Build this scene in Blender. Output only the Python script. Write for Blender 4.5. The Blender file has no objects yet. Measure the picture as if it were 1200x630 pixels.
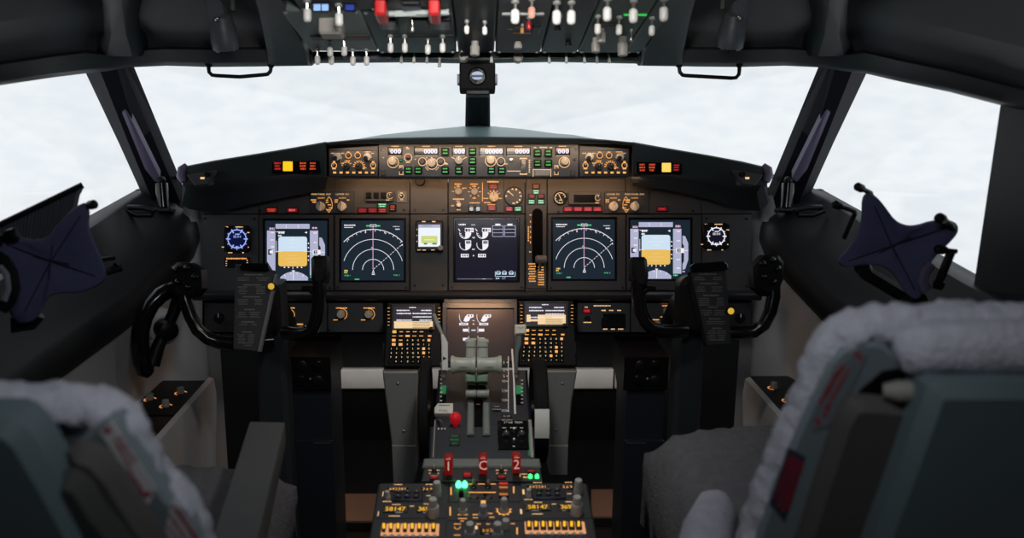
import bpy, bmesh, math, random
from mathutils import Vector, Matrix, noise
random.seed(7)
SC = bpy.context.scene
COL = SC.collection
PI = math.pi
# ------------------------------------------------------------------ camera model
F, CX, CY = 1000.0, 562.0, 315.0
PITCH = math.radians(12)
CAM = Vector((0, 0, 1.25))
X = Vector((1, 0, 0)); UP = Vector((0, math.sin(PITCH), math.cos(PITCH))); FW = Vector((0, math.cos(PITCH), -math.sin(PITCH)))

def ray(px, py): return X * ((px - CX) / F) + UP * ((CY - py) / F) + FW
def at(px, py, d): return CAM + ray(px, py) * d
def on_z(px, py, z):
    r = ray(px, py); return CAM + r * ((z - CAM.z) / r.z)

class Fr:
    """a flat mounting surface in the place: origin, x right, y up, z out of the surface"""
    def __init__(s, o, x, y):
        s.o = Vector(o); s.x = Vector(x).normalized(); y = Vector(y); s.z = s.x.cross(y).normalized(); s.y = s.z.cross(s.x)
    def hit(s, px, py):
        r = ray(px, py); t = (s.o - CAM).dot(s.z) / r.dot(s.z); d = CAM + r * t - s.o
        return d.dot(s.x), d.dot(s.y)
    def sc(s, px, py):
        r = ray(px, py); return (s.o - CAM).dot(s.z) / r.dot(s.z) / F
    def mat(s, u=0, v=0, w=0):
        p = s.o + s.x * u + s.y * v + s.z * w
        m = Matrix.Identity(4)
        for i in range(3): m[i][0], m[i][1], m[i][2], m[i][3] = s.x[i], s.y[i], s.z[i], p[i]
        return m

# ------------------------------------------------------------------ materials
def lin(c):
    c /= 255.0
    return c / 12.92 if c <= .04045 else ((c + .055) / 1.055) ** 2.4
def S(r, g, b): return (lin(r), lin(g), lin(b), 1)

MATS = {}
def mat(name, col, rough=.5, metal=0, var=.12, scale=40, bump=0, bscale=200, spec=.5, coat=0):
    if name in MATS: return MATS[name]
    m = bpy.data.materials.new(name); m.use_nodes = True; nt = m.node_tree; b = nt.nodes['Principled BSDF']
    b.inputs['Roughness'].default_value = rough; b.inputs['Metallic'].default_value = metal
    b.inputs['Specular IOR Level'].default_value = spec
    if coat: b.inputs['Coat Weight'].default_value = coat
    tc = nt.nodes.new('ShaderNodeTexCoord'); nz = nt.nodes.new('ShaderNodeTexNoise'); nz.inputs['Scale'].default_value = scale
    nz.inputs['Detail'].default_value = 3
    nt.links.new(tc.outputs['Object'], nz.inputs['Vector'])
    r = nt.nodes.new('ShaderNodeMixRGB'); r.blend_type = 'MIX'
    c = col if len(col) == 4 else (*col, 1)
    r.inputs[1].default_value = tuple(min(1, k * (1 - var)) for k in c[:3]) + (1,); r.inputs[2].default_value = tuple(min(1, k * (1 + var)) for k in c[:3]) + (1,)
    nt.links.new(nz.outputs['Fac'], r.inputs[0]); nt.links.new(r.outputs[0], b.inputs['Base Color'])
    if bump:
        n2 = nt.nodes.new('ShaderNodeTexNoise'); n2.inputs['Scale'].default_value = bscale; n2.inputs['Detail'].default_value = 4
        nt.links.new(tc.outputs['Object'], n2.inputs['Vector'])
        bp = nt.nodes.new('ShaderNodeBump'); bp.inputs['Strength'].default_value = bump; bp.inputs['Distance'].default_value = .004
        nt.links.new(n2.outputs['Fac'], bp.inputs['Height']); nt.links.new(bp.outputs[0], b.inputs['Normal'])
    MATS[name] = m; return m

def emi(name, col, k=1.0, rough=.3, base=(.01, .01, .012)):
    if name in MATS: return MATS[name]
    m = bpy.data.materials.new(name); m.use_nodes = True; b = m.node_tree.nodes['Principled BSDF']
    b.inputs['Base Color'].default_value = (*base, 1); b.inputs['Roughness'].default_value = rough; b.inputs['Specular IOR Level'].default_value = .2
    b.inputs['Emission Color'].default_value = col if len(col) == 4 else (*col, 1); b.inputs['Emission Strength'].default_value = k
    MATS[name] = m; return m

PANEL = mat('panel grey', (.055, .056, .06), .55, var=.08, bump=.05)
PANELD = mat('panel dark grey', (.035, .037, .042), .55, var=.08, bump=.05)
BEZEL = mat('bezel grey', (.038, .038, .042), .5, var=.05)
BLACK = mat('black plastic', (.006, .006, .007), .42, var=.1, spec=.25)
GLOSSB = mat('gloss black', (.006, .006, .007), .16, var=.1)
MATTB = mat('matt black', (.006, .006, .0065), .8, var=.1, spec=.2)
SCREW = mat('screw steel', (.03, .03, .033), .35, .7)
KNOB = mat('knob grey', (.34, .32, .29), .5, var=.05)
KNOBC = mat('knob cream', (.55, .46, .34), .45, var=.05)
KNOBD = mat('knob dark', (.025, .025, .027), .4)
WHITEP = mat('white toggle plastic', (.78, .76, .72), .4, var=.04)
STEEL = mat('bright steel', (.55, .52, .48), .3, .9)
METALG = mat('grey metal', (.24, .245, .24), .5, .2, var=.08)
GREENG = mat('grey green paint', (.12, .15, .14), .5, var=.1)
DGREEN = mat('dark green paint', (.022, .04, .034), .5, var=.1)
SHELL = mat('shell dark plastic', (.03, .033, .037), .55, var=.15, scale=8, bump=.08)
SHELLG = mat('shell lining grey', (.11, .112, .118), .6, var=.15, scale=8, bump=.08)
LEDGE = mat('ledge dark', (.009, .0115, .014), .55, var=.2, scale=10, bump=.06)
POST = mat('post dark', (.009, .009, .014), .7, var=.1, spec=.15)
VIOLET = mat('post violet edge', (.20, .165, .27), .45, var=.1)
BEIGE = mat('sidewall beige', (.50, .49, .485), .6, var=.06, scale=6, bump=.03)
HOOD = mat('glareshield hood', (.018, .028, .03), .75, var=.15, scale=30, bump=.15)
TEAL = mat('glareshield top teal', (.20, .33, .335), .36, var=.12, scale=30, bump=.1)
COLUMN = mat('column blue grey', (.022, .03, .036), .5, var=.1)
CREAM = mat('cream plastic', (.78, .74, .62), .45, var=.05)
LEVER = mat('lever grey green', (.36, .38, .32), .42, var=.06)
WHITEM = mat('white paint', (.72, .72, .70), .5, var=.04)
REDP = mat('red paint', (.33, .016, .014), .4, var=.08)
REDB = mat('bright red plastic', (.45, .015, .015), .35, var=.08)
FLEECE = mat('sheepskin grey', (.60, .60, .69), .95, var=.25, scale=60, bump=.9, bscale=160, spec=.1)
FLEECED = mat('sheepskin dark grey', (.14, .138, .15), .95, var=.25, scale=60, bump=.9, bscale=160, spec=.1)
SEATT = mat('seat shell teal grey', (.14, .19, .21), .5, var=.08, scale=10)
SEATR = mat('seat rim grey', (.22, .27, .30), .6, var=.1, scale=12)
SEATB = mat('seat padding taupe', (.10, .092, .088), .7, var=.15, scale=14, bump=.1)
LABELW = mat('label white', (.85, .82, .85), .6, var=.05)
LABELR = mat('label red', (.50, .03, .05), .6, var=.1)
BLUEF = mat('dark blue fabric', (.06, .063, .145), .75, var=.2, scale=25, bump=.2)
PLEAT = mat('pleated shade grey', (.22, .23, .26), .7, var=.1)
_nt = PLEAT.node_tree; _t = _nt.nodes.new('ShaderNodeBsdfTranslucent'); _t.inputs[0].default_value = (.3, .31, .34, 1); _m = _nt.nodes.new('ShaderNodeMixShader'); _m.inputs[0].default_value = .35
_nt.links.new(_nt.nodes['Principled BSDF'].outputs[0], _m.inputs[1]); _nt.links.new(_t.outputs[0], _m.inputs[2]); _nt.links.new(_m.outputs[0], _nt.nodes['Material Output'].inputs[0])
COPPER = mat('brown metal plate', (.22, .13, .085), .42, .5, var=.12, scale=12)
PALE = mat('pale grey panel', (.55, .54, .52), .55, var=.12, scale=9)
PAPER = mat('checklist grey', (.055, .055, .058), .55, var=.06)
PAPERD = mat('checklist dark', (.018, .018, .02), .5, var=.06)
INK = mat('print grey', (.28, .28, .28), .6, var=.05)
INKD = mat('print dim grey', (.17, .17, .175), .6, var=.05)
INKW = mat('print white', (.7, .7, .68), .6, var=.03)
INKB = mat('print black', (.01, .01, .01), .6, var=.03)
GREENP = mat('green indicator paint', (.03, .36, .13), .5, var=.08)
FLOORM = mat('floor dark', (.005, .005, .0055), .85, var=.2, bump=.2, spec=.15)
WALLD = mat('wall dark', (.02, .02, .022), .8, var=.2)
AMBER = emi('legend amber lit', S(255, 178, 100), 1.0)
AMBERD = emi('legend amber dim', S(200, 120, 60), .8)
CREAML = emi('legend cream lit', S(255, 205, 150), 1.0)
WHITEL = emi('legend white lit', S(245, 240, 255), 1.05)
YELLOW = emi('caution yellow lit', S(255, 196, 30), 1.15)
YELLOWP = emi('caution pale yellow lit', S(255, 205, 95), 1.15)
ORANGE = emi('lamp orange lit', S(255, 165, 40), 1.0)
REDL = emi('red legend lit', S(200, 42, 40), .9)
REDA = emi('red annunciator lit', S(120, 16, 26), .9)
REDX = emi('orange red legend lit', S(225, 80, 45), .9)
PINKL = emi('pale red legend lit', S(225, 105, 105), .9)
GREENL = emi('green legend lit', S(50, 175, 60), 1.0)
GREENA = emi('green annunciator lit', S(40, 165, 90), 1.0)
GREENB = emi('pale green legend lit', S(200, 255, 215), 1.0)
GREENX = emi('green lamp lit', (.03, 1, .14), 4.0)
GREENW = emi('green lamp core lit', S(150, 255, 205), 2.5)
BLUEL = emi('blue lamp lit', S(30, 60, 170), .8)
SKYL = emi('pale blue lamp lit', S(160, 200, 255), 1.0)
BTN = mat('button black', (.005, .006, .005), .6, spec=.15)
SCR = emi('screen navy', S(24, 37, 48), 1.0, rough=.22)
SCRE = emi('screen dark navy', S(16, 17, 34), 1.0, rough=.22)
SCRP = emi('screen plum', S(40, 34, 44), .9, rough=.28, base=(.02, .02, .022))
SCRB = emi('screen deep blue', S(10, 16, 56), 1.0, rough=.22)
SCRW = emi('screen pale', S(232, 238, 246), 1.05)
SYMW = emi('symbol white', S(235, 232, 240), 1.05)
SYML = emi('symbol lavender', S(176, 178, 205), 1.0)
SYMP = emi('symbol pink', S(220, 170, 205), 1.0)
SYMM = emi('symbol magenta', S(170, 80, 170), 1.0)
SYMB = emi('symbol pale blue', S(205, 225, 242), 1.0)
SYMY = emi('symbol ochre', S(234, 188, 92), 1.0)
SYMG = emi('symbol green', S(90, 225, 140), 1.0)
SYMA = emi('symbol amber', S(240, 200, 110), 1.0)
SYMK = emi('symbol black', S(14, 16, 26), 1.0)
SYMC = emi('symbol ice blue', S(160, 180, 255), 1.0)
SYMT = emi('symbol tan', S(250, 215, 165), .95)
EYE = mat('black hole', (.003, .003, .003), .9, spec=.1)

# ------------------------------------------------------------------ glyphs
GL = {}
def _glyphs():
    cu = bpy.data.curves.new('g', 'FONT'); cu.resolution_u = 2; o = bpy.data.objects.new('g', cu); COL.objects.link(o)
    for ch in 'ABCDEFGHIJKLMNOPQRSTUVWXYZ0123456789.-/+s:':
        cu.body = ch; cu.size = 1.0
        dg = bpy.context.evaluated_depsgraph_get(); dg.update()
        me = bpy.data.meshes.new_from_object(o.evaluated_get(dg))
        vs = [(v.co.x, v.co.y) for v in me.vertices]; fs = [tuple(p.vertices) for p in me.polygons]
        x0 = min(v[0] for v in vs); x1 = max(v[0] for v in vs)
        GL[ch] = ([(v[0] - x0, v[1]) for v in vs], fs, x1 - x0)
        bpy.data.meshes.remove(me)
    bpy.data.objects.remove(o); bpy.data.curves.remove(cu)
_glyphs()

# ------------------------------------------------------------------ mesh builder
class MB:
    def __init__(s, M=None): s.v = []; s.f = []; s.mi = []; s.M = M or Matrix.Identity(4); s.cur = 0
    def add(s, vs, fs):
        n = len(s.v); M = s.M
        s.v += [M @ Vector(p) for p in vs]; s.f += [tuple(i + n for i in f) for f in fs]; s.mi += [s.cur] * len(fs)
    def box(s, x0, y0, z0, x1, y1, z1):
        s.add([(x0, y0, z0), (x1, y0, z0), (x1, y1, z0), (x0, y1, z0), (x0, y0, z1), (x1, y0, z1), (x1, y1, z1), (x0, y1, z1)],
              [(0, 3, 2, 1), (4, 5, 6, 7), (0, 1, 5, 4), (1, 2, 6, 5), (2, 3, 7, 6), (3, 0, 4, 7)])
    def hexa(s, pts):
        s.add(pts, [(0, 3, 2, 1), (4, 5, 6, 7), (0, 1, 5, 4), (1, 2, 6, 5), (2, 3, 7, 6), (3, 0, 4, 7)])
    def rings(s, rings, cap0=True, cap1=True, close=True):
        n = len(rings[0]); vs = [p for r in rings for p in r]; fs = []
        for k in range(len(rings) - 1):
            for i in range(n if close else n - 1):
                j = (i + 1) % n
                fs.append((k * n + i, k * n + j, (k + 1) * n + j, (k + 1) * n + i))
        if cap0: fs.append(tuple(range(n - 1, -1, -1)))
        if cap1: fs.append(tuple((len(rings) - 1) * n + i for i in range(n)))
        s.add(vs, fs)
    def prism(s, poly, z0, z1, c=0):
        """flat outline standing z0..z1 out of its surface, front edge chamfered by c"""
        if c <= 0: s.rings([[(x, y, z0) for x, y in poly], [(x, y, z1) for x, y in poly]]); return
        ins = inset(poly, c)
        s.rings([[(x, y, z0) for x, y in poly], [(x, y, z1 - c) for x, y in poly], [(x, y, z1) for x, y in ins]])
    def plate(s, x0, y0, x1, y1, z0, z1, c=.001, r=None):
        if x1 < x0: x0, x1 = x1, x0
        if y1 < y0: y0, y1 = y1, y0
        r = c if r is None else r
        r = min(r, (x1 - x0) * .45, (y1 - y0) * .45); c = min(c, (x1 - x0) * .3, (y1 - y0) * .3, (z1 - z0) * .9)
        n = 1 if r < .003 else 4
        poly = []
        for cx, cy, a0 in ((x1 - r, y0 + r, -PI / 2), (x1 - r, y1 - r, 0), (x0 + r, y1 - r, PI / 2), (x0 + r, y0 + r, PI)):
            for k in range(n + 1):
                a = a0 + PI / 2 * k / n; poly.append((cx + r * math.cos(a), cy + r * math.sin(a)))
        s.prism(poly, z0, z1, c)
    def lathe(s, prof, cx=0, cy=0, cz=0, n=24):
        rs = [[(cx + r * math.cos(2 * PI * i / n), cy + r * math.sin(2 * PI * i / n), cz + z) for i in range(n)] for r, z in prof]
        s.rings(rs)
    def fluted(s, cx, cy, r, z0, z1, n=14, depth=.1):
        def ring(k, z): return [(cx + r * k * (1 - depth * (i % 2)) * math.cos(PI * i / n), cy + r * k * (1 - depth * (i % 2)) * math.sin(PI * i / n), z) for i in range(2 * n)]
        s.rings([ring(1, z0), ring(.97, z1 - .12 * (z1 - z0)), ring(.86, z1)])
    def tube(s, pts, r, n=10, closed=False, flat=1.0):
        pts = [Vector(p) for p in pts]; N = len(pts); rr = r if isinstance(r, (list, tuple)) else [r] * N
        T = []
        for i in range(N):
            a = pts[(i - 1) % N] if closed else pts[max(i - 1, 0)]; b = pts[(i + 1) % N] if closed else pts[min(i + 1, N - 1)]
            T.append((b - a).normalized())
        h = Vector((0, 0, 1)) if abs(T[0].z) < .9 else Vector((1, 0, 0))
        nn = (h - T[0] * h.dot(T[0])).normalized(); rings = []
        for i in range(N):
            nn = (nn - T[i] * nn.dot(T[i])).normalized(); bb = T[i].cross(nn)
            rings.append([tuple(pts[i] + (nn * math.cos(2 * PI * k / n) * flat + bb * math.sin(2 * PI * k / n)) * rr[i]) for k in range(n)])
        if closed: s.rings(rings + [rings[0]], False, False)
        else: s.rings(rings)
    def ball(s, c, rx, ry=None, rz=None, n=14, m=9):
        ry = ry or rx; rz = rz or rx
        rs = [[(c[0] + rx * math.sin(PI * (k + .02) / (m + .04)) * math.cos(2 * PI * i / n), c[1] + ry * math.sin(PI * (k + .02) / (m + .04)) * math.sin(2 * PI * i / n), c[2] - rz * math.cos(PI * (k + .02) / (m + .04))) for i in range(n)] for k in range(m + 1)]
        s.rings(rs)
    # flat marks
    def quad(s, a, b, c, d, z=0): s.add([(p[0], p[1], z) for p in (a, b, c, d)], [(0, 1, 2, 3)])
    def rect(s, x0, y0, x1, y1, z=0):
        if x1 < x0: x0, x1 = x1, x0
        if y1 < y0: y0, y1 = y1, y0
        s.quad((x0, y0), (x1, y0), (x1, y1), (x0, y1), z)
    def seg(s, a, b, w, z=0):
        d = Vector((b[0] - a[0], b[1] - a[1])); l = d.length
        if l < 1e-9: return
        n = Vector((-d.y, d.x)) / l * w / 2
        s.quad((a[0] - n.x, a[1] - n.y), (b[0] - n.x, b[1] - n.y), (b[0] + n.x, b[1] + n.y), (a[0] + n.x, a[1] + n.y), z)
    def arc(s, c, r, a0, a1, w, z=0, n=28):
        for k in range(n):
            t0, t1 = a0 + (a1 - a0) * k / n, a0 + (a1 - a0) * (k + 1) / n
            i, o = r - w / 2, r + w / 2
            s.quad((c[0] + i * math.cos(t0), c[1] + i * math.sin(t0)), (c[0] + o * math.cos(t0), c[1] + o * math.sin(t0)), (c[0] + o * math.cos(t1), c[1] + o * math.sin(t1)), (c[0] + i * math.cos(t1), c[1] + i * math.sin(t1)), z)
    def poly(s, pts, z=0): s.add([(x, y, z) for x, y in pts], [tuple(range(len(pts)))])
    def text(s, body, cx, cy, h, z=0, align='c', bold=.0):
        k = h / .69; gap = .11; w = sum((GL[c][2] if c in GL else .3) + gap for c in body) - gap
        x = cx - (w * k / 2 if align == 'c' else 0)
        for c in body:
            if c in GL:
                vs, fs, gw = GL[c]
                s.add([(x + vx * k, cy - h / 2 + vy * k, z) for vx, vy in vs], fs); x += (gw + gap) * k
            else: x += (.3 + gap) * k
    def dash(s, cx, cy, w, h, z=0):
        """a line of print too small to read: short strokes"""
        x = cx - w / 2; e = cx + w / 2
        while x < e - h * .2:
            l = min(h * random.uniform(.45, 1.1), e - x); hh = h * random.uniform(.7, 1.0)
            s.rect(x, cy - hh / 2, x + l, cy + hh / 2, z); x += l + h * .22

def inset(poly, c):
    n = len(poly); out = []
    A = sum(poly[i][0] * poly[(i + 1) % n][1] - poly[(i + 1) % n][0] * poly[i][1] for i in range(n))
    sg = 1 if A > 0 else -1
    for i in range(n):
        a, p, b = Vector(poly[i - 1]), Vector(poly[i]), Vector(poly[(i + 1) % n])
        d1 = (p - a); d2 = (b - p)
        if d1.length < 1e-9 or d2.length < 1e-9: out.append(tuple(p)); continue
        d1.normalize(); d2.normalize()
        n1 = Vector((-d1.y, d1.x)) * sg; n2 = Vector((-d2.y, d2.x)) * sg
        m = n1 + n2
        if m.length < 1e-6: out.append(tuple(p)); continue
        m.normalize(); k = c / max(.35, m.dot(n1))
        out.append((p.x + m.x * k, p.y + m.y * k))
    return out

# ------------------------------------------------------------------ objects
MW = {}
def tag(o, label=None, cat=None, group=None, kind=None):
    if label: o['label'] = label
    if cat: o['category'] = cat
    if group: o['group'] = group
    if kind: o['kind'] = kind
    return o
def mesh_of(name, mb, mats, inv=None, smooth=35, recalc=True):
    me = bpy.data.meshes.new(name)
    vs = [inv @ v for v in mb.v] if inv else mb.v
    me.from_pydata([tuple(v) for v in vs], [], mb.f)
    for m in (mats if isinstance(mats, (list, tuple)) else [mats]): me.materials.append(m)
    if any(mb.mi): me.polygons.foreach_set('material_index', mb.mi)
    if recalc:
        bm = bmesh.new(); bm.from_mesh(me); bmesh.ops.recalc_face_normals(bm, faces=bm.faces); bm.to_mesh(me); bm.free()
    if smooth:
        me.polygons.foreach_set('use_smooth', [True] * len(me.polygons)); me.set_sharp_from_angle(angle=math.radians(smooth))
    me.update(); return me

class T:
    """a thing: an Empty on its surface that parents its parts; p() turns a point of the photo into a point of that surface"""
    def __init__(s, name, label, cat, fr, px=None, py=None, group=None, kind=None):
        s.fr = fr
        s.u, s.v = fr.hit(px, py) if px is not None else (0, 0)
        s.M = fr.mat(s.u, s.v); s.inv = s.M.inverted()
        o = s.o = bpy.data.objects.new(name, None); COL.objects.link(o); o.empty_display_size = .02
        o.matrix_world = s.M; MW[o] = s.M; tag(o, label, cat, group, kind)
        s.k = fr.sc(px, py) if px is not None else 1
    def p(s, px, py):
        a, b = s.fr.hit(px, py); return a - s.u, b - s.v
    def mb(s): return MB(s.M)
    def part(s, name, mb, m, parent=None, label=None, smooth=35, recalc=True):
        me = mesh_of(name, mb, m, s.inv, smooth, recalc); o = bpy.data.objects.new(name, me); COL.objects.link(o)
        o.parent = parent or s.o
        if label: o['label'] = label
        return o
    # ----- common fittings, all given in photo pixels on the thing's surface
    def plate(s, name, x0, y0, x1, y1, z0, z1, m, c=.0012, r=None, parent=None, label=None):
        b = s.mb(); a = s.p(x0, y1); e = s.p(x1, y0); b.plate(a[0], a[1], e[0], e[1], z0, z1, c, r); return s.part(name, b, m, parent, label)
    def polyplate(s, name, pts, z0, z1, m, c=.001, parent=None, label=None, smooth=35):
        b = s.mb(); b.prism([s.p(*q) for q in pts], z0, z1, c); return s.part(name, b, m, parent, label, smooth)
    def knob(s, px, py, r, h, m=KNOB, z=0, skirt=0, pointer=True, name='knob', parent=None, pm=INKW, ang=90, label=None, n=14):
        k = s.fr.sc(px, py); x, y = s.p(px, py); R = r * k; b = s.mb()
        if skirt: b.lathe([(skirt * k, z), (skirt * k, z + h * .22), (skirt * k * .9, z + h * .28)], x, y, 0, 22)
        b.fluted(x, y, R, z + (h * .2 if skirt else 0), z + h, n, .09)
        o = s.part(name, b, m, parent, label)
        if pointer:
            q = s.mb(); a = math.radians(ang)
            q.seg((x + R * .1 * math.cos(a), y + R * .1 * math.sin(a)), (x + R * .85 * math.cos(a), y + R * .85 * math.sin(a)), R * .2, z + h + .0003)
            s.part('pointer', q, pm, o, recalc=False)
        return o
    def bars(s, px, py, r, h, m=KNOB, z=0, w=.55, name='knob', parent=None, label=None):
        """round rotary with a finger bar across it"""
        k = s.fr.sc(px, py); x, y = s.p(px, py); R = r * k; b = s.mb()
        b.lathe([(R, z), (R, z + h * .45), (R * .85, z + h * .55)], x, y, 0, 24)
        b.plate(x - R * w * .5, y - R * 1.05, x + R * w * .5, y + R * 1.05, z + h * .4, z + h, .0012)
        o = s.part(name, b, m, parent, label)
        q = s.mb(); q.seg((x, y + R * .2), (x, y + R * .95), R * .14, z + h + .0003); s.part('pointer', q, INKB, o, recalc=False)
        return o
    def toggle(s, px, py, ln=.02, r=.003, m=STEEL, tip=None, tilt=(0, 0), name='toggle_switch', parent=None, z=0, label=None):
        x, y = s.p(px, py); b = s.mb(); b.lathe([(r * 2.0, z), (r * 2.0, z + .003), (r * 1.3, z + .004), (r * 1.3, z + .006)], x, y, 0, 10)
        o = s.part(name, b, SCREW if m is not BLACK else BLACK, parent, label)
        e = Vector((x + tilt[0] * ln, y + tilt[1] * ln, z + ln)); a = Vector((x, y, z + .004)); q = s.mb()
        q.tube([a, a.lerp(e, .5), a.lerp(e, .9), e], [r * .62, r * .8, r, r * .55], 8); s.part('lever', q, tip or m, o)
        return o
    def ringmark(s, mb, px, py, r, w, a0=0, a1=360, z=.0012):
        k = s.fr.sc(px, py); mb.arc(s.p(px, py), r * k, math.radians(a0), math.radians(a1), w * k, z)
    def ticks(s, mb, px, py, r0, r1, angs, w, z=.0012):
        k = s.fr.sc(px, py); x, y = s.p(px, py)
        for a in angs:
            a = math.radians(a); mb.seg((x + r0 * k * math.cos(a), y + r0 * k * math.sin(a)), (x + r1 * k * math.cos(a), y + r1 * k * math.sin(a)), w * k, z)
    def dash(s, mb, px, py, w, h, z=.0012):
        k = s.fr.sc(px, py); x, y = s.p(px, py); mb.dash(x, y, w * k, h * k, z)
    def text(s, mb, body, px, py, h, z=.0012):
        k = s.fr.sc(px, py); x, y = s.p(px, py); mb.text(body, x, y, h * k, z)
    def rect(s, mb, x0, y0, x1, y1, z=.0012):
        mb.poly([s.p(x0, y1), s.p(x1, y1), s.p(x1, y0), s.p(x0, y0)], z)
    def light(s, px, py, w, h, mlit, legend=None, rows=2, name='annunciator', parent=None, d=.004, label=None, frame=BLACK, words=None):
        o = s.plate(name, px - w / 2 - .8, py - h / 2 - .8, px + w / 2 + .8, py + h / 2 + .8, 0, d, frame, .0008, parent=parent, label=label)
        if mlit is not None: s.plate('lens', px - w / 2, py - h / 2, px + w / 2, py + h / 2, d * .5, d + .0008, mlit, .0004, parent=o)
        if legend is not None:
            b = s.mb()
            for i in range(rows):
                yy = py + (i - (rows - 1) / 2) * h / rows
                if words and i < len(words): s.text(b, words[i], px, yy, h / rows * .7, d + .0013)
                else: s.dash(b, px, yy, w * random.uniform(.55, .8), h / rows * .6, d + .0013)
            s.part('legend', b, legend, o, recalc=False)
        return o

def struct(name, mb, m, smooth=35, recalc=True):
    o = bpy.data.objects.new(name, mesh_of(name, mb, m, None, smooth, recalc)); COL.objects.link(o); o['kind'] = 'structure'; return o

def copy_thing(src, M, label):
    """copy a thing with its parts and their sub-parts"""
    c = src.copy(); COL.objects.link(c); c.matrix_world = M; c['label'] = label
    def kids(a, b):
        for ch in list(a.children):
            d = ch.copy(); COL.objects.link(d); d.parent = b; kids(ch, d)
    kids(src, c); return c
# ================================================================== camera, sky, lamps
cam = bpy.data.cameras.new('camera'); camo = bpy.data.objects.new('camera', cam); COL.objects.link(camo)
cm = Matrix.Identity(4)
for i in range(3): cm[i][0], cm[i][1], cm[i][2], cm[i][3] = X[i], UP[i], -FW[i], CAM[i]
camo.matrix_world = cm; cam.sensor_width = 36; cam.lens = 36 * F / 1200; cam.shift_x = (600 - CX) / 1200
cam.clip_start = .02; cam.clip_end = 50
cam.dof.use_dof = True; cam.dof.focus_distance = 2.18; cam.dof.aperture_fstop = 2.4
SC.camera = camo
SC.view_settings.view_transform = 'Standard'; SC.view_settings.look = 'None'; SC.view_settings.gamma = 1; SC.view_settings.exposure = 0
SC.view_settings.use_curve_mapping = False
try:
    SC.cycles.use_denoising = True; SC.cycles.denoiser = 'OPENIMAGEDENOISE'; SC.cycles.max_bounces = 6; SC.cycles.transparent_max_bounces = 12
    SC.cycles.caustics_reflective = False; SC.cycles.caustics_refractive = False
except Exception: pass
w = bpy.data.worlds.new('overcast'); SC.world = w; w.use_nodes = True; nt = w.node_tree; bg = nt.nodes['Background']
tc = nt.nodes.new('ShaderNodeTexCoord'); mp = nt.nodes.new('ShaderNodeMapping'); mp.inputs['Scale'].default_value = (3, 3, 9)
nz = nt.nodes.new('ShaderNodeTexNoise'); nz.inputs['Scale'].default_value = 9; nz.inputs['Detail'].default_value = 6; nz.inputs['Roughness'].default_value = .62
cr = nt.nodes.new('ShaderNodeValToRGB'); cr.color_ramp.elements[0].position = .36; cr.color_ramp.elements[0].color = S(236, 240, 246)
cr.color_ramp.elements[1].position = .64; cr.color_ramp.elements[1].color = S(247, 248, 251)
nt.links.new(tc.outputs['Generated'], mp.inputs[0]); nt.links.new(mp.outputs[0], nz.inputs['Vector']); nt.links.new(nz.outputs['Fac'], cr.inputs[0]); nt.links.new(cr.outputs[0], bg.inputs[0])
bg.inputs[1].default_value = 1.04

def area(name, loc, aim, sx, sy, watts, col, spread=PI):
    l = bpy.data.lights.new(name, 'AREA'); l.shape = 'RECTANGLE'; l.size = sx; l.size_y = sy; l.energy = watts; l.color = col[:3]; l.spread = spread
    o = bpy.data.objects.new(name, l); COL.objects.link(o); o.location = loc
    d = (Vector(aim) - Vector(loc)).normalized(); o.rotation_euler = d.to_track_quat('-Z', 'Y').to_euler(); return o
WARM = (1.0, .56, .28)
area('flood lamp over autopilot panel', at(561, 170, 2.062), at(561, 200, 2.115), .68, .012, .42, (1, .68, .43))
area('flood lamp under glareshield', at(575, 210, 2.17), at(575, 236, 2.28), .76, .02, .6, WARM)
area('lower display warm fill', at(560, 352, 2.08), at(560, 385, 2.125), .14, .012, .22, WARM)  # added light without a fixture, gives the lower display its warm glow
area('foot well fill', (-.34, 2.80, .29), (-.34, 2.88, .25), .55, .02, .12, (1, .95, .9))  # unseen pair added to brighten the pale band on the bulkhead
area('foot well fill.001', (.34, 2.80, .29), (.34, 2.88, .25), .55, .02, .12, (1, .95, .9))
area('floor lamp', (-.38, 2.28, .30), (-.40, 2.36, 0), .12, .06, .22, (1, .55, .3))
area('floor lamp.001', (.40, 2.28, .30), (.42, 2.36, 0), .12, .06, .22, (1, .55, .3))

area('cockpit dome lamp', (0, .45, 1.56), (0, 1.9, 1.2), .5, .2, 2.8, (.93, .97, 1.0))
area('overhead switch fill', (0, .72, 1.44), (0, 1.85, 1.56), .22, .05, 1.9, (1, .97, .93), .95)  # added light without a fixture, lifts the hanging overhead switches
area('pedestal flood lamp', (.02, 1.40, 1.34), (0, 1.75, .5), .08, .05, .8, (1, .95, .9), 1.7)
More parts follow.
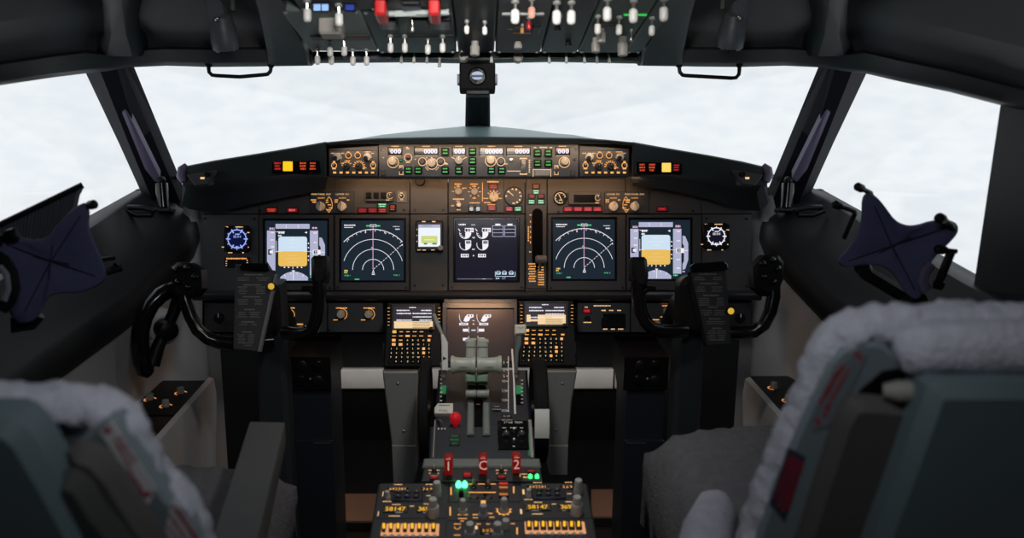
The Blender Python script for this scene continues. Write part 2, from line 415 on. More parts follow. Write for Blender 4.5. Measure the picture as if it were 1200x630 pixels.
# ================================================================== setting
b = MB(); b.box(-1.4, -1.0, -.05, 1.4, 3.3, 0); struct('floor', b, FLOORM)
b = MB(); b.box(-1.4, -.95, 0, 1.4, -.9, 2.0); struct('wall_back', b, WALLD)
SILL = [(.92, 2.40, .969), (.95, 1.63, .881)]
for sgn, side in ((-1, 'left'), (1, 'right')):
    b = MB()
    plan = [(.62, 2.92, .93), (.92, 2.40, .969), (.95, 1.60, .875)]
    for (x0, y0, z0), (x1, y1, z1) in zip(plan, plan[1:]):
        o = .05
        b.hexa([(sgn * x0, y0, 0), (sgn * x1, y1, 0), (sgn * (x1 + o), y1, 0), (sgn * (x0 + o), y0 + .02, 0), (sgn * x0, y0, z0), (sgn * x1, y1, z1), (sgn * (x1 + o), y1, z1), (sgn * (x0 + o), y0 + .02, z0)])
    # rear part of the wall behind the side window, full height, leaning in at the top
    pb = at(1135, 335, 1.66); pt = at(1175, 112, 1.62)
    b.hexa([(sgn * .95, 1.60, 0), (sgn * 1.02, -.92, 0), (sgn * 1.1, -.92, 0), (sgn * 1.03, 1.60, 0), (sgn * pb.x, 1.60, .875), (sgn * 1.02, -.92, .875), (sgn * 1.1, -.92, .875), (sgn * (pb.x + .08), 1.60, .875)])
    b.hexa([(sgn * pb.x, 1.60, .87), (sgn * 1.02, -.92, .87), (sgn * 1.1, -.92, .87), (sgn * (pb.x + .08), 1.60, .87), (sgn * pt.x, pt.y, 1.30), (sgn * 1.0, -.92, 1.30), (sgn * 1.1, -.92, 1.30), (sgn * (pt.x + .08), pt.y, 1.30)])
    b.hexa([(sgn * pt.x, pt.y, 1.29), (sgn * 1.0, -.92, 1.29), (sgn * 1.1, -.92, 1.29), (sgn * (pt.x + .08), pt.y, 1.29), (sgn * .80, 1.50, 2.0), (sgn * .80, -.92, 2.0), (sgn * .9, -.92, 2.0), (sgn * .9, 1.50, 2.0)])
    struct('wall_' + side, b, LEDGE)
    # window ledge: slopes in from the sill, thick rounded inner edge
    st = [(2.42, .915, .972, .82, .875), (2.33, .92, .965, .778, .885), (2.25, .922, .96, .782, .865), (2.16, .928, .945, .80, .80), (2.0, .935, .922, .835, .742), (1.6, .95, .876, .845, .725), (1.2, .97, .85, .845, .70), (.5, .99, .82, .85, .69), (-.88, 1.0, .82, .85, .69)]
    b = MB(); rs = []
    for y, xo, zo, xi, zi in st:
        t = .055 if y < 2.24 else .085
        rs.append([(sgn * x, y, z) for x, z in [(xo + .03, zo), (xo, zo + .004), (xo - .012, zo + .002), (xi + .05, zi + .045), (xi + .012, zi + .024), (xi, zi + .006), (xi - .004, zi - t * .5), (xi + .006, zi - t), (xi + .03, zi - t - .012), (xo + .03, zi - t - .012)]])
    b.rings(rs); struct('trim_%d' % (1 if sgn < 0 else 2), b, LEDGE, 50)
    # pale groove line on the ledge face
    # beige lining under the ledge
    b = MB(); plan = [(.742, 2.34), (.775, 2.335), (.80, 2.25), (.845, 2.05), (.858, 1.6), (.86, -.88)]
    zt = [.96, .96, .80, .70, .69, .66]
    rs = [[(sgn * x, y, 0), (sgn * x, y, z), (sgn * (x + .03), y, z), (sgn * (x + .03), y, 0)] for (x, y), z in zip(plan, zt)]
    b.rings(rs); struct('trim_%d' % (3 if sgn < 0 else 4), b, BEIGE, 40)

# front bulkhead of the foot well, pale band in place of lit openings
b = MB(); b.box(-.95, 2.90, 0, .95, 2.95, .93); struct('wall_front', b, MATTB)
b = MB(); za = at(430, 461, 2.78).z; zb = at(430, 488, 2.78).z
for x0, x1 in ((-.95, -.555), (-.548, -.125), (-.118, .125), (.132, .475), (.482, .95)): b.plate(x0, 0, x1, za - zb, 0, .02, .003)
for i in range(len(b.v)): v = b.v[i]; b.v[i] = Vector((v.x, 2.90 - v.z, zb + v.y))
struct('trim_5', b, PALE)
# black foot well liner between pedestal and bulkhead, and a rail with a bright rod on either side
# ---- window posts
def post(name, B0, B1, T0, T1, depth, m):
    """slab between a bottom edge B0-B1 and a top edge T0-T1, thickness runs away from the camera"""
    b = MB(); n = Vector((0, depth, .3 * depth))
    b.hexa([B0, B1, B1 + n, B0 + n, T0, T1, T1 + n, T0 + n]); return struct(name, b, m)
k = 6
for sgn, idx in ((-1, 7), (1, 8)):
    f = (lambda x: x) if sgn < 0 else (lambda x: 1116 - x)
    def strip(name, cols, m, off=0, th=.05):
        """cols: list of (bottom px, bottom py, top px, top py) from outer to inner edge, with a depth step"""
        b = MB(); rs = []
        for q in range(2):
            for w_ in (0, 1): pass
        dp = lambda y: 2.40 - .36 * (262 - y) / 192
        lo = [at(f(c[0]), c[1], dp(c[1]) + c[4]) for c in cols]; hi = [at(f(c[2]), c[3], dp(c[3]) + c[4]) for c in cols]
        mid = [at(f((c[0] + c[2]) / 2 + c[5]), (c[1] + c[3]) / 2, dp((c[1] + c[3]) / 2) + c[4]) for c in cols]
        bk = Vector((0, th, .02))
        rs = []
        for row in (lo, mid, hi): rs.append([tuple(p) for p in row] + [tuple(p + bk) for p in reversed(row)])
        b.rings(rs); return struct(name, b, m, 20)
    strip('trim_%d' % idx, [(182, 262, 95, 74, .03, 1), (190, 262, 112, 70, -.03, -1), (199, 262, 134, 70, -.02, -4), (211, 236, 141, 70, .02, 0)], POST)
    strip('trim_%d' % (idx + 2), [(170, 198, 143, 132, -.033, 0), (182, 213, 146.5, 130, -.032, 0), (188, 209, 149.5, 131, -.026, 0)], VIOLET, th=.006)
# centre post
b = MB(); n = 3
lo = [(545, 152, 2.50), (574.5, 152, 2.50)]; hi = [(546.5, 80, 2.02), (574, 80, 2.02)]
L = [at(*q) for q in lo]; H = [at(*q) for q in hi]; bk = Vector((0, .05, .02)); sd = Vector((.006, 0, 0)); fw = Vector((0, -.012, 0))
b.rings([[tuple(L[0]), tuple(L[0] + sd + fw), tuple(L[1] - sd + fw), tuple(L[1]), tuple(L[1] + bk), tuple(L[0] + bk)], [tuple(H[0]), tuple(H[0] + sd + fw), tuple(H[1] - sd + fw), tuple(H[1]), tuple(H[1] + bk), tuple(H[0] + bk)]])
struct('trim_11', b, POST, 20)
# ---- panes
gm = bpy.data.materials.new('clear glass'); gm.use_nodes = True; nt = gm.node_tree; nt.nodes.clear()
ou = nt.nodes.new('ShaderNodeOutputMaterial'); mx = nt.nodes.new('ShaderNodeMixShader'); tr = nt.nodes.new('ShaderNodeBsdfTransparent'); gl = nt.nodes.new('ShaderNodeBsdfGlossy'); gl.inputs['Roughness'].default_value = .02
tr.inputs[0].default_value = (.97, .985, .985, 1); lw = nt.nodes.new('ShaderNodeLayerWeight'); lw.inputs[0].default_value = .25; ml = nt.nodes.new('ShaderNodeMath'); ml.operation = 'MULTIPLY'; ml.inputs[1].default_value = .12
nt.links.new(lw.outputs['Facing'], ml.inputs[0]); nt.links.new(ml.outputs[0], mx.inputs[0]); nt.links.new(tr.outputs[0], mx.inputs[1]); nt.links.new(gl.outputs[0], mx.inputs[2]); nt.links.new(mx.outputs[0], ou.inputs[0])
def pane(i, pts):
    b = MB(); c = sum(pts, Vector()) / 4; nn = (pts[1] - pts[0]).cross(pts[3] - pts[0]).normalized() * .006
    b.hexa([p for p in pts] + [p + nn for p in pts]); struct('window_%d' % i, b, gm)
pane(1, [at(548, 160, 2.53), at(196, 250, 2.45), at(132, 70, 2.07), at(548, 70, 2.05)])
pane(2, [at(572, 160, 2.53), at(926, 250, 2.45), at(985, 70, 2.07), at(572, 70, 2.05)])
for i, sgn in ((3, -1), (4, 1)):
    f = (lambda x: 1124 - x) if sgn < 0 else (lambda x: x)
    a_, b_, c_, d_ = at(938, 240, 2.44), at(1140, 345, 1.68), at(1185, 100, 1.64), at(990, 75, 2.08)
    pts = [a_, b_, c_, d_]
    pane(i, [Vector((sgn * p.x, p.y, p.z)) for p in pts])

# ---- overhead lining: beam over the windows with hollows behind it
stl = [(366, 77, 2.0), (300, 78, 2.0), (245, 78.5, 2.0), (195, 77, 2.01), (150, 79, 2.02), (128, 83, 2.0), (100, 86, 1.95), (60, 91, 1.84), (0, 100, 1.70), (-60, 112, 1.60), (-140, 126, 1.45)]
for sgn, i0 in ((-1, 12), (1, 13)):
    f = (lambda x: x) if sgn < 0 else (lambda x: 1114 - x)
    rs = []; rb = []
    for j, (x, y, d) in enumerate(stl):
        if sgn > 0 and x <= 100: y = y + (100 - x) * .06 + (2 if x < 90 else 0)
        hgt = 20 if j < 3 else (20 - (j - 2) * .6 if j < 6 else 24)
        P = at(f(x), y, d); P1 = at(f(x), y - 5, d - .03); P2 = at(f(x), y - hgt, d - .05); P3 = at(f(x), y - hgt - 2, d - .02)
        P4 = P3 + Vector((0, .10, .04)); P5 = P + Vector((0, .10, .02))
        rs.append([tuple(q) for q in (P, P1, P2, P3, P4, P5)])
        rv = 60 if x > 140 else 75
        A = at(f(x), y - hgt + 1, d - .005); B_ = at(f(x + (4 if x < 140 else -4)), y - rv, d - .18); C_ = Vector((B_.x * .96, B_.y - .25, 1.62)); D_ = Vector((C_.x * .9, -.9, 1.75))
        bk = Vector((0, .06, .10))
        rb.append([tuple(q) for q in (A, A.lerp(B_, .35) + Vector((0, .02, .012)), B_, C_, D_, D_ + Vector((0, 0, .1)), C_ + bk, B_ + bk, A + bk)])
    b = MB(); b.rings(rs); struct('trim_%d' % i0, b, SHELL, 40)
    b = MB(); b.rings(rb); struct('trim_%d' % (i0 + 2), b, SHELLG, 40)
    # rib between the two hollows
    b = MB(); sec = []
    for (x, y, d), wd in zip([(140, 66, 1.985), (139, 40, 1.87), (136, 10, 1.72), (132, -30, 1.5)], (30, 17, 15, 16)):
        x0, x1 = f(x - wd), f(x + wd)
        a1, a2 = at(x0, y, d), at(x1, y, d); q1, q2 = at((x0 * 3 + x1) / 4, y, d - .035), at((x0 + 3 * x1) / 4, y, d - .035); bk = Vector((0, .08, .03))
        sec.append([tuple(q) for q in (a1, q1, q2, a2, a2 + bk, a1 + bk)])
    b.rings(sec); struct('trim_%d' % (i0 + 4), b, SHELL, 40)
    # sloping cheek beside the overhead panel
    b = MB(); sec = []
    for x0, x1, y, d in [(314, 364, 76, 1.985), (313, 361, 60, 1.93), (306, 343, 24, 1.72), (298, 330, -6, 1.54), (280, 318, -60, 1.3)]:
        a1, a2 = at(f(x0), y, d), at(f(x1), y, d); q1, q2 = at(f(x0 + 10), y, d - .03), at(f(x1 - 3), y, d - .03); bk = Vector((0, .10, .10))
        sec.append([tuple(q) for q in (a1, q1, q2, a2, a2 + bk, a1 + bk)])
    b.rings(sec); struct('trim_%d' % (i0 + 6), b, SHELL, 40)
b = MB(); b.box(-1.1, -.95, 1.80, 1.1, 2.2, 1.86); struct('ceiling', b, WALLD)
b = MB(); b.box(-.45, 1.95, 1.36, .45, 2.15, 1.82); struct('trim_20', b, WALLD)

# ================================================================== glareshield
FG = Fr(at(562, 165, 2.10), X, UP)
gs = T('glareshield', 'wide dark glareshield hood with teal top sheltering the instrument panel', 'glareshield', FG, 562, 165)
stg = [(213, 196, 2.03), (222, 193.5, 2.02), (250, 188, 2.02), (300, 180, 2.03), (345, 172.5, 2.035), (381.4, 166, 2.035), (382, 166.6, 2.035), (414, 163.4, 2.035), (443, 161.6, 2.035), (500, 160.5, 2.035), (562, 160, 2.035), (620, 160.5, 2.035), (680, 161.6, 2.035), (710, 163.4, 2.035), (741.2, 166.6, 2.035), (741.8, 166.2, 2.035), (780, 173, 2.035), (830, 181.5, 2.03), (870, 189, 2.02), (891, 194, 2.02), (900, 196.5, 2.03)]
L1 = {213: 214, 222: 217, 250: 214, 300: 209, 345: 204.5, 381.4: 207, 382: 167.6, 414: 167.6, 710: 167.6, 443: 167.6, 500: 167.6, 562: 167.6, 620: 167.6, 680: 167.6, 741.2: 167.6, 741.8: 207, 780: 205, 830: 208, 870: 215, 891: 218, 900: 214}
L2 = {213: 240, 222: 245, 250: 250, 300: 238, 345: 229, 381.4: 222, 741.8: 218, 780: 222, 830: 233, 870: 246, 891: 247, 900: 238}
BK = {213: (206, 206, 2.36), 222: (214, 203, 2.36), 250: (240, 197, 2.42), 300: (290, 187, 2.45), 345: (345, 177, 2.45), 381.4: (388, 169, 2.4), 382: (394, 168, 2.36), 414: (424, 163.5, 2.33), 710: (698, 163.5, 2.33), 443: (455, 157.5, 2.34), 500: (505, 151.5, 2.42), 562: (560, 146.3, 2.52), 620: (612, 151, 2.42), 680: (664, 158, 2.34), 741.2: (726, 168, 2.36), 741.8: (730, 169, 2.4), 780: (776, 178, 2.45), 830: (836, 188, 2.45), 870: (876, 198, 2.42), 891: (900, 203, 2.36), 900: (908, 206, 2.36)}
rf = []; rt = []
for x, y, d in stg:
    f1 = at(x, y, d); f0 = at(x, y + 1.5, d - .012); f2 = at(x, L1[x] - 1, d - .008); f3 = at(x, L1[x], d + .01)
    f4 = at(x, L2[x], 2.225) if x in L2 else at(x, 168, 2.09)
    f5 = at(x, y + 3, d + .06)
    rf.append([tuple(q) for q in (f1, f0, f2, f3, f3.lerp(f4, .5) + (Vector((0, .03, .012)) if x in L2 else Vector((0, 0, 0))), f4, f4 + Vector((0, .02, .06)) if x in L2 else f4 + Vector((0, .003, -.001)), f5)])
    bk = at(*BK[x]); m1 = f1.lerp(bk, .5)
    rt.append([tuple(f1), tuple(m1 + Vector((0, 0, .004 if 440 < x < 690 else 0))), tuple(bk), tuple(bk - Vector((0, 0, .010))), tuple(f1 - Vector((0, -.02, .005)))])
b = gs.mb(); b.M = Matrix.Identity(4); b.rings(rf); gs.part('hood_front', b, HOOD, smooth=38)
fb_ = Fr(at(562, 190, 2.19), X, UP); b = MB(fb_.mat()); b.prism([tuple(fb_.hit(*q)) for q in ((374, 171), (443, 162), (562, 158.5), (680, 162), (749, 171), (749, 214), (742, 214), (739, 206), (384, 206), (381, 214), (374, 214))], -.004, 0); gs.part('hood_back', b, MATTB)
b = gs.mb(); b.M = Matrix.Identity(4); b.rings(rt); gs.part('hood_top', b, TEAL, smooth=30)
# violet wrapped end tips, and the grey switch plates on them
for sgn in (-1, 1):
    f = (lambda x: x) if sgn < 0 else (lambda x: 1113 - x)
    b = gs.mb(); b.M = Matrix.Identity(4)
    b.tube([at(f(219), 194, 2.02), at(f(213), 199, 2.015), at(f(212), 206, 2.012), at(f(215), 213, 2.012)], [.008, .011, .011, .007], 8); gs.part('end_trim', b, VIOLET, smooth=60)
    fe = Fr(at(f(238), 210, 2.0), X, UP); ga = gs.fr; s_ = T.__new__(T); s_.fr = fe; s_.u, s_.v = fe.hit(f(238), 210); s_.M = fe.mat(s_.u, s_.v); s_.inv = gs.inv; s_.o = gs.o; s_.k = .002
    o = s_.polyplate('switch_plate', [(f(219), 205), (f(255), 199), (f(256), 202), (f(244), 216), (f(229), 218)], -.03, .004, PANEL, .002)
    s_.knob(f(244.5), 204.5, 3.2, .012, BLACK, .004, pointer=False, parent=o)
    b = s_.mb(); s_.rect(b, f(238) - 2.4, 207.6, f(238) + 2.4, 210, .0048); s_.part('lit_legend', b, CREAML, o, recalc=False)
# ================================================================== main instrument panel
FM = Fr(at(562, 290, 2.27), X, UP)
def frame_ring(t, name, outer, inner, h, m, parent=None, dz=.0012, c=.0015, label=None):
    x0, y0, x1, y1 = outer; a0, b0, a1, b1 = inner
    def loop(x0, y0, x1, y1, z): return [(*t.p(x0, y1), z), (*t.p(x1, y1), z), (*t.p(x1, y0), z), (*t.p(x0, y0), z)]
    e = .5
    b = t.mb(); b.rings([loop(x0, y0, x1, y1, 0), loop(x0, y0, x1, y1, h - c), loop(x0 + e, y0 + e, x1 - e, y1 - e, h), loop(a0 - e, b0 - e, a1 + e, b1 + e, h), loop(a0, b0, a1, b1, dz)], False, False)
    return t.part(name, b, m, parent, label)
def screws(t, pts, r=1.5, m=SCREW, z=0, name='screw'):
    for x, y in pts:
        k = t.fr.sc(x, y); q = t.p(x, y); b = t.mb(); b.lathe([(r * k, z), (r * k, z + .0012), (r * k * .7, z + .002)], q[0], q[1], 0, 10)
        b.box(q[0] - r * k * .6, q[1] - r * k * .12, z + .0018, q[0] + r * k * .6, q[1] + r * k * .12, z + .0024); t.part(name, b, m)

ip = T('instrument_panel', 'broad grey main instrument panel carrying all the flight displays', 'instrument panel', FM, 562, 290)
for x0, x1, top in ((236.5, 303, 228), (303.6, 391.5, 200), (392.2, 480, 204), (480.8, 524.7, 204), (525.3, 615, 204), (615.6, 641, 204), (641.6, 733, 204), (733.6, 822, 200), (822.6, 881, 228)):
    ip.plate('panel_plate', x0, top, x1, 250.2, -.02, -.0006, PANEL)
    ip.plate('panel_plate', x0, 251, x1, 341, -.02, -.0006, PANEL)
ip.plate('backing', 234, 236, 884, 392, -.05, -.021, MATTB)
b = ip.mb(); a = ip.p(230, 341); e = ip.p(888, 352)
prof = [(-.05, 0), (.012, 0), (.030, -.003), (.036, -.009), (.034, -.018), (.026, -.024), (-.05, -.024)]
b.rings([[(x, a[1] + dy, z) for z, dy in prof] for x in (a[0], e[0])]); ip.part('ledge', b, mat('ledge satin', (.03, .034, .042), .3, var=.06), smooth=50)
screws(ip, [(350, 230), (473.5, 246), (486, 246), (519, 246), (486, 334), (519, 334), (654.5, 248), (240, 256), (298, 256), (298, 335), (828, 256), (875, 256), (875, 335), (305, 247), (812, 247)], 1.5)
b = ip.mb(); ip.rect(b, 482 + 12, 211.4, 517, 212.6, .0006); ip.part('slot_mark', b, SCREW, recalc=False)
ip.knob(492.5, 212.5, 6, .02, BLACK, 0, pointer=False, name='vent_knob')

# ---- displays
def display(label, name, outer, inner, sm, fr=FM, cx=None, group='large flight displays', h=.008):
    t = T(name, label, 'display', fr, (outer[0] + outer[2]) / 2, (outer[1] + outer[3]) / 2, group)
    bz = frame_ring(t, 'bezel', outer, (inner[0] - 2.2, inner[1] - 2.2, inner[2] + 2.2, inner[3] + 2.2), h, BEZEL, dz=.003)
    screws(t, [(outer[0] + 3.5, outer[3] - 3.5), (outer[2] - 3.5, outer[3] - 3.5)], 1.4, z=h); frame_ring(t, 'inner_frame', (inner[0] - 2.4, inner[1] - 2.4, inner[2] + 2.4, inner[3] + 2.4), inner, .0042, GLOSSB, bz, dz=.0015)
    b = t.mb(); t.rect(b, *inner, .0016); t.screen = t.part('screen', b, sm, recalc=False)
    return t
class Sy:
    """symbols drawn on a screen, one mesh per colour"""
    def __init__(s, t, dx=0, dy=0, kx=1, ky=1, ox=0, oy=0): s.t = t; s.dx = dx; s.dy = dy; s.kx = kx; s.ky = ky; s.ox = ox; s.oy = oy; s.m = {}
    def q(s, x, y): return s.t.p((x - s.ox) * s.kx + s.ox + s.dx, (y - s.oy) * s.ky + s.oy + s.dy)
    def b(s, m):
        if m not in s.m: s.m[m] = s.t.mb()
        return s.m[m]
    def rect(s, m, x0, y0, x1, y1, l=1): s.b(m).poly([s.q(x0, y1), s.q(x1, y1), s.q(x1, y0), s.q(x0, y0)], .0016 + .0003 * l)
    def poly(s, m, pts, l=1): s.b(m).poly([s.q(*p) for p in pts], .0016 + .0003 * l)
    def seg(s, m, x0, y0, x1, y1, w=.8, l=2): s.b(m).seg(s.q(x0, y0), s.q(x1, y1), w * s.t.k, .0016 + .0003 * l)
    def arc(s, m, x, y, r, a0, a1, w=.8, l=2): s.b(m).arc(s.q(x, y), r * s.t.k * s.kx, math.radians(a0), math.radians(a1), w * s.t.k, .0016 + .0003 * l)
    def pie(s, m, x, y, r, a0, a1, l=1): s.b(m).poly([s.q(x, y)] + [s.q(x + r * math.cos(math.radians(a0 + (a1 - a0) * k / 16)), y - r * math.sin(math.radians(a0 + (a1 - a0) * k / 16))) for k in range(17)], .0016 + .0003 * l)
    def text(s, m, t, x, y, h, l=3): p = s.q(x, y); s.b(m).text(t, p[0], p[1], h * s.t.k, .0016 + .0003 * l)
    def dash(s, m, x, y, w, h, l=3): p = s.q(x, y); s.b(m).dash(p[0], p[1], w * s.t.k, h * s.t.k, .0016 + .0003 * l)
    def done(s, name='screen_marking'):
        for m, b in s.m.items(): s.t.part(name, b, m, s.t.screen, recalc=False)

def pfd(t, dx, dy):
    s = Sy(t, dx, dy)
    s.rect(SYML, 323.1, 262.2, 363, 267.9); s.seg(SYMW, 335.5, 263, 335.5, 267.4, .5); s.seg(SYMW, 349.5, 263, 349.5, 267.4, .5)
    s.poly(SYML, [(313.1, 270), (322.9, 270), (322.9, 319.5), (320, 317), (313.1, 306)]); s.rect(SYML, 313.1, 270, 322.9, 306)
    s.rect(SYML, 363.3, 270, 373, 322.5)
    for y in (272.5, 281, 289): s.dash(SYMW, 319.5, y, 4, 1.6)
    for y in (273, 284, 306, 316): s.dash(SYMW, 369.5, y, 4, 1.6)
    s.rect(SYMK, 314.5, 292, 318.3, 298.2, 2); s.rect(SYMW, 316.2, 293.3, 320, 296.8, 3)
    r = 3; P = []
    for cx, cy, a0 in ((360 - r, 277.1 + r, 0), (326.4 + r, 277.1 + r, 90)):
        P += [(cx + r * math.cos(math.radians(a0 + 15 * k)), cy - r * math.sin(math.radians(a0 + 15 * k))) for k in range(7)]
    s.poly(SYMB, P + [(326.4, 294.4), (360, 294.4)])
    P = []
    for cx, cy, a0 in ((326.4 + r, 311.9 - r, 180), (360 - r, 311.9 - r, 270)):
        P += [(cx + r * math.cos(math.radians(a0 + 15 * k)), cy - r * math.sin(math.radians(a0 + 15 * k))) for k in range(7)]
    s.poly(SYMY, [(360, 294.4), (326.4, 294.4)] + P)
    for y, w in ((281, 5), (285, 9), (289, 5), (299, 5), (303, 9), (307, 5)): s.seg(SYMW if y < 294 else SYMT, 343.4 - w, y, 343.4 + w, y, .4, 3)
    s.seg(SYMW, 323.5, 294.5, 330, 294.5, .5, 3); s.seg(SYMW, 356, 294.5, 366, 294.5, .5, 3); s.seg(SYMW, 343.4, 277.3, 343.4, 283, .4, 3)
    for y in (285, 290, 300, 304.6): s.rect(SYMW, 360.9, y - .7, 362.3, y + .7)
    for x in (333.6, 338.3, 348.6, 353.6): s.rect(SYMW, x - .8, 312.4, x + .8, 313.8)
    s.seg(SYMW, 343.4, 311.9, 343.4, 315, .7)
    s.rect(SYMW, 366.8, 292.6, 376, 298.2, 3); s.rect(SYMK, 368, 293.4, 372, 297.5, 4); s.rect(SYMW, 369, 294.4, 371.4, 295.1, 5); s.rect(SYMW, 369, 295.9, 371.4, 296.6, 5)
    s.poly(SYML, [(374.3, 278), (377.5, 278.5), (381, 287), (381, 306), (377.5, 317), (374.3, 318), (374.3, 311), (376, 308), (376, 290), (374.3, 287)], 1); s.seg(SYMW, 376, 295.3, 381, 295.3, .6, 3)
    P = [(328.5, 328.4)] + [(344.7 + 23 * math.cos(math.radians(a)), 341 - 23 * math.sin(math.radians(a))) for a in range(134, 40, -6)] + [(361, 328.4)]
    s.poly(SYML, P); s.seg(SYMW, 344, 317.5, 344, 328, .7); s.poly(SYMW, [(342, 316.6), (346, 316.6), (344, 319)], 2)
    for a in (60, 80, 100, 120): s.seg(SYMW, 344.7 + 20 * math.cos(math.radians(a)), 341 - 20 * math.sin(math.radians(a)), 344.7 + 22.6 * math.cos(math.radians(a)), 341 - 22.6 * math.sin(math.radians(a)), .6, 3)
    s.dash(SYMP, 319, 267.8, 6, 2.6); s.dash(SYMP, 369, 267, 6, 2.6); s.dash(SYMP, 370, 271.7, 6, 1.4)
    s.seg(SYMW, 324, 271.5, 334, 271.5, .7, 3); s.dash(SYMW, 330, 272.6, 7, 2.2); s.dash(SYMW, 328.3, 276, 4, 2); s.poly(SYMW, [(357, 272.3), (360, 271), (360, 273.6)], 2)
    s.dash(SYMA, 324.3, 291, 1.6, 8); s.seg(SYMW, 324.3, 282, 324.3, 296, .5)
    s.dash(SYMG, 366, 324.3, 5, 1.8); s.dash(SYMP, 375.5, 320, 3, 2)
    s.done()
def nd(t, dx, dy, k):
    s = Sy(t, dx, dy, k, k, 437.4, 316)
    s.rect(mat_nd, 402, 260, 472.5, 327, .4)
    R = (47.4, 35.7, 24.1, 12.4)
    s.arc(SYMW, 437.4, 316, R[0], 43.5, 136.5, .75); s.arc(SYMW, 437.4, 316, R[1], 17, 163, .6); s.arc(SYMW, 437.4, 316, R[2], 0, 180, .6); s.arc(SYMW, 437.4, 316, R[3], 0, 180, .6)
    for a in range(45, 136, 7):
        c, n = math.cos(math.radians(a)), math.sin(math.radians(a)); l = 2.6 if a % 2 else 1.6
        s.seg(SYMW, 437.4 + (R[0] - l) * c, 316 - (R[0] - l) * n, 437.4 + R[0] * c, 316 - R[0] * n, .6)
    for tx, x, y in (('3', 407, 282), ('6', 428.5, 271.8), ('9', 452, 273.2)): s.text(SYMW, tx, x, y, 2.6)
    s.seg(SYMP, 437.2, 265, 437.2, 315.5, .75); s.text(SYMW, '20', 436, 290, 1.6)
    for i in range(12):
        f0, f1 = i / 12, i / 12 + .05; s.seg(SYMW, 438 + f0 * 33, 315 - f0 * 28.5, 438 + f1 * 33, 315 - f1 * 28.5, .6)
    s.poly(SYMW, [(470, 287.3), (472.3, 287.9), (471.5, 285.5)], 2)
    s.seg(SYMW, 437.6, 316, 436, 321.5, .55); s.seg(SYMW, 437.6, 316, 439.2, 321.5, .55); s.seg(SYMW, 436, 321.5, 439.2, 321.5, .55); s.seg(SYMW, 437.6, 318.5, 437.6, 321, .5)
    s.dash(SYMG, 431.5, 264.5, 4.5, 1.8); s.dash(SYMG, 443.5, 264.5, 4.5, 1.8); s.rect(SYMW, 434, 262.8, 440.8, 263.3, 3); s.text(SYMW, '000', 437.3, 264.9, 2.2); s.seg(SYMW, 434, 262.5, 434, 266.3, .5); s.seg(SYMW, 440.8, 262.5, 440.8, 266.3, .5)
    s.dash(SYMW, 410, 263.8, 13, 1.8); s.seg(SYMW, 403.5, 266.4, 414, 266.4, .7); s.dash(SYMW, 464.5, 265.3, 8, .8); s.dash(SYMW, 466, 268.4, 5, 1.5)
    s.dash(SYMA, 406, 317, 4.5, 2); s.dash(SYMA, 405.3, 319.3, 3.8, 1.6)
    s.text(SYMG, 'VOR 1', 407, 322.6, 1.8); s.text(SYMG, 'VOR 2', 465, 322.2, 1.7); s.dash(SYMG, 418.5, 327 if k > .99 else 327.5, 5, 1.5)
    s.done()
mat_nd = SCR
d1 = display('left outer display with blue and ochre attitude square, partly behind the left yoke', 'primary_flight_display', (304.5, 251.5, 391, 340), (311, 258.5, 383.5, 329), SCR); pfd(d1, 0, 0)
d2 = display('navigation display with white range arcs, between left attitude display and small standby screen', 'navigation_display', (393, 251.5, 479.5, 340), (400.3, 258.3, 473.3, 328.2), SCR); nd(d2, 0, 0, 1)
d3 = display('navigation display with white range arcs, just beside the landing gear lever', 'navigation_display', (642, 251.5, 732.5, 340), (648, 257, 720.2, 326.6), SCR); nd(d3, 247.1, -2.4, .97)
d4 = display('right outer display with blue and ochre attitude square, partly behind the right yoke', 'primary_flight_display', (734, 251.5, 821, 340), (738.6, 257.5, 808.6, 326.6), SCR); pfd(d4, 425.3, -2)
d5 = display('upper centre engine display with white gauge arcs and two small tables', 'engine_display', (526, 251.5, 614.6, 340), (533.8, 257.6, 606.4, 328.3), SCRE)
s = Sy(d5)
for gx in (545.3, 565.4):
    s.arc(SYMW, gx, 272.8, 6.6, 175, 360, .7); s.pie(SYMW, gx, 272.8, 6.6, 270, 360); s.pie(SYMW, gx, 272.8, 6.6, 0, 45); s.rect(SYMW, gx - .5, 267, gx + 9.8, 272, 2)
    for a in (190, 215, 240, 265): s.seg(SYMW, gx + 4.6 * math.cos(math.radians(a)), 272.8 - 4.6 * math.sin(math.radians(a)), gx + 6.6 * math.cos(math.radians(a)), 272.8 - 6.6 * math.sin(math.radians(a)), .8)
    s.dash(SYMP, gx + 7.8, 269.5, 3.6, 3.2); s.rect(SYMK, gx + .2, 268, gx + 2.6, 271.2, 4); s.rect(SYMK, gx + 3.6, 268, gx + 5.4, 271.2, 4); s.seg(SYMW, gx - 8.2, 267.8, gx - 6, 271, .9)
    s.arc(SYMW, gx, 286.2, 6.6, 165, 360, .7); s.pie(SYMW, gx, 286.2, 6.6, 270, 360); s.rect(SYMW, gx - .2, 281.5, gx + 6.8, 286.2, 1); s.rect(SYMK, gx + 1, 282.3, gx + 6, 285.4, 3); s.text(SYMW, '74', gx + 3.6, 283.9, 2.1, 4)
    s.rect(SYMW, gx - 5.2, 297.3, gx + 4, 301.3, 1)
    for q in (-3.6, -1, 1.6): s.rect(SYMK, gx + q, 298.2, gx + q + 1.3, 300.4, 3)
s.dash(SYMW, 542, 263, 9, 2); s.dash(SYMW, 554.5, 263.4, 4.5, .9)
s.dash(SYMW, 555, 278.3, 2.6, 2); s.dash(SYMW, 554.8, 292, 3, 1.4); s.dash(SYMW, 555, 299.4, 1.6, 1.6)
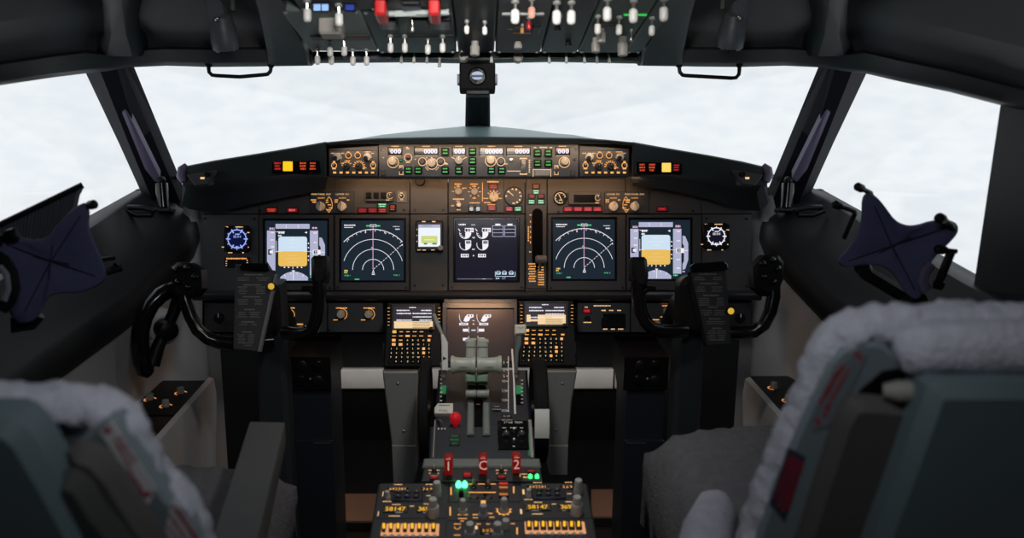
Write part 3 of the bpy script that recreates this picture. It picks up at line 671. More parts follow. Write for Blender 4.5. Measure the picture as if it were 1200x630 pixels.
for x0, x1 in ((577.2, 589.6), (591.2, 603.9)):
    for y in (264.3, 268.4, 272.6, 277): s.seg(SYML, x0, y, x1, y, .6)
    for x in (x0, x1): s.seg(SYML, x, 264.3, x, 277, .6)
    s.rect(SYMW, (x0 + x1) / 2 - 3, 262, (x0 + x1) / 2 + 3, 264)
for a in ((580.4, 318, 580.4, 323.6), (603.6, 318, 603.6, 323.6), (580.4, 323.6, 603.6, 323.6)): s.seg(SYMB, *a, .6)
for i, x in enumerate((584, 591, 599)): s.arc(SYMB, x, 320, 2.6, 0, 180, .7); s.rect(SYMB, x - 2.6, 319.3, x + 2.6, 321.6, 2); s.rect(SYMK, x - 1.4, 319.8, x - .6, 321.2, 4); s.rect(SYMK, x + .3, 319.8, x + 1, 321.2, 4)
s.dash(SYMB, 583, 326, 4, 1.5); s.text(SYMB, '3.7', 590.5, 325.6, 2.4); s.seg(SYML, 535.8, 326.6, 577, 326.6, .35); s.dash(SYMW, 567, 326.6, 4, .8)
s.done()

# standby display
t = T('standby_display', 'small square standby screen, pale lit, beside the upper engine display', 'display', FM, 503, 276)
t.plate('case', 487.5, 258.5, 519.5, 294.5, 0, .014, BLACK, .002, .004); frame_ring(t, 'bezel', (488.5, 260.5, 518.5, 292.5), (490.8, 263.3, 516.2, 289), .017, BEZEL, dz=.0142)
b = t.mb(); t.rect(b, 490.8, 263.3, 516.2, 289, .0144); t.screen = t.part('screen', b, SCRW, recalc=False)
for nm, m, r in (('screen_marking', SYML, (490.8, 263.3, 516.2, 267)), ('screen_marking', emi('standby green', S(60, 130, 110), 1), (495, 264, 507, 266.6)), ('screen_marking', emi('standby lime', S(205, 215, 120), 1), (494, 276.5, 513, 285))):
    b = t.mb(); t.rect(b, *r, .0147); t.part(nm, b, m, t.screen, recalc=False)
b = t.mb()
for x, y in ((503.5, 272), (503.5, 276), (503.5, 281)): t.dash(b, x, y, 11, 1.2, .015)
t.part('screen_marking', b, SYMW, t.screen, recalc=False)
b = t.mb(); t.rect(b, 497, 284.6, 501, 286.6, .015); t.rect(b, 507, 284.6, 512, 286.6, .015); t.part('screen_marking', b, emi('standby teal', S(90, 130, 125), 1), t.screen, recalc=False)
t.knob(516.8, 290.6, 3.4, .018, KNOB, .014, pointer=False)
b = t.mb()
for x, y in ((497, 259.8), (508.6, 259.8), (491.5, 292.6), (497.5, 292.8), (507.5, 292.6)): t.rect(b, x - 2, y - .6, x + 2, y + .6, .0146)
for y in (269, 276, 283): t.rect(b, 488.6, y - .5, 489.8, y + .5, .0176)
t.part('key_legend', b, CREAML, recalc=False)
# clocks
for (cx, cy, lab, r0) in ((279, 280, 'round blue faced clock at the panel end by the left tiller wheel', 13), (838.3, 276.8, 'round dark clock with white ring at the panel end by the right yoke', 12)):
    t = T('clock', lab, 'clock', FM, cx, cy, 'panel clocks')
    q = 15.7
    t.polyplate('case', [(cx - q + 4, cy - q), (cx + q - 4, cy - q), (cx + q, cy - q + 4), (cx + q, cy + q - 4), (cx + q - 4, cy + q), (cx - q + 4, cy + q), (cx - q, cy + q - 4), (cx - q, cy - q + 4)], 0, .009, BLACK, .002)
    b = t.mb(); x, y = t.p(cx, cy); k = t.k; b.lathe([(r0 * k, .008), (r0 * k, .0096), (r0 * k * .97, .0098)], x, y, 0, 32); t.screen = t.part('dial', b, SCRB if cx < 400 else SCRE)
    b = t.mb(); t.ringmark(b, cx, cy, r0 * .82, 1.2, z=.0103)
    t.ticks(b, cx, cy, r0 * .6, r0 * .98, range(0, 360, 60), 1.3, .0104); t.ticks(b, cx, cy, r0 * .8, r0 * .98, range(30, 360, 60), .8, .0104); t.dash(b, cx, cy + r0 * .72, 3.4, 2.2, .0104)
    t.dash(b, cx + .5, cy - 5.6, 5, 1.7, .0104); t.text(b, '18:04', cx + .3, cy - 2.8, 3, .0104); t.part('dial_marks', b, SYMC if cx < 400 else SYMW, t.screen, recalc=False)
    b = t.mb()
    for x_, y_, w_ in ((-12, -14, 3), (2.5, -14, 9), (13.4, -7.5, 3), (-16.6, 9.5, 2.6), (13.3, 9.5, 1.2), (-8, 16, 5), (7, 16, 2)): t.dash(b, cx + x_, cy + y_, w_, 1.3, .0096)
    t.part('key_legend', b, CREAML, recalc=False)
    for x_, y_ in ((-12.5, -12.5), (12.5, -12.5), (-12.5, 12.5), (12.5, 12.5)): t.knob(cx + x_, cy + y_, 1.6, .014, BLACK, .007, pointer=False, name='button')
t = T('readout_strip', 'narrow black readout strip with orange caption under the left clock', 'readout', FM, 278, 306)
t.plate('case', 264, 301, 293, 313, 0, .005, BLACK)
b = t.mb(); t.dash(b, 278, 302.8, 24, 1.9, .0056); t.part('caption', b, AMBER, recalc=False)
b = t.mb()
for y in (306, 308.5, 311): t.dash(b, 266, y, 1.6, 1, .0056); t.dash(b, 290.5, y - 1, 1.6, 1, .0056)
t.part('caption', b, CREAML, recalc=False)

# ---- display selector panels
def selector(label, x0, x1, big, small, flip):
    t = T('display_selector_panel', label, 'control panel', FM, (x0 + x1) / 2, 238, 'display selector panels')
    t.plate('face_plate', x0, 224.5, x1, 250, 0, .004, PANELD)
    kz = .004
    KL = mat('knob grey lit', (.78, .72, .64), .5, var=.04); t.bars(big, 242, 5.2, .02, KL, kz); t.bars(small, 242, 5.2, .02, KL, kz)  # knobs coloured paler to carry the light falling on them
    b = t.mb(); z = .0046
    t.text(b, 'MAIN PANEL DUs'.replace('s', 'S'), big + .3, 227.6, 1.9, z); t.text(b, 'LOWER DU', small, 227.6, 1.9, z)
    t.part('caption', b, CREAML, recalc=False)
    b = t.mb(); t.text(b, 'NORM', big + .4, 232, 1.9, z); t.text(b, 'NORM', small + .3, 232, 1.9, z)
    t.dash(b, big - 8.3, 234.3, 6.5, 1.7, z); t.dash(b, big - 7.6, 236.8, 4.6, 1.7, z); t.dash(b, small - 6.8, 234.3, 4, 1.7, z); t.dash(b, small - 6.8, 236.6, 4, 1.7, z); t.dash(b, small + 7, 234.3, 3, 1.7, z)
    t.part('caption', b, AMBER, recalc=False)
    b = t.mb(); sx = 1 if not flip else -1; ax = big + 9.5 * sx
    P = [(ax - 1.8 * sx, 233.5), (ax, 230.5), (ax + 2.4 * sx, 233), (ax + 4, 239) if not flip else (ax - 4, 239), (ax + 3.4 * sx, 244), (ax, 249), (ax - 3.5 * sx, 244.5)]
    for p_, q_ in zip(P, P[1:]): b.seg(t.p(*p_), t.p(*q_), .6 * t.k, z)
    for x_, y_, w_ in ((-2 * sx, 234.6, 3), (-2 * sx, 237, 3), (.6 * sx, 240, 3.6), (2.4 * sx, 243.6, 4.6), (-.5 * sx, 245.8, 3.6)): t.dash(b, ax + x_, y_, w_, 1.4, z)
    t.part('dial_marks', b, AMBER, recalc=False)
selector('display selector panel with two grey knobs above the left navigation display', 363.8, 415.5, 376.3, 401.4, False)
selector('display selector panel with two grey knobs above the right attitude display', 708, 760, 743, 718.3, True)

def lamp(label, px, py, w, h, m, leg, rows=2, name='warning_light', group='small warning lights on the main panel', cat='warning light', words=None, lit=True):
    t = T(name, label, cat, FM, px, py, group)
    t.plate('housing', px - w / 2 - 1, py - h / 2 - 1, px + w / 2 + 1, py + h / 2 + 1, 0, .004, BLACK, .0008)
    t.plate('lens', px - w / 2, py - h / 2, px + w / 2, py + h / 2, .003, .0048, m, .0005)
    b = t.mb()
    for i in range(rows):
        yy = py + (i - (rows - 1) / 2) * h / rows * .9
        if words and i < len(words): t.text(b, words[i], px, yy, h / rows * .62, .0053)
        else: t.dash(b, px, yy, w * random.uniform(.6, .82), h / rows * .58, .0053)
    t.part('legend', b, leg, recalc=False); return t
lamp('small red warning light above the left attitude display, the one nearer the left clock', 318.6, 246.2, 11.5, 4.6, REDA, REDX)
lamp('small red warning light above the left attitude display, the one nearer the display selector panel', 342.9, 246.2, 11.5, 4.6, REDA, PINKL, 1)
lamp('lone small red warning light above the right attitude display', 775.6, 244.8, 11, 4.2, REDA, REDL, 1)
lamp('green lit annunciator above the row of three red lights', 448.2, 240.6, 10.2, 5, emi('green annunciator deep', S(20, 105, 60), 1), GREENB)
for i, x in enumerate((425, 436.8, 448.4)):
    lamp(['red annunciator in the row of three, the one nearest the display selector panel', 'red annunciator, middle of the row of three', 'red annunciator in the row of three, directly below the green one'][i], x, 246.5, 9.6, 4.8, REDA, [REDL, REDL, REDX][i], 2, group='row of three red annunciators')
lamp('square dark annunciator with orange letters beside the three red lights', 460.3, 243.4, 7, 6.8, BTN, REDX, 3)
for i, x in enumerate((665.6, 677.1, 688.7, 700)):
    lamp(['first of the four red annunciators above the right navigation display, under the round gauge', 'second of the four red annunciators counted from the round gauge', 'third of the four red annunciators counted from the round gauge', 'last of the four red annunciators, farthest from the round gauge'][i], x, 245, 9.8, 4.6, emi('red annunciator brighter', S(165, 22, 40), .9), PINKL, 2, group='row of four red annunciators')

# small switch box and toggle plate
t = T('switch_box', 'small raised box of three black push switches above the three red lights', 'switch box', FM, 444, 230.5)
t.plate('case', 428, 224.5, 461.5, 236.3, 0, .012, PANEL, .002)
for x in (433, 441.5, 450): t.plate('push_switch', x - 3.2, 226, x + 3.2, 233, .012, .017, GLOSSB, .001)
t.knob(457.6, 229.5, 2.6, .01, KNOBD, .012)
b = t.mb(); t.ringmark(b, 457.6, 229.5, 3.6, .5, 60, 330, .0126); t.dash(b, 455, 234.7, 4, 1.2, .0126); t.part('dial_marks', b, CREAML, recalc=False)
t = T('toggle_plate', 'square plate with one small toggle switch beside the switch box', 'switch', FM, 470.5, 230)
t.plate('face_plate', 464.5, 223.5, 477.3, 237.5, 0, .003, mat('plate warm grey', (.10, .10, .10), .5), .001)
t.toggle(470.6, 229.6, .014, .0026, BLACK, tip=STEEL, z=.003)
b = t.mb(); t.dash(b, 470.6, 225.8, 3, 1.4, .0036); t.dash(b, 471, 234, 4, 1.2, .0036); t.ringmark(b, 470.6, 229.6, 3, .4, 0, 360, .0036); t.part('caption', b, CREAML, recalc=False)

# engine / autobrake control panel
t = T('brake_control_panel', 'grey control panel with selector knobs above the upper engine display', 'control panel', FM, 558, 228)
t.plate('face_plate', 525.9, 205, 590.3, 249, 0, .004, PANEL)
z = .0046
t.bars(537.2, 224.4, 4, .016, KNOB, .004); t.bars(556, 224.8, 4, .016, KNOB, .004)
b = t.mb(); x, y = t.p(537.7, 240.3); k = t.k; b.lathe([(2.9 * k, .004), (2.9 * k, .014), (2.2 * k, .017)], x, y, 0, 16); t.part('knob', b, WHITEP)
t.bars(578.6, 231, 5.6, .02, KNOBC, .004, name='brake_knob', label='cream knob')
b = t.mb()
t.dash(b, 536.8, 215.8, 8, 1.8, z); t.dash(b, 537.2, 218.4, 4, 1.4, z); t.dash(b, 555.5, 215.8, 9, 1.8, z); t.dash(b, 555.6, 218.4, 5, 1.3, z); t.dash(b, 537.3, 233.3, 13, 1.8, z); t.dash(b, 537, 235.7, 4, 1.4, z)
t.dash(b, 530.8, 241, 4, 1.6, z); t.dash(b, 537.6, 245.8, 4.6, 1.6, z); t.dash(b, 544.4, 220.4, 5, 1.2, z); t.dash(b, 556.2, 237.7, 12, 1.4, z); t.dash(b, 578, 213, 14, 2.2, z)
t.dash(b, 569.5, 232.5, 6, 1.4, z); t.dash(b, 586.3, 232.5, 4, 1.4, z); t.dash(b, 571, 237.4, 8, 1.4, z); t.dash(b, 576, 239.9, 9, 1.6, z); t.dash(b, 555.8, 232.3, 4, 1.2, z)
t.ticks(b, 537.2, 224.4, 5, 7.4, (30, 90, 130, 180), .7, z); t.ticks(b, 556, 224.8, 5, 7.6, (0, 45, 90, 135, 180, 225, 270, 315), .7, z); t.ticks(b, 578.6, 231, 6.2, 8.6, (35, 60, 90, 120, 145), .8, z)
t.seg = b.seg(t.p(565.4, 214), t.p(565.4, 236), .7 * k, z)
t.part('dial_marks', b, AMBER, recalc=False)
t.light(578, 218.7, 9.6, 5, REDA, REDL, 2, d=.0062); t.light(576.2, 243.8, 9, 5.4, REDA, REDX, 2, d=.0062)
for x in (552.3, 560.2): t.plate('guard_switch', x - 2.9, 239.8, x + 2.9, 248, .004, .012, GLOSSB, .0015); t.plate('switch_top', x - 2.4, 239.8, x + 2.4, 243, .008, .0128, SCREW, .0006)
# flap gauge
t = T('flap_gauge', 'round dark flap position gauge with pale figures beside the cream knob', 'gauge', FM, 602, 230)
x, y = t.p(602, 230); k = t.k; b = t.mb(); b.lathe([(11.4 * k, 0), (11.4 * k, .005), (10.6 * k, .0065), (10.2 * k, .004), (.0005, .004)], x, y, 0, 36); t.part('case', b, mat('gauge dial grey', (.035, .042, .044), .5))
b = t.mb()
for a, w in ((180, 3.4), (140, 2.2), (100, 2.4), (68, 2.4), (30, 2.4), (0, 2.8), (-32, 2.4), (-60, 3), (-90, 3.4)):
    a = math.radians(a); t.dash(b, 601.8 + 8.3 * math.cos(a), 229.9 - 8.3 * math.sin(a), w * .8, 2.2, .0072)
b.seg(t.p(601.5, 229.5), t.p(596, 224.5), .8 * k, .0076); t.part('dial_marks', b, CREAML, recalc=False)
lamp('small red light under the flap gauge', 596.6, 244.8, 7.6, 4.6, emi('red annunciator brighter', S(165, 22, 40), .9), PINKL, 2)
lamp('small green light under the flap gauge', 607, 244.8, 8.6, 5, emi('green annunciator deep', S(20, 105, 60), 1), GREENB)

# landing gear panel
t = T('landing_gear_panel', 'upright landing gear panel with green lights, dark slot and gear lever', 'control panel', FM, 628, 270)
t.plate('face_plate', 616.6, 206, 640.4, 338, 0, .004, PANEL)
for x, y, m, leg in ((628, 218.6, emi('red glass dim', S(70, 14, 12), .8), REDX), (623, 230, emi('red glass dim', S(70, 14, 12), .8), REDL), (634, 230, emi('red glass dim', S(70, 14, 12), .8), REDL)): t.light(x, y, 7.4, 4.2, m, leg, 2, d=.0062)
for x, y in ((628, 225), (622.7, 236.5), (633.7, 236.5)): t.light(x, y, 8, 4.8, emi('green annunciator deep', S(20, 105, 60), 1), GREENB, 2, d=.0062)
P = [(623.4, 316)] + [(629.6 - 6.2 * math.cos(PI * k_ / 10), 250.4 - 6.2 * math.sin(PI * k_ / 10)) for k_ in range(11)] + [(635.8, 316)]
t.polyplate('lever_slot', P, .002, .0048, EYE, .0003)
b = t.mb(); q = t.p(632.6, 311); b.tube([(q[0], q[1] - .01, .004), (q[0], q[1] + .012, .03), (q[0], q[1] + .018, .05)], .004, 8); gl_ = t.part('gear_lever', b, METALG)
b = t.mb(); q = t.p(632.6, 304); k = t.k
b.lathe([(3.2 * k, -.015), (4.6 * k, -.012), (4.6 * k, .012), (3.2 * k, .015)], 0, 0, 0, 16); R_ = Matrix.Translation((q[0], q[1], .052)) @ Matrix.Rotation(PI / 2, 4, 'X') @ Matrix.Rotation(PI / 2, 4, 'Y')
b2 = t.mb(); b2.v = [t.M @ R_ @ (t.inv @ v) for v in b.v]; b2.f = b.f; b2.mi = b.mi; t.part('lever_wheel', b2, mat('gear knob grey', (.2, .18, .165), .5), gl_)
b = t.mb()
t.dash(b, 621.8, 252, 3, 1.3, .0046); t.dash(b, 621.5, 295, 3, 1.3, .0046)
for i in range(7): b.rect(*t.p(619.8, 267 + i * 2.6), *t.p(618.4, 265.3 + i * 2.6), .0046)
for y in range(5): b.rect(*t.p(622, 261 + y * 6), *t.p(621, 258.6 + y * 6), .0046)
for i in range(8): t.dash(b, 623 + (i % 2), 309 + i * 2.9, 8, 1.6, .0049); t.dash(b, 634, 313 + i * 2.9, 7, 1.6, .0049)
t.part('placard_text', b, AMBER, recalc=False)
# round gauge + black readout
t = T('pressure_gauge', 'round black gauge with cream marks beside the landing gear lights', 'gauge', FM, 656.3, 232)
x, y = t.p(656.3, 232); k = t.k; b = t.mb(); b.lathe([(8.2 * k, 0), (8.2 * k, .006), (7.5 * k, .007), (7.2 * k, .004), (.0005, .004)], x, y, 0, 30); t.part('case', b, GLOSSB)
b = t.mb(); t.ringmark(b, 656.3, 232, 6.2, .6, 10, 300, .006); t.ticks(b, 656.3, 232, 4.6, 6.2, range(10, 301, 36), .6, .006); b.seg(t.p(658, 235), t.p(654.6, 227.8), .7 * k, .0064); t.dash(b, 657, 234.5, 4, 1.2, .006); t.part('dial_marks', b, CREAML, recalc=False)
t = T('readout', 'black unlit readout window with a little knob above the four red lights', 'readout', FM, 684, 232.6)
t.plate('case', 665.5, 225, 703.5, 240, 0, .012, PANEL, .002); t.plate('window', 671.8, 228.4, 697, 237.6, .010, .0124, GLOSSB, .0003)
t.knob(699.8, 232, 2.4, .01, KNOBD, .012)
b = t.mb(); t.ringmark(b, 699.8, 232, 3.2, .5, 60, 330, .0126); t.dash(b, 699, 238, 4, 1.2, .0126); t.part('dial_marks', b, CREAML, recalc=False)

# ================================================================== glareshield panels
FK = Fr(at(561, 188, 2.10), X, UP)
mc = T('autopilot_panel', 'long lit autopilot panel with green buttons and digit windows across the glareshield', 'control panel', FK, 561, 188)
mc.plate('face_plate', 443.6, 168.8, 678.4, 207.3, -.05, 0, PANEL, .002)
z = .0008
for x0, x1, n, s0 in ((455.7, 470.4, 3, .12), (486.2, 512.8, 4, .40), (530.8, 545, 3, .12), (562.7, 589.3, 5, .22), (594.2, 620.8, 4, .36), (651.8, 667, 3, .12)):
    fr_w = frame_ring(mc, 'digit_window', (x0 - 1, 172.6, x1 + 1, 181.8), (x0, 173.4, x1, 181), .004, BLACK, dz=.001)
    b = mc.mb(); mc.rect(b, x0, 173.4, x1, 181, .0011); mc.part('glass', b, GLOSSB, fr_w, recalc=False)
    b = mc.mb(); w_ = (x1 - x0) * (1 - s0) / n
    for i in range(n): mc.text(b, '0', x0 + (x1 - x0) * s0 + w_ * (i + .5) - .5, 177.3, 5.2, .0016); mc.text(b, '0', x0 + (x1 - x0) * s0 + w_ * (i + .5) + .1, 177.3, 5.2, .0017)
    mc.part('digits', b, WHITEL, fr_w, recalc=False)
b = mc.mb()
for x0, x1 in ((455.7, 470.4), (486.2, 512.8), (530.8, 545), (562.7, 589.3), (594.2, 620.8), (651.8, 667)):
    mc.dash(b, (x0 + x1) / 2, 171.4, 9, 1.3, z); b.rect(*mc.p(x0, 182.9), *mc.p(x1, 182.3), z)
for cx, cy, r in ((460.7, 190, 6.4), (506.3, 192, 6.3), (495, 189.3, 4.6), (516.5, 189.3, 4.6), (575, 188.5, 6.2), (587, 189.3, 4.8), (661.3, 190, 6.2), (478.3, 184.6, 4.4)): mc.ringmark(b, cx, cy, r, .8, z=z)
mc.ringmark(b, 506.3, 192, 8.4, .6, 200, 240, z); mc.ringmark(b, 506.3, 192, 8.4, .6, 300, 340, z)
for (a, c) in (((529, 184), (535, 187)), ((547, 184), (541, 187)), ((594.5, 200.4), (610, 200.4))): b.seg(mc.p(*a), mc.p(*c), .9 * mc.k, z)
for x, y, w_ in ((478, 174, 4), (478.3, 190.3, 5), (477, 172.6, 3), (500, 184.6, 2), (506, 184.4, 2), (523, 192, 4), (592.5, 192, 4.4), (522.6, 191, 3), (627, 172.8, 3), (637, 172.6, 9), (645.5, 172.8, 3), (448, 175.5, 2), (449.3, 184.6, 1.6), (487, 186.7, 1.6)): mc.dash(b, x, y, w_, 1.4, z)
for y0, y1 in ((184.8, 186.2), (203.4, 204.6)): b.rect(*mc.p(609, y1), *mc.p(617.8, y0), z)
for x in (609.4, 617.4): b.rect(*mc.p(x - .4, 187), *mc.p(x + .4, 185), z); b.rect(*mc.p(x - .4, 204.6), *mc.p(x + .4, 202.4), z)
b.rect(*mc.p(620, 202), *mc.p(620.6, 187), z)
for y in range(6): mc.dash(b, 620.6, 187.6 + y * 2.8, 2.4, 1, z)
for a in ((624.4, 199, 645.8, 198.2), (624.4, 207, 625.2, 198), (645, 207, 645.8, 198)): b.rect(*mc.p(a[0], a[1]), *mc.p(a[2], a[3]), z)
for x in (470.2, 652): b.rect(*mc.p(x - 2.4, 204.8), *mc.p(x + 2.4, 193.6), z)
mc.part('panel_lettering', b, CREAML, recalc=False)
for x, y, r in ((460.7, 190, 5.2), (506.3, 192, 5.2), (537.8, 189, 5), (575, 188.5, 5.2), (661.3, 190, 5)): mc.knob(x, y, r, .022, KNOBC if x != 537.8 else KNOB, 0, label='cream knob' if x != 537.8 else None)
for x, y, r in ((495, 189.3, 3.6), (516.5, 189.3, 3.6), (587, 189.3, 3.8)):
    k = mc.k; q = mc.p(x, y); b = mc.mb(); b.lathe([(r * k, 0), (r * k, .008), (r * k * .8, .0095)], q[0], q[1], 0, 16); mc.part('push_button', b, mat('button dark brown', (.03, .012, .008), .4))
for x, y in ((470.2, 199.2), (652, 199.2)):
    mc.plate('toggle_base', x - 1.8, 194.4, x + 1.8, 204.2, 0, .0018, mat('toggle base brown', (.05, .03, .02), .5)); mc.toggle(x, y, .016, .0028, KNOBC, tilt=(0, .35))
mc.toggle(478.3, 184.6, .014, .0026, KNOBC, tip=REDP); mc.light(467.3 + 2.6, 187.8, 3.2, 1.8, emi('small green lamp', S(40, 130, 60), 1), None, d=.002, name='indicator_lamp')
for x, y in ((478.8, 199.8), (490.2, 199.8), (521.8, 178), (521.8, 199.8), (537.8, 199.8), (553.7, 177.6), (553.7, 188.6), (553.7, 199.8), (575.8, 199.8), (588, 199.8), (629.8, 179.4), (642.4, 179.4), (629.8, 191.6), (642.4, 191.6)):
    o = mc.plate('push_button', x - 4.5, y - 4.5, x + 4.5, y + 4.5, 0, .007, BTN, .0015)
    b = mc.mb(); mc.dash(b, x, y - 1.8, 5, 2, .0076); mc.part('legend', b, GREENL, o, recalc=False)
    b = mc.mb(); mc.rect(b, x - 2.8, y + 1.2, x + 2.8, y + 2.7, .0076); mc.part('light_bar', b, GREENL, o, recalc=False)
b = mc.mb(); k = mc.k; q = mc.p(613.3, 194.6); R0 = 8 * k
for i in range(24):
    a0, a1 = PI * i / 24, PI * (i + .62) / 24
    b.rings([[(q[0] - 2.2 * k, q[1] + R0 * math.cos(a_), r_ * math.sin(a_) * .9 + .0) for a_, r_ in ((a0, R0), (a1, R0))] + [(q[0] - 2.2 * k, q[1], 0)], [(q[0] + 2.2 * k, q[1] + R0 * math.cos(a_), R0 * math.sin(a_) * .9) for a_ in (a0, a1)] + [(q[0] + 2.2 * k, q[1], 0)]])
mc.part('thumb_wheel', b, KNOB)
mc.plate('disengage_bar', 626, 199.4, 644.4, 207, 0, .012, mat('bar grey', (.2, .19, .18), .4), .002)
q = mc.p(599, 187.5); b = mc.mb(); b.lathe([(2.2 * k, 0), (2.2 * k, .003), (1.4 * k, .004)], q[0], q[1], 0, 14); mc.part('screw', b, STEEL)
screws(mc, [(447, 175), (675, 175), (673, 187)], 1.6)
for x in (446, 668): mc.plate('latch', x, 199, x + 6, 206, 0, .003, PANELD)
# side control panels either side of it
def efis(label, ox, x0, x1):
    t = T('display_control_panel', label, 'control panel', FK, (x0 + x1) / 2, 191, 'control panels beside the autopilot panel')
    t.plate('face_plate', x0, 175.8, x1, 207, -.05, .001, PANELD, .002); z = .0018
    t.polyplate('cowl', [(x0, 176.2), (x0 if ox < 100 else x0, 170.2 if ox > 100 else 174), (x1, 170.2 if ox < 100 else 174), (x1, 176.2)], -.05, -.002, PANELD, .001)
    f = lambda x: x + ox
    b = t.mb()
    for (x, y) in ((393.4, 187.4), (429.3, 187.4)): pass
    for x in (408.5, 419.3): t.ringmark(b, f(x), 182, 3.3, .9, z=z); t.dash(b, f(x), 177.9, 3, 1.2, z)
    for x, w_ in ((390.5, 5), (396.3, 4), (401.6, 4), (429.4, 4), (432.5, 5), (437, 4)): t.dash(b, f(x), 179.6 if abs(x - 432) > 3 else 178, w_, 1.5, z)
    for x, y in ((391.6, 193.8), (437.4, 193.8)):
        b.rect(*t.p(f(x) - 2.2, 198.4), *t.p(f(x) + 2.2, 197), z); t.ringmark(b, f(x), y, 3, .9, z=z); b.rect(*t.p(f(x) - 1.4, 191), *t.p(f(x) + 1.4, 188.6), z)
    for x in (392.7, 400.2, 407.7, 415, 422.5, 429.8, 437): b.rect(*t.p(f(x) - 1.9, 203.6), *t.p(f(x) + 1.9, 201.2), .0062)
    t.ticks(b, f(406.7), 195, 4.4, 6.4, (40, 65, 90, 115, 140, 165), 1.1, z); t.ticks(b, f(420.8), 195, 4.6, 7.2, (-25, 0, 22, 45, 67, 90, 112, 135, 158, 180), 1.0, z); t.dash(b, f(428), 196.6, 4, 1.4, z); t.dash(b, f(401.6), 191.2, 4, 1.4, z); t.dash(b, f(407.5), 188.3, 6, 1.3, z)
    t.part('panel_lettering', b, AMBER if ox < 100 else AMBER, recalc=False)
    for x in (396, 431.6):
        t.knob(f(x), 184.6, 5, .018, KNOB, .001, pointer=False); t.knob(f(x - 1.6), 186.4, 2.7, .026, BLACK, .001, pointer=False, name='inner_knob')
    for x in (406.7, 420.8): t.knob(f(x), 195.4, 4, .018, KNOBD, .001, pointer=False); t.knob(f(x), 195.4, 2, .024, BLACK, .001, pointer=True, name='inner_knob')
    for x in (391.6, 437.4): t.toggle(f(x), 193.8, .012, .0026, BLACK, tip=KNOBC, z=.001)
    for x in (392.7, 400.2, 407.7, 415, 422.5, 429.8, 437): t.plate('push_button', f(x) - 2.7, 200.4, f(x) + 2.7, 204.4, 0, .006, BTN, .001)
    k = t.k
    for x in (408.5, 419.3):
        q = t.p(f(x), 182); b = t.mb(); b.lathe([(2.4 * k, 0), (2.4 * k, .009), (1.8 * k, .010)], q[0], q[1], 0, 14); t.part('push_button', b, mat('button dark brown', (.03, .012, .008), .4))
efis('small lit control panel of knobs on the glareshield, on the left yoke side', 0, 385, 443)
efis('small lit control panel of knobs on the glareshield, on the right yoke side', 294.3, 679, 737.4)
# warning light clusters
def cluster(label, items, x0, x1, fr, poly):
    t = T('warning_light_cluster', label, 'warning lights', fr, (x0 + x1) / 2, 195, 'glareshield warning light clusters')
    t.polyplate('face_plate', poly, -.004, .001, GLOSSB, .001)
    for x, y, w_, h_, lens, leg in items:
        o = t.plate('light', x - w_ / 2, y - h_ / 2, x + w_ / 2, y + h_ / 2, 0, .003, lens, .0008)
        if leg:
            b = t.mb()
            for i in range(3): t.dash(b, x, y + (i - 1) * h_ * .3, w_ * random.uniform(.6, .85), h_ * .2, .0036)
            t.part('legend', b, leg, o, recalc=False)
DIMR = emi('red lens unlit', S(26, 4, 6), .8)
cluster('warning light cluster with bright yellow light beside the panel on the left yoke side', [(325.6, 194.6, 9, 11, DIMR, REDL), (337.4, 194.8, 11.2, 11.2, YELLOW, None), (355.4, 194.6, 9, 11, BTN, REDX), (366.8, 194.6, 9, 11, BTN, REDX)], 320, 376, Fr(at(348, 195, 2.008), X, UP), [(319, 190), (374, 188), (376, 201.5), (360, 203.5), (319, 203)])
cluster('warning light cluster with pale yellow light beside the panel on the right yoke side', [(752.3, 196.3, 9, 11, BTN, REDX), (763.8, 196.3, 9, 11, BTN, REDX), (780.8, 196.2, 10.6, 10.6, YELLOWP, None), (792.3, 196.4, 8, 9, DIMR, REDL)], 745, 800, Fr(at(770, 196, 2.008), X, UP), [(745, 189.5), (799, 191.5), (799, 204), (760, 204.5), (745, 203)])
# colour of the lowest strip: switch panels under the ledge
FL = Fr(at(562, 370, 2.262), X, UP)
def lower(label, x0, x1, y0=354.5, y1=389):
    t = T('lower_switch_panel', label, 'control panel', FL, (x0 + x1) / 2, 371, 'switch panels under the ledge'); t.plate('face_plate', x0, y0, x1, y1, 0, .004, PANELD); return t
t = lower('switch panel with two cream knobs under the ledge, beside the left keypad unit', 384.5, 449)
b = t.mb(); z = .0046
for x, y in ((400.6, 367.8), (432.8, 367.8)): t.knob(x, y, 5, .018, KNOBC, .004); t.dash(b, x, 360.6, 13, 1.4, z); t.ringmark(b, x, 367.8, 6.4, .6, -60, 100, z); t.dash(b, x - 7, 374.5, 5, 1.2, z)
t.part('panel_lettering', b, AMBER, recalc=False)
b = t.mb(); t.dash(b, 402, 352 + 4, 14, 1.4, z); t.dash(b, 436, 352 + 4, 16, 1.4, z); t.part('panel_lettering', b, mat('brown print', (.06, .025, .014), .6), recalc=False); screws(t, [(386.5, 386.5), (447, 386.5)], 1.3, z=.004)
t = lower('switch panel with small amber lettering under the ledge, seen through the left yoke', 317, 383.5)
b = t.mb(); t.knob(339.4, 368.4, 5, .018, KNOB, .004); t.dash(b, 340.5, 360.6, 11, 1.6, z); t.ringmark(b, 339.4, 368.4, 6.2, .6, -70, 110, z)
for x, y, w_ in ((338, 379.6, 5), (352, 379.6, 7), (365, 379.6, 5), (369, 363, 2), (360, 382, 4)): t.dash(b, x, y, w_, 1.8, z)
t.part('panel_lettering', b, AMBER, recalc=False); t.knob(338.5, 384, 2.8, .014, KNOB, .004); t.knob(353.5, 384, 2.8, .014, KNOB, .004)
t = lower('plain dark switch panel under the ledge at the far left end', 240, 316)
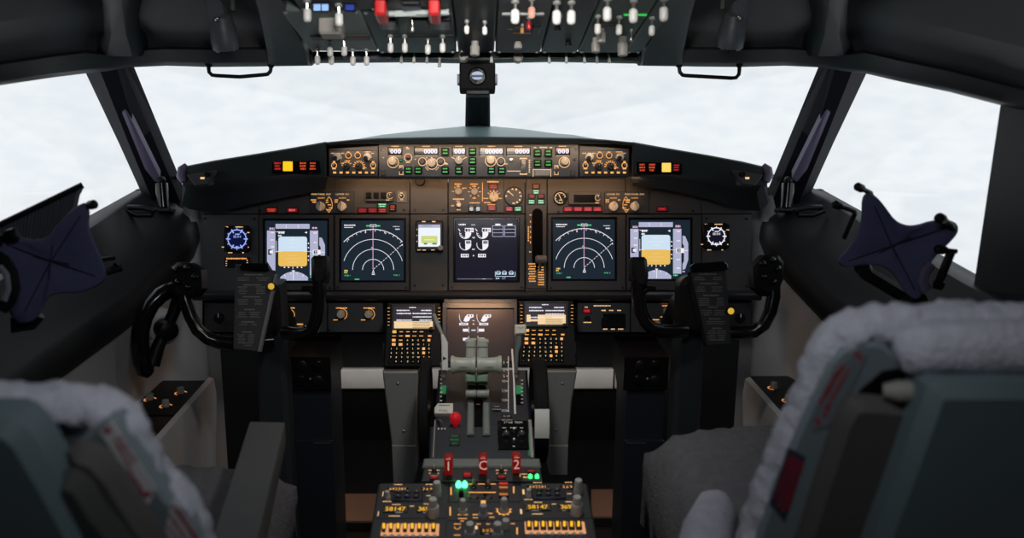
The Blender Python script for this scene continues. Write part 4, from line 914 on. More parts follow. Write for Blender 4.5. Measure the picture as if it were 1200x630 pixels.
screws(t, [(243, 358), (313, 358), (243, 386), (313, 386)], 1.3, z=.004); t.knob(258, 372, 6, .012, BLACK, .004); t.plate('socket', 280, 362, 304, 382, .004, .008, BLACK)
t = lower('switch panel with red light and black guarded switches beside the right keypad unit', 676.5, 738)
b = t.mb(); t.light(687.3, 363.8, 8.4, 5, REDA, REDL, 1, d=.0064); t.knob(688, 372.8, 3.4, .014, BLACK, .004, pointer=False)
for x, y, w_ in ((687, 359.6, 4), (688, 377.4, 9), (707, 363.4, 5), (716, 363.4, 5), (725.4, 363.4, 5), (709, 385.2, 5), (718, 385.2, 5), (727, 385.2, 6)): t.dash(b, x, y, w_, 1.5, z)
t.dash(b, 705.5, 358, 20, 1.4, z); t.part('panel_lettering', b, CREAML, recalc=False)
t.plate('guard', 704.5, 367, 732, 383.4, .004, .014, GLOSSB, .002)
for x in (709, 718, 727): t.toggle(x, 375, .022, .0026, BLACK, z=.004)
t = lower('switch panel with three small knobs under the ledge, seen through the right yoke', 739, 806)
b = t.mb(); t.knob(780.9, 364.2, 5, .018, KNOB, .004); t.knob(769.3, 378.6, 3.6, .014, KNOB, .004); t.knob(784.2, 378.6, 3.6, .014, KNOB, .004)
t.dash(b, 781, 358, 11, 1.2, z); t.ringmark(b, 780.9, 364.2, 6.6, .6, -60, 110, z); t.dash(b, 776, 371, 5, 1.2, z); t.dash(b, 768, 374.3, 9, 1.4, z); t.dash(b, 783.6, 374.3, 11, 1.4, z); t.part('panel_lettering', b, AMBER, recalc=False)
b = t.mb(); t.rect(b, 774, 354.8, 786, 356.4, .0046); t.part('panel_lettering', b, emi('dull orange legend', S(95, 38, 16), .8), recalc=False)
t = lower('plain dark switch panel under the ledge at the far right end', 807, 880)
screws(t, [(810, 358), (877, 358), (810, 386), (877, 386)], 1.3, z=.004); t.plate('socket', 826, 362, 850, 382, .004, .008, BLACK); t.knob(866, 372, 6, .012, BLACK, .004)
# ================================================================== keypad units and lower display on the forward stand
FC = Fr(at(562, 392, 2.12), X, (0, .34, .94))
def cdu(label, pts, scr, kx, lit):
    """pts: outer corners tl,tr,br,bl in photo pixels; scr: screen box"""
    cx = sum(p[0] for p in pts) / 4; cy = sum(p[1] for p in pts) / 4
    t = T('flight_computer_keypad', label, 'keypad unit', FC, cx, cy, 'flight computer keypads')
    t.polyplate('case', pts, -.03, .006, mat('keypad case', (.009, .009, .010), .55, spec=.2), .003)
    x0, y0, x1, y1 = scr
    frame_ring(t, 'screen_frame', (x0 - 2, y0 - 2, x1 + 2, y1 + 2), (x0, y0, x1, y1), .011, BEZEL, dz=.0066)
    b = t.mb(); t.rect(b, x0, y0, x1, y1, .0068); t.screen = t.part('screen', b, SCRP, recalc=False)
    b = t.mb(); t.dash(b, (x0 + x1) / 2 - 1, y0 + 1.6, 8, 1.4, .0072)
    for ya, l, r in ((5, 15, 12), (8.6, 17, 22), (12.6, 0, 22), (16.4, 18, 14)):
        if l: t.dash(b, x0 + 3.4 + l / 2, y0 + ya, l, 1.6, .0072)
        t.dash(b, x1 - 2 - r / 2, y0 + ya, r, 1.6, .0072)
    t.part('screen_marking', b, SYMW, t.screen, recalc=False)
    b = t.mb()
    if lit: t.rect(b, x0 + .4, y0 + 17.6, x1 - .4, y1 - .4, .0071)
    else:
        t.rect(b, x0 + .4, y0 + 13.4, x0 + 5, y1 - 4, .0071); t.rect(b, x0 + 13.5, y0 + 13.4, x1 - .4, y1 - .8, .0071); t.rect(b, x0 + .4, y1 - 7, x0 + 13.5, y1 - 4.5, .0071)
    t.part('lit_field', b, SYMT, t.screen, recalc=False)
    b = t.mb()
    for r in range(5): t.dash(b, x0 + (x1 - x0) * .7, y0 + 19 + r * 2, 20, .9, .0074)
    t.part('screen_marking', b, mat('tan print', (.45, .36, .26), .5), t.screen, recalc=False)
    dx = x0 - 461.7
    def key(x, y, w, h, m, leg, txt=None, fill=False):
        o = t.plate('key', x - w / 2 - .7, y - h / 2 - .7, x + w / 2 + .7, y + h / 2 + .7, .005, .010, m, .0012)
        b = t.mb()
        if txt: t.text(b, txt, x, y, h * .66, .0104)
        elif fill: t.rect(b, x - w / 2, y - h / 2, x + w / 2, y + h / 2, .0104)
        else: t.dash(b, x, y, w * .9, h * .55, .0104)
        t.part('legend', b, leg, o, recalc=False)
    kf = kx
    for r in range(6):
        yy = y0 + 2.4 + r * 4
        for xx in (x0 - 5.6, x1 + 7): key(xx, yy, 3, 1.5, BTN, AMBER, None, False)
    KT = emi('key legend pale', S(255, 222, 170), 1.0)
    hl = {(0, 0), (1, 2), (2, 0), (3, 0), (3, 1)}
    for i in range(5): key(x0 + 1 + i * 7.9, 388.8 + kf, 4.6, 2.2 if (0, i) not in hl else 3.2, BTN, SYMY if i == 0 else AMBER, None, (0, i) in hl)
    for i in range(5): key(x0 + .6 + i * 7.9, 393.7 + kf, 5, 2.2, BTN, AMBER, None, (1, i) in hl)
    key(x1 - 4, 393.7 + kf, 4, 1.8, BTN, AMBER, None, True)
    for r in range(2):
        for i in range(2): key(x0 + .2 + i * 8, 398.6 + r * 4.9 + kf, 4.2, 3, BTN, AMBER, None, (2 + r, i) in hl)
    AL = ['ABCDE', 'FGHIJ', 'KLMNO', 'PQRST', 'UVWXY', 'Z-/+-']
    NU = ['', '', '123', '456', '789', '.0+']
    for r in range(6):
        for i, c in enumerate(AL[r]):
            hot = (r, i) in ({(0, 4), (2, 3), (3, 3)} if lit else {(0, 4), (2, 3), (3, 3), (4, 2)})
            key(x0 + 16.2 + i * 6.25 + (r * .05), 398.6 + r * 4.95 + kf, 3.2, 3, BTN, AMBER if hot else KT, None if hot else c, hot)
        for i, c in enumerate(NU[r]): key(x0 - 2.6 + i * 6.3 - (r - 2) * .3, 398.6 + r * 4.95 + kf, 3, 3, BTN, KT, c)
    q = t.p(x1 - 2, y1 + .8); k = t.k; b = t.mb(); b.lathe([(3 * k, .005), (3 * k, .010), (1.4 * k, .013)], q[0], q[1], 0, 14); t.part('brightness_knob', b, BLACK)
    for xx in (x0 - 12, x1 + 11): t.plate('side_latch', xx - 1, 402 + kf, xx + 1, 416 + kf, .005, .009, BLACK, .0008)
cdu('keypad unit with lit screen and keys, on the white lever side of the throttle quadrant', [(454.5, 355), (515.5, 355), (518.5, 429.5), (449.5, 429.5)], (461.7, 358.8, 507.8, 385), 0, True)
cdu('keypad unit with lit screen and keys, on the flap lever side of the throttle quadrant', [(607.5, 352.5), (671.5, 352.5), (676, 428.5), (607.5, 428.5)], (616.5, 355.4, 663, 381), -1.6, False)
t = T('engine_display', 'lower centre display between the two keypad units, behind the thrust levers', 'display', FC, 562.5, 390, 'large flight displays')
frame_ring(t, 'bezel', (518.5, 355, 606, 424), (523.5, 361.5, 602, 420), .010, BEZEL, dz=.001)
b = t.mb(); t.rect(b, 524.3, 362.5, 601.2, 420, .0014); t.screen = t.part('screen', b, mat('dark display glass', (.04, .028, .03), .42, spec=.35), recalc=False)  # plum tint and rough glass help imitate a warm reflection
s = Sy(t)
for gx in (547, 567.5):
    s.poly(SYMW, [(gx - 4, 376), (gx - 2, 371), (gx + .5, 368.2), (gx + 8, 368.2), (gx + 8, 371.5), (gx + 4.4, 372.5), (gx + 2.6, 376), (gx - 1, 377)]); s.arc(SYMW, gx, 371.5, 8.5, 180, 270, .6); s.rect(SYMK, gx + 1.5, 369, gx + 3, 370.8, 3); s.rect(SYMK, gx + 5, 369, gx + 6.2, 370.8, 3)
    s.seg(SYMW, gx - 8.6, 368.3, gx - 8.6, 371.5, .6)
for gx in (543.5, 567): s.rect(SYMW, gx - 5.4, 378.2, gx + 5.2, 381); s.dash(SYMK, gx, 379.6, 7, 1.2, 3)
s.dash(SYMW, 555, 379.6, 2, 1.6); s.dash(SYMW, 555, 375.5, 2.4, 1)
for y in (386.8, 397.4): s.rect(SYMW, 542.5, y - 1.8, 548.5, y + 1.6); s.rect(SYMW, 561, y - 1.8, 567.5, y + 1.6); s.dash(SYMB, 555, y, 5, 2); s.seg(SYMW, 549.4, y - 4, 549.4, y + 3, .5); s.seg(SYMW, 560, y - 4, 560, y + 3, .5)
s.done()
# stand behind them: top rail and two grey legs
t = T('forward_stand', 'grey stand with two tapering legs carrying the keypad units', 'stand', FC, 562, 430)
b = t.mb(); a = t.p(447, 352.5); e = t.p(678, 431)
b.plate(*t.p(519.6, 430), *t.p(606.2, 350), -.03, -.0008, .002); t.part('centre_plate', b, BEZEL)
for lab, P in (('left', [(448, 435.5), (489.5, 435.5), (487.5, 520), (485.5, 566), (461, 566), (459, 520)]), ('right', [(637, 434.5), (676.5, 434.5), (670, 470), (666, 520), (665, 556), (644, 556), (644, 520)])):
    f2 = Fr(at(562, 434, 2.09), X, (0, .10, 1)); u = T.__new__(T); u.fr = f2; u.u, u.v = f2.hit(562, 434); u.M = f2.mat(u.u, u.v); u.inv = t.inv; u.o = t.o; u.k = .0021
    lg = u.polyplate('leg', P, -.13, 0, METALG, .003)
    if lab == 'left': q = [(459.2, 521), (487.2, 521), (485.3, 566), (461.2, 566)]
    else: q = [(644.2, 521), (665.8, 521), (664.8, 556), (644.2, 556)]
    u.polyplate('foot_plate', q, -.12, .004, mat('grey metal light', (.22, .225, .22), .5, .1), .002, parent=lg)
    for sx, sy in ((466, 449), (473, 505)) if lab == 'left' else ((659, 449), (652, 503)):
        k = .0021; q_ = u.p(sx, sy); b = u.mb(); b.lathe([(1.6 * k, 0), (1.6 * k, .0016), (k, .0026)], q_[0], q_[1], 0, 10); u.part('screw', b, STEEL, lg)
# ================================================================== throttle quadrant
FT = Fr(at(566, 430, 2.00), X, at(566, 430, 2.00) - at(566, 556, 1.76))
tq = T('throttle_quadrant', 'dark throttle quadrant on the centre pedestal with lever slots and scales', 'throttle quadrant', FT, 566, 490)
QB = mat('quadrant dark blue grey', (.017, .022, .031), .42, var=.08)
tq.polyplate('cover', [(514, 431), (618, 431), (621, 470), (624, 500), (627, 545), (503, 545), (507, 500), (511, 470)], -.04, 0, QB, .006)
tq.polyplate('front_step', [(503.5, 503), (626, 503), (627, 545), (503, 545)], .0004, .012, QB, .004)
tq.polyplate('band', [(497, 541), (632, 541), (634, 552), (495, 552)], -.02, .014, mat('band grey green', (.14, .15, .14), .5), .003)
for x in (548, 565.8):
    tq.polyplate('slot_cheek', [(x, 473), (x + 7.6, 473), (x + 7.6, 516), (x - 1, 516)] if x < 550 else [(x, 473), (x + 7.6, 473), (x + 8.6, 516), (x, 516)], 0, .022, mat('cheek grey green', (.15, .17, .155), .5), .003)
tq.polyplate('slot', [(555.4, 440), (566, 440), (566, 516), (555.4, 516)], -.001, .0012, EYE, .0003)
b = tq.mb(); tq.dash(b, 560.6, 474, 5, 1.6, .002); tq.text(b, 'CUTOFF', 560, 508, 1.9, .002); tq.rect(b, 554.5, 511.6, 558, 513.2, .002); tq.rect(b, 561.5, 511.6, 565, 513.2, .002)
z = .002
for tx, y in (('1', 425), ('2', 434), ('5', 441), ('10', 447), ('25', 458.2), ('30', 469.2), ('40', 481.4)): tq.text(b, tx, 590.6, y, 4.2, z); tq.rect(b, 593.3, y - .5, 595.4, y + .5, z)
tq.rect(b, 595.2, 418, 596.2, 482.6, z); tq.rect(b, 594.4, 481.8, 597, 482.8, z)
tq.part('scale', b, INKW, recalc=False)
b = tq.mb(); P = [(600, 410), (601, 425), (602.2, 445), (603, 470), (603.6, 486)]
for p_, q_ in zip(P, P[1:]): b.seg(tq.p(*p_), tq.p(*q_), 2.2 * tq.k, .004)
o = tq.part('gate_strip', b, INKW, recalc=False)
for x, lab in ((519.6, 0), (608.4, 1)): tq.plate('trim_window', x - 3.6, 452, x + 3.6, 462, 0, .003, GREENP, .0008); tq.plate('trim_slot', x - 3.6, 462.5, x + 3.6, 474, 0, .0016, EYE, .0004)
b = tq.mb()
for i in range(7): tq.rect(b, 515.8, 440 + i * 5, 518, 441 + i * 5, .0036); tq.rect(b, 610.5, 446 + i * 4.4, 613, 447 + i * 4.4, .0036)
tq.part('scale', b, INKW, recalc=False)
o = tq.polyplate('pull_placard', [(509.3, 481.5), (513, 476), (531, 476), (531, 488), (509.3, 488)], .0004, .012, mat('placard pale', (.62, .62, .57), .5), .0015)
b = tq.mb(); tq.text(b, 'PULL', 520, 485.2, 3.2, .0126); tq.dash(b, 521, 479, 13, 1.5, .0126); tq.part('print', b, INKB, o, recalc=False)
for nm, x0, y0, x1, y1, lines, m, bg in (('brake_legend', 526.8, 513.8, 539.3, 526.6, ('PARK', 'BRAKE', 'SET'), emi('pale green print lit', S(70, 140, 95), .7), mat('legend dark green', (.006, .02, .012), .4)), ('flap_placard', 588, 486.4, 599.8, 495.2, ('FLAP', 'DOWN'), INKW, BLACK), ('horn_placard', 577.4, 475.8, 586.6, 482, ('HORN', 'CUTOUT'), INKW, BLACK)):
    o = tq.plate(nm, x0, y0, x1, y1, 0, .0145 if y0 > 503 else .003, bg, .0008); b = tq.mb()
    for i, l in enumerate(lines): tq.text(b, l, (x0 + x1) / 2, y0 + (y1 - y0) * (i + .5) / len(lines), (y1 - y0) / len(lines) * .55, .0151 if y0 > 503 else .0036)
    tq.part('print', b, m, o, recalc=False)
b = tq.mb(); q = tq.p(534, 500); k = tq.k; b.lathe([(2.5 * k, 0), (2.5 * k, .012), (4.6 * k, .016), (6.2 * k, .022), (6.5 * k, .03), (5.6 * k, .037), (3.4 * k, .041), (.5 * k, .042)], q[0], q[1], 0, 22)
tq.part('parking_brake_knob', b, emi('red glowing knob', S(235, 20, 40), .22, .25, (.5, .02, .03)), smooth=60)  # weak glow put into the knob's red colour
b = tq.mb(); q = tq.p(513, 493); b.tube([(q[0], q[1], 0), (q[0] + .004, q[1] - .01, .014), (q[0] + .012, q[1] - .02, .016)], .0022, 7); tq.part('brake_lever', b, STEEL)
b = tq.mb()
for x in (514, 518, 521.5): tq.rect(b, x - .8, 505.6, x + .8, 507.2, .0126)
tq.part('print', b, INKW, recalc=False)
o = tq.plate('stab_trim_panel', 583.5, 498, 618, 531.5, .006, .0165, GLOSSB, .001)
b = tq.mb(); tq.text(b, 'STAB TRIM', 601, 500.7, 2.9, .0171); tq.dash(b, 591, 507, 4, 1.4, .0171); tq.dash(b, 611, 507, 4, 1.4, .0171); tq.dash(b, 601.5, 506.8, 8, 1.2, .0171); tq.dash(b, 602, 528.6, 3, 1.3, .0171); tq.part('print', b, INKW, o, recalc=False)
for x in (593, 611): tq.knob(x, 516.5, 4, .012, KNOBD, .016, parent=o); b = tq.mb(); tq.ringmark(b, x, 516.5, 4.2, .6, 10, 170, .0172); tq.part('dial_mark', b, INKW, o, recalc=False)
for y in (511, 523.5): tq.toggle(602, y, .012, .0026, BLACK, tip=WHITEP, z=.016, parent=o)
for x in (509, 622): tq.plate('edge_strip', x - .5, 497, x + .5, 541, .004, .016, mat('edge steel', (.35, .33, .31), .4, .3), .0004)
b = tq.mb(); tq.rect(b, 618.6, 512, 621.2, 538, .0128); tq.part('green_strip', b, mat('green paint strip', (.02, .25, .1), .4), recalc=False)
# thrust levers
def lever_world(name, label, cat, loc, group=None):
    f_ = Fr(loc, X, (0, 0, 1)); t_ = T(name, label, cat, f_, group=group); t_.M = f_.mat(); t_.inv = t_.M.inverted(); return t_
for sgn, xa, xb, lab in ((-1, 528.3, 557.3, 'grey green thrust lever with barrel grip, the one on the white lever side'), (1, 559, 587.8, 'grey green thrust lever with barrel grip, the one on the flap scale side')):
    d = 1.86; t = T('thrust_lever', lab, 'lever', Fr(at((xa + xb) / 2, 428, d), X, UP), (xa + xb) / 2, 428, 'pair of thrust levers'); k = t.k
    xi = xb if sgn < 0 else xa; xo = xa if sgn < 0 else xb
    # barrel grip: waisted cylinder lying across
    b = t.mb(); rs = []
    for i in range(13):
        u_ = i / 12; x = xi + (xo - xi) * u_; r = 8.6 + 2.2 * (2 * u_ - 1) ** 2 + (1.0 if u_ > .9 else 0) - (1.4 if u_ in (0, 1) else 0)
        q = t.p(x, 427.2); rs.append([(q[0], q[1] + r * k * math.cos(2 * PI * j / 20), r * k * .85 * math.sin(2 * PI * j / 20)) for j in range(20)])
    b.rings(rs); t.part('grip', b, LEVER, smooth=60)
    # reverse lever block above, arm below
    x0, x1 = (546, 557.4) if sgn < 0 else (559, 571.7)
    o = t.polyplate('reverse_lever', [(x0 + 1.5, 397.5), (x1 - .8, 396.5), (x1, 401), (x1, 420), (x0, 420), (x0, 402), (x0 - 1.2, 401.5), (x0 - 1, 398.5)] if sgn < 0 else [(x0 + .8, 396.5), (x1 - 1.5, 397.5), (x1 + 1, 398.5), (x1 + 1.2, 401.5), (x1, 402), (x1, 420), (x0, 420), (x0, 401)], -.022, .006, LEVER, .004)
    t.polyplate('lever_seam', [(x0 + .6, 405.5), (x1 - .4, 405.5), (x1 - .4, 406.5), (x0 + .6, 406.5)], .004, .0068, mat('seam dark', (.08, .08, .07), .6), .0002, parent=o)
    t.polyplate('shank', [(x0 + .6, 436), (x1, 436), (x1, 452), (x0 + .8, 452)], -.04, -.012, mat('shank grey green', (.12, .15, .125), .45), .003)
    t.polyplate('green_glint', [(x0 - .6, 438.5), (x1, 438.5), (x1, 447.5), (x0 - .6, 447.5)], -.016, .004, mat('glint grey green', (.17, .27, .19), .45), .003)  # green block painted in for greenish glints on the lever
    y0 = 456.5; b = t.mb(); qa = t.p(x0 - .5, 462.3); qb = t.p(x1 + (1.5 if sgn > 0 else .6), 462.3)
    R_ = 5.0 * k; zc = -.02
    b.rings([[(x, qa[1] + R_ * rr * math.cos(2 * PI * j / 18), zc + R_ * rr * math.sin(2 * PI * j / 18)) for j in range(18)] for x, rr in ((qa[0], .85), (qa[0] + .002, 1), (qb[0] - .002, 1), (qb[0], .85))])
    t.part('start_lever_knob', b, mat('shank light', (.26, .29, .25), .45), smooth=50)
    t.polyplate('lever_foot', [(x0 + 2, 466), (x1 - 1, 466), (x1 - 1, 469.6), (x0 + 3, 469.6)], -.026, -.018, BLACK, .001)
    b = t.mb(); b.tube([(t.p((x0 + x1) / 2, 440)[0], t.p(0, 440)[1], -.02), (t.p((x0 + x1) / 2, 470)[0], t.p(0, 458)[1], -.035)], .008, 8); t.part('arm', b, BLACK)
    b = t.mb(); q = t.p((xi + xo) / 2, 429); t.dash(b, (xi + xo) / 2, 429, 9, 1.1, 8.6 * k * .86 + .0006); t.part('engraving', b, mat('engraving', (.12, .13, .11), .6), recalc=False)
# speed brake lever
t = T('speed_brake_lever', 'white speed brake lever with black arrow rising beside the left keypad unit', 'lever', Fr(at(521, 410, 1.95), X, UP), 521, 410)
o = t.polyplate('blade', [(516.6, 391), (519.6, 391.5), (524.8, 401.5), (524.8, 434), (517.6, 434), (517.4, 405)], -.008, .004, WHITEM, .002)
t.polyplate('arm', [(506.5, 368), (510, 366.8), (513, 374), (519.6, 391.5), (516.6, 392), (511, 381)], -.006, .002, mat('lever arm grey', (.34, .34, .32), .45), .0015)
b = t.mb(); b.poly([t.p(519.2, 417), t.p(523.4, 419.5), t.p(519.2, 422)], .0046); t.part('arrow', b, INKB, o, recalc=False)
t.polyplate('shank', [(515.5, 425), (519.5, 425), (522, 440), (522, 443), (517, 443)], -.010, -.0085, METALG, .002)
# flap lever
t = T('flap_lever', 'flap lever with square cream head rising beside the right keypad unit', 'lever', Fr(at(609, 410, 1.95), X, UP), 609, 410)
o = t.polyplate('head', [(603.2, 380.5), (616.3, 380), (616.6, 391), (603, 391.6)], -.014, .008, CREAM, .003)
b = t.mb(); t.text(b, 'FLAP', 609.8, 383.6, 1.9, .0086); t.part('print', b, mat('print brown', (.2, .12, .06), .6), o, recalc=False)
t.polyplate('arm', [(606.6, 391), (611.6, 391), (611, 403), (608, 412), (606.5, 438), (602.6, 438), (603, 410)], -.010, .002, mat('flap arm grey green', (.13, .15, .14), .4), .002)
t.polyplate('shank', [(602.6, 438.2), (607, 438.2), (607.4, 443), (603.4, 443)], -.008, -.002, METALG, .002)
# trim wheels
for sgn, px, lab in ((-1, 499, 'black trim wheel on the side of the pedestal towards the left seat'), (1, 631, 'black trim wheel with white band, on the side of the pedestal towards the right seat')):
    c = at(px, 470, 1.93); c.z -= .02; t = lever_world('trim_wheel', lab, 'wheel', c, 'stabiliser trim wheels'); hw = .0155 if sgn > 0 else .010
    b = MB(Matrix.Translation(c) @ Matrix.Rotation(PI / 2, 4, 'Y')); R_ = .118
    b.lathe([(.02, -hw * .5), (R_ * .8, -hw * .6), (R_ * .84, -hw), (R_ * .97, -hw), (R_, -hw * .7), (R_, hw * .7), (R_ * .97, hw), (R_ * .84, hw), (R_ * .8, hw * .6), (.02, hw * .5)], 0, 0, 0, 56); t.part('wheel', b, MATTB)
    b = MB(Matrix.Translation(c) @ Matrix.Rotation(PI / 2, 4, 'Y')); b.lathe([(.022, -hw * 1.1), (.022, hw * 1.1), (.012, hw * 1.3)], 0, 0, 0, 20); t.part('hub', b, BLACK)
    if sgn > 0:
        b = MB(); rs = []
        for i in range(9):
            a = math.radians(158 + i * 3.9); rs.append([(c.x - hw, c.y + R_ * 1.003 * math.cos(a), c.z + R_ * 1.003 * math.sin(a)), (c.x + hw, c.y + R_ * 1.003 * math.cos(a), c.z + R_ * 1.003 * math.sin(a)), (c.x + hw, c.y + R_ * .97 * math.cos(a), c.z + R_ * .97 * math.sin(a)), (c.x - hw, c.y + R_ * .97 * math.cos(a), c.z + R_ * .97 * math.sin(a))])
        b.rings(rs); t.part('white_band', b, WHITEM)
# ================================================================== aft pedestal
FP = Fr(at(565, 590, 1.655), X, at(565, 565, 1.72) - at(565, 630, 1.57))
pd = T('pedestal', 'black pedestal box between the seats carrying the radio panels', 'pedestal', FP, 565, 600)
b = pd.mb(); a0 = pd.p(443.5, 565); a1 = pd.p(688, 565); e0 = pd.p(420, 720)
w0 = (a1[0] - a0[0]) / 2; xm = (a1[0] + a0[0]) / 2
b.plate(xm - w0, pd.p(565, 760)[1], xm + w0, a0[1], -.02, -.0012, .003); pd.part('top_frame', b, mat('pedestal rim', (.03, .032, .036), .45))
T0 = pd.M
for nm, x0, x1, y0, y1, h in (('body', xm - w0 + .012, xm + w0 - .012, pd.p(565, 760)[1] + .01, a0[1] - .01, .44),):
    b = MB(); cs = [T0 @ Vector((x, y, -.021)) for x, y in ((x0, y0), (x1, y0), (x1, y1), (x0, y1))]
    b.hexa([Vector((c.x, c.y, 0.0)) for c in cs] + cs); pd.part('body', b, MATTB)
# quadrant body down to the floor
b = MB(); cs = [tq.M @ Vector((*tq.p(x, y), -.041)) for x, y in ((507, 545), (624, 545), (617, 434), (516, 434))]
b.hexa([Vector((c.x, c.y, 0)) for c in cs] + cs); tq.part('body', b, MATTB)

# fire handle panel
FF = Fr(at(565, 557, 1.735), X, at(565, 540, 1.79) - at(565, 600, 1.63))
t = T('fire_handle_panel', 'narrow panel with three red fire handles and green lamps at the head of the pedestal', 'control panel', FF, 565, 557)
t.polyplate('face_plate', [(497, 548), (633, 548), (636, 562.5), (494, 562.5)], -.012, 0, PANELD, .002)
for x, y, c in ((525.6, 545.5, '1'), (566, 544.5, 'C'), (605.2, 543.5, '2')):
    fh = Fr(at(x, y, 1.70), X, UP); u = T.__new__(T); u.fr = fh; u.u, u.v = fh.hit(x, y); u.M = fh.mat(u.u, u.v); u.inv = t.inv; u.o = t.o; u.k = .0017
    o = u.polyplate('fire_handle', [(x - 5, y - 9.5), (x - 3.5, y - 10.8), (x + 3.5, y - 10.8), (x + 5, y - 9.5), (x + 4.6, y + 10.5), (x - 4.6, y + 10.5)], -.03, .006, emi('red handle lit from inside', S(120, 10, 10), .35, .35, (.25, .012, .01)), .002)
    b = u.mb(); u.text(b, c, x, y - .6, 10.6, .0066); u.part('number', b, emi('handle number', S(225, 170, 160), .8), o, recalc=False)
    u.polyplate('handle_shaft', [(x - 3, y + 9), (x + 3, y + 9), (x + 3, y + 14), (x - 3, y + 14)], -.03, -.008, BLACK, .001)
    b = u.mb(); u.dash(b, x, y - 8.6, 6, 1.1, .0066); u.part('print', b, emi('handle number', S(225, 170, 160), .8), o, recalc=False)
b = t.mb(); z = .0008
for x, y in ((508.8, 553), (587.6, 553)):
    for dx, dy, w_ in ((-4, -2, 5), (4, -2, 5), (-5, 1.6, 2), (5, 1.6, 2), (0, 4.4, 9)): t.dash(b, x + dx, y + dy, w_, 1.5, z)
t.dash(b, 614.5, 555.5, 7, 1.5, z); b.seg(t.p(609.5, 551), t.p(609.5, 559), .5 * t.k, z); t.part('panel_lettering', b, CREAML, recalc=False)
b = t.mb(); t.dash(b, 615.6, 559.2, 5, 3, z); t.part('panel_lettering', b, SYMY, recalc=False)
for x, y in ((508.8, 553), (587.6, 553)): t.toggle(x, y - 1, .016, .0026, BLACK, tip=STEEL)
for x, y, w_, h_ in ((508.4, 560.4, 8, 3), (547.5, 557, 9, 5.5), (587.6, 559.6, 9, 3), (622, 553, 9, 2.2)): t.light(x, y, w_, h_, emi('red glass lit', S(120, 14, 20), .9), REDL, 1, d=.003)
b = t.mb()
for x in (621.5, 629.3):
    q = t.p(x, 559.2); k = t.k; b = t.mb(); b.lathe([(2.3 * k, 0), (2.3 * k, .004), (1.5 * k, .007), (.3 * k, .008)], q[0], q[1], 0, 12); t.part('green_lamp', b, GREENW if 0 else GREENX)

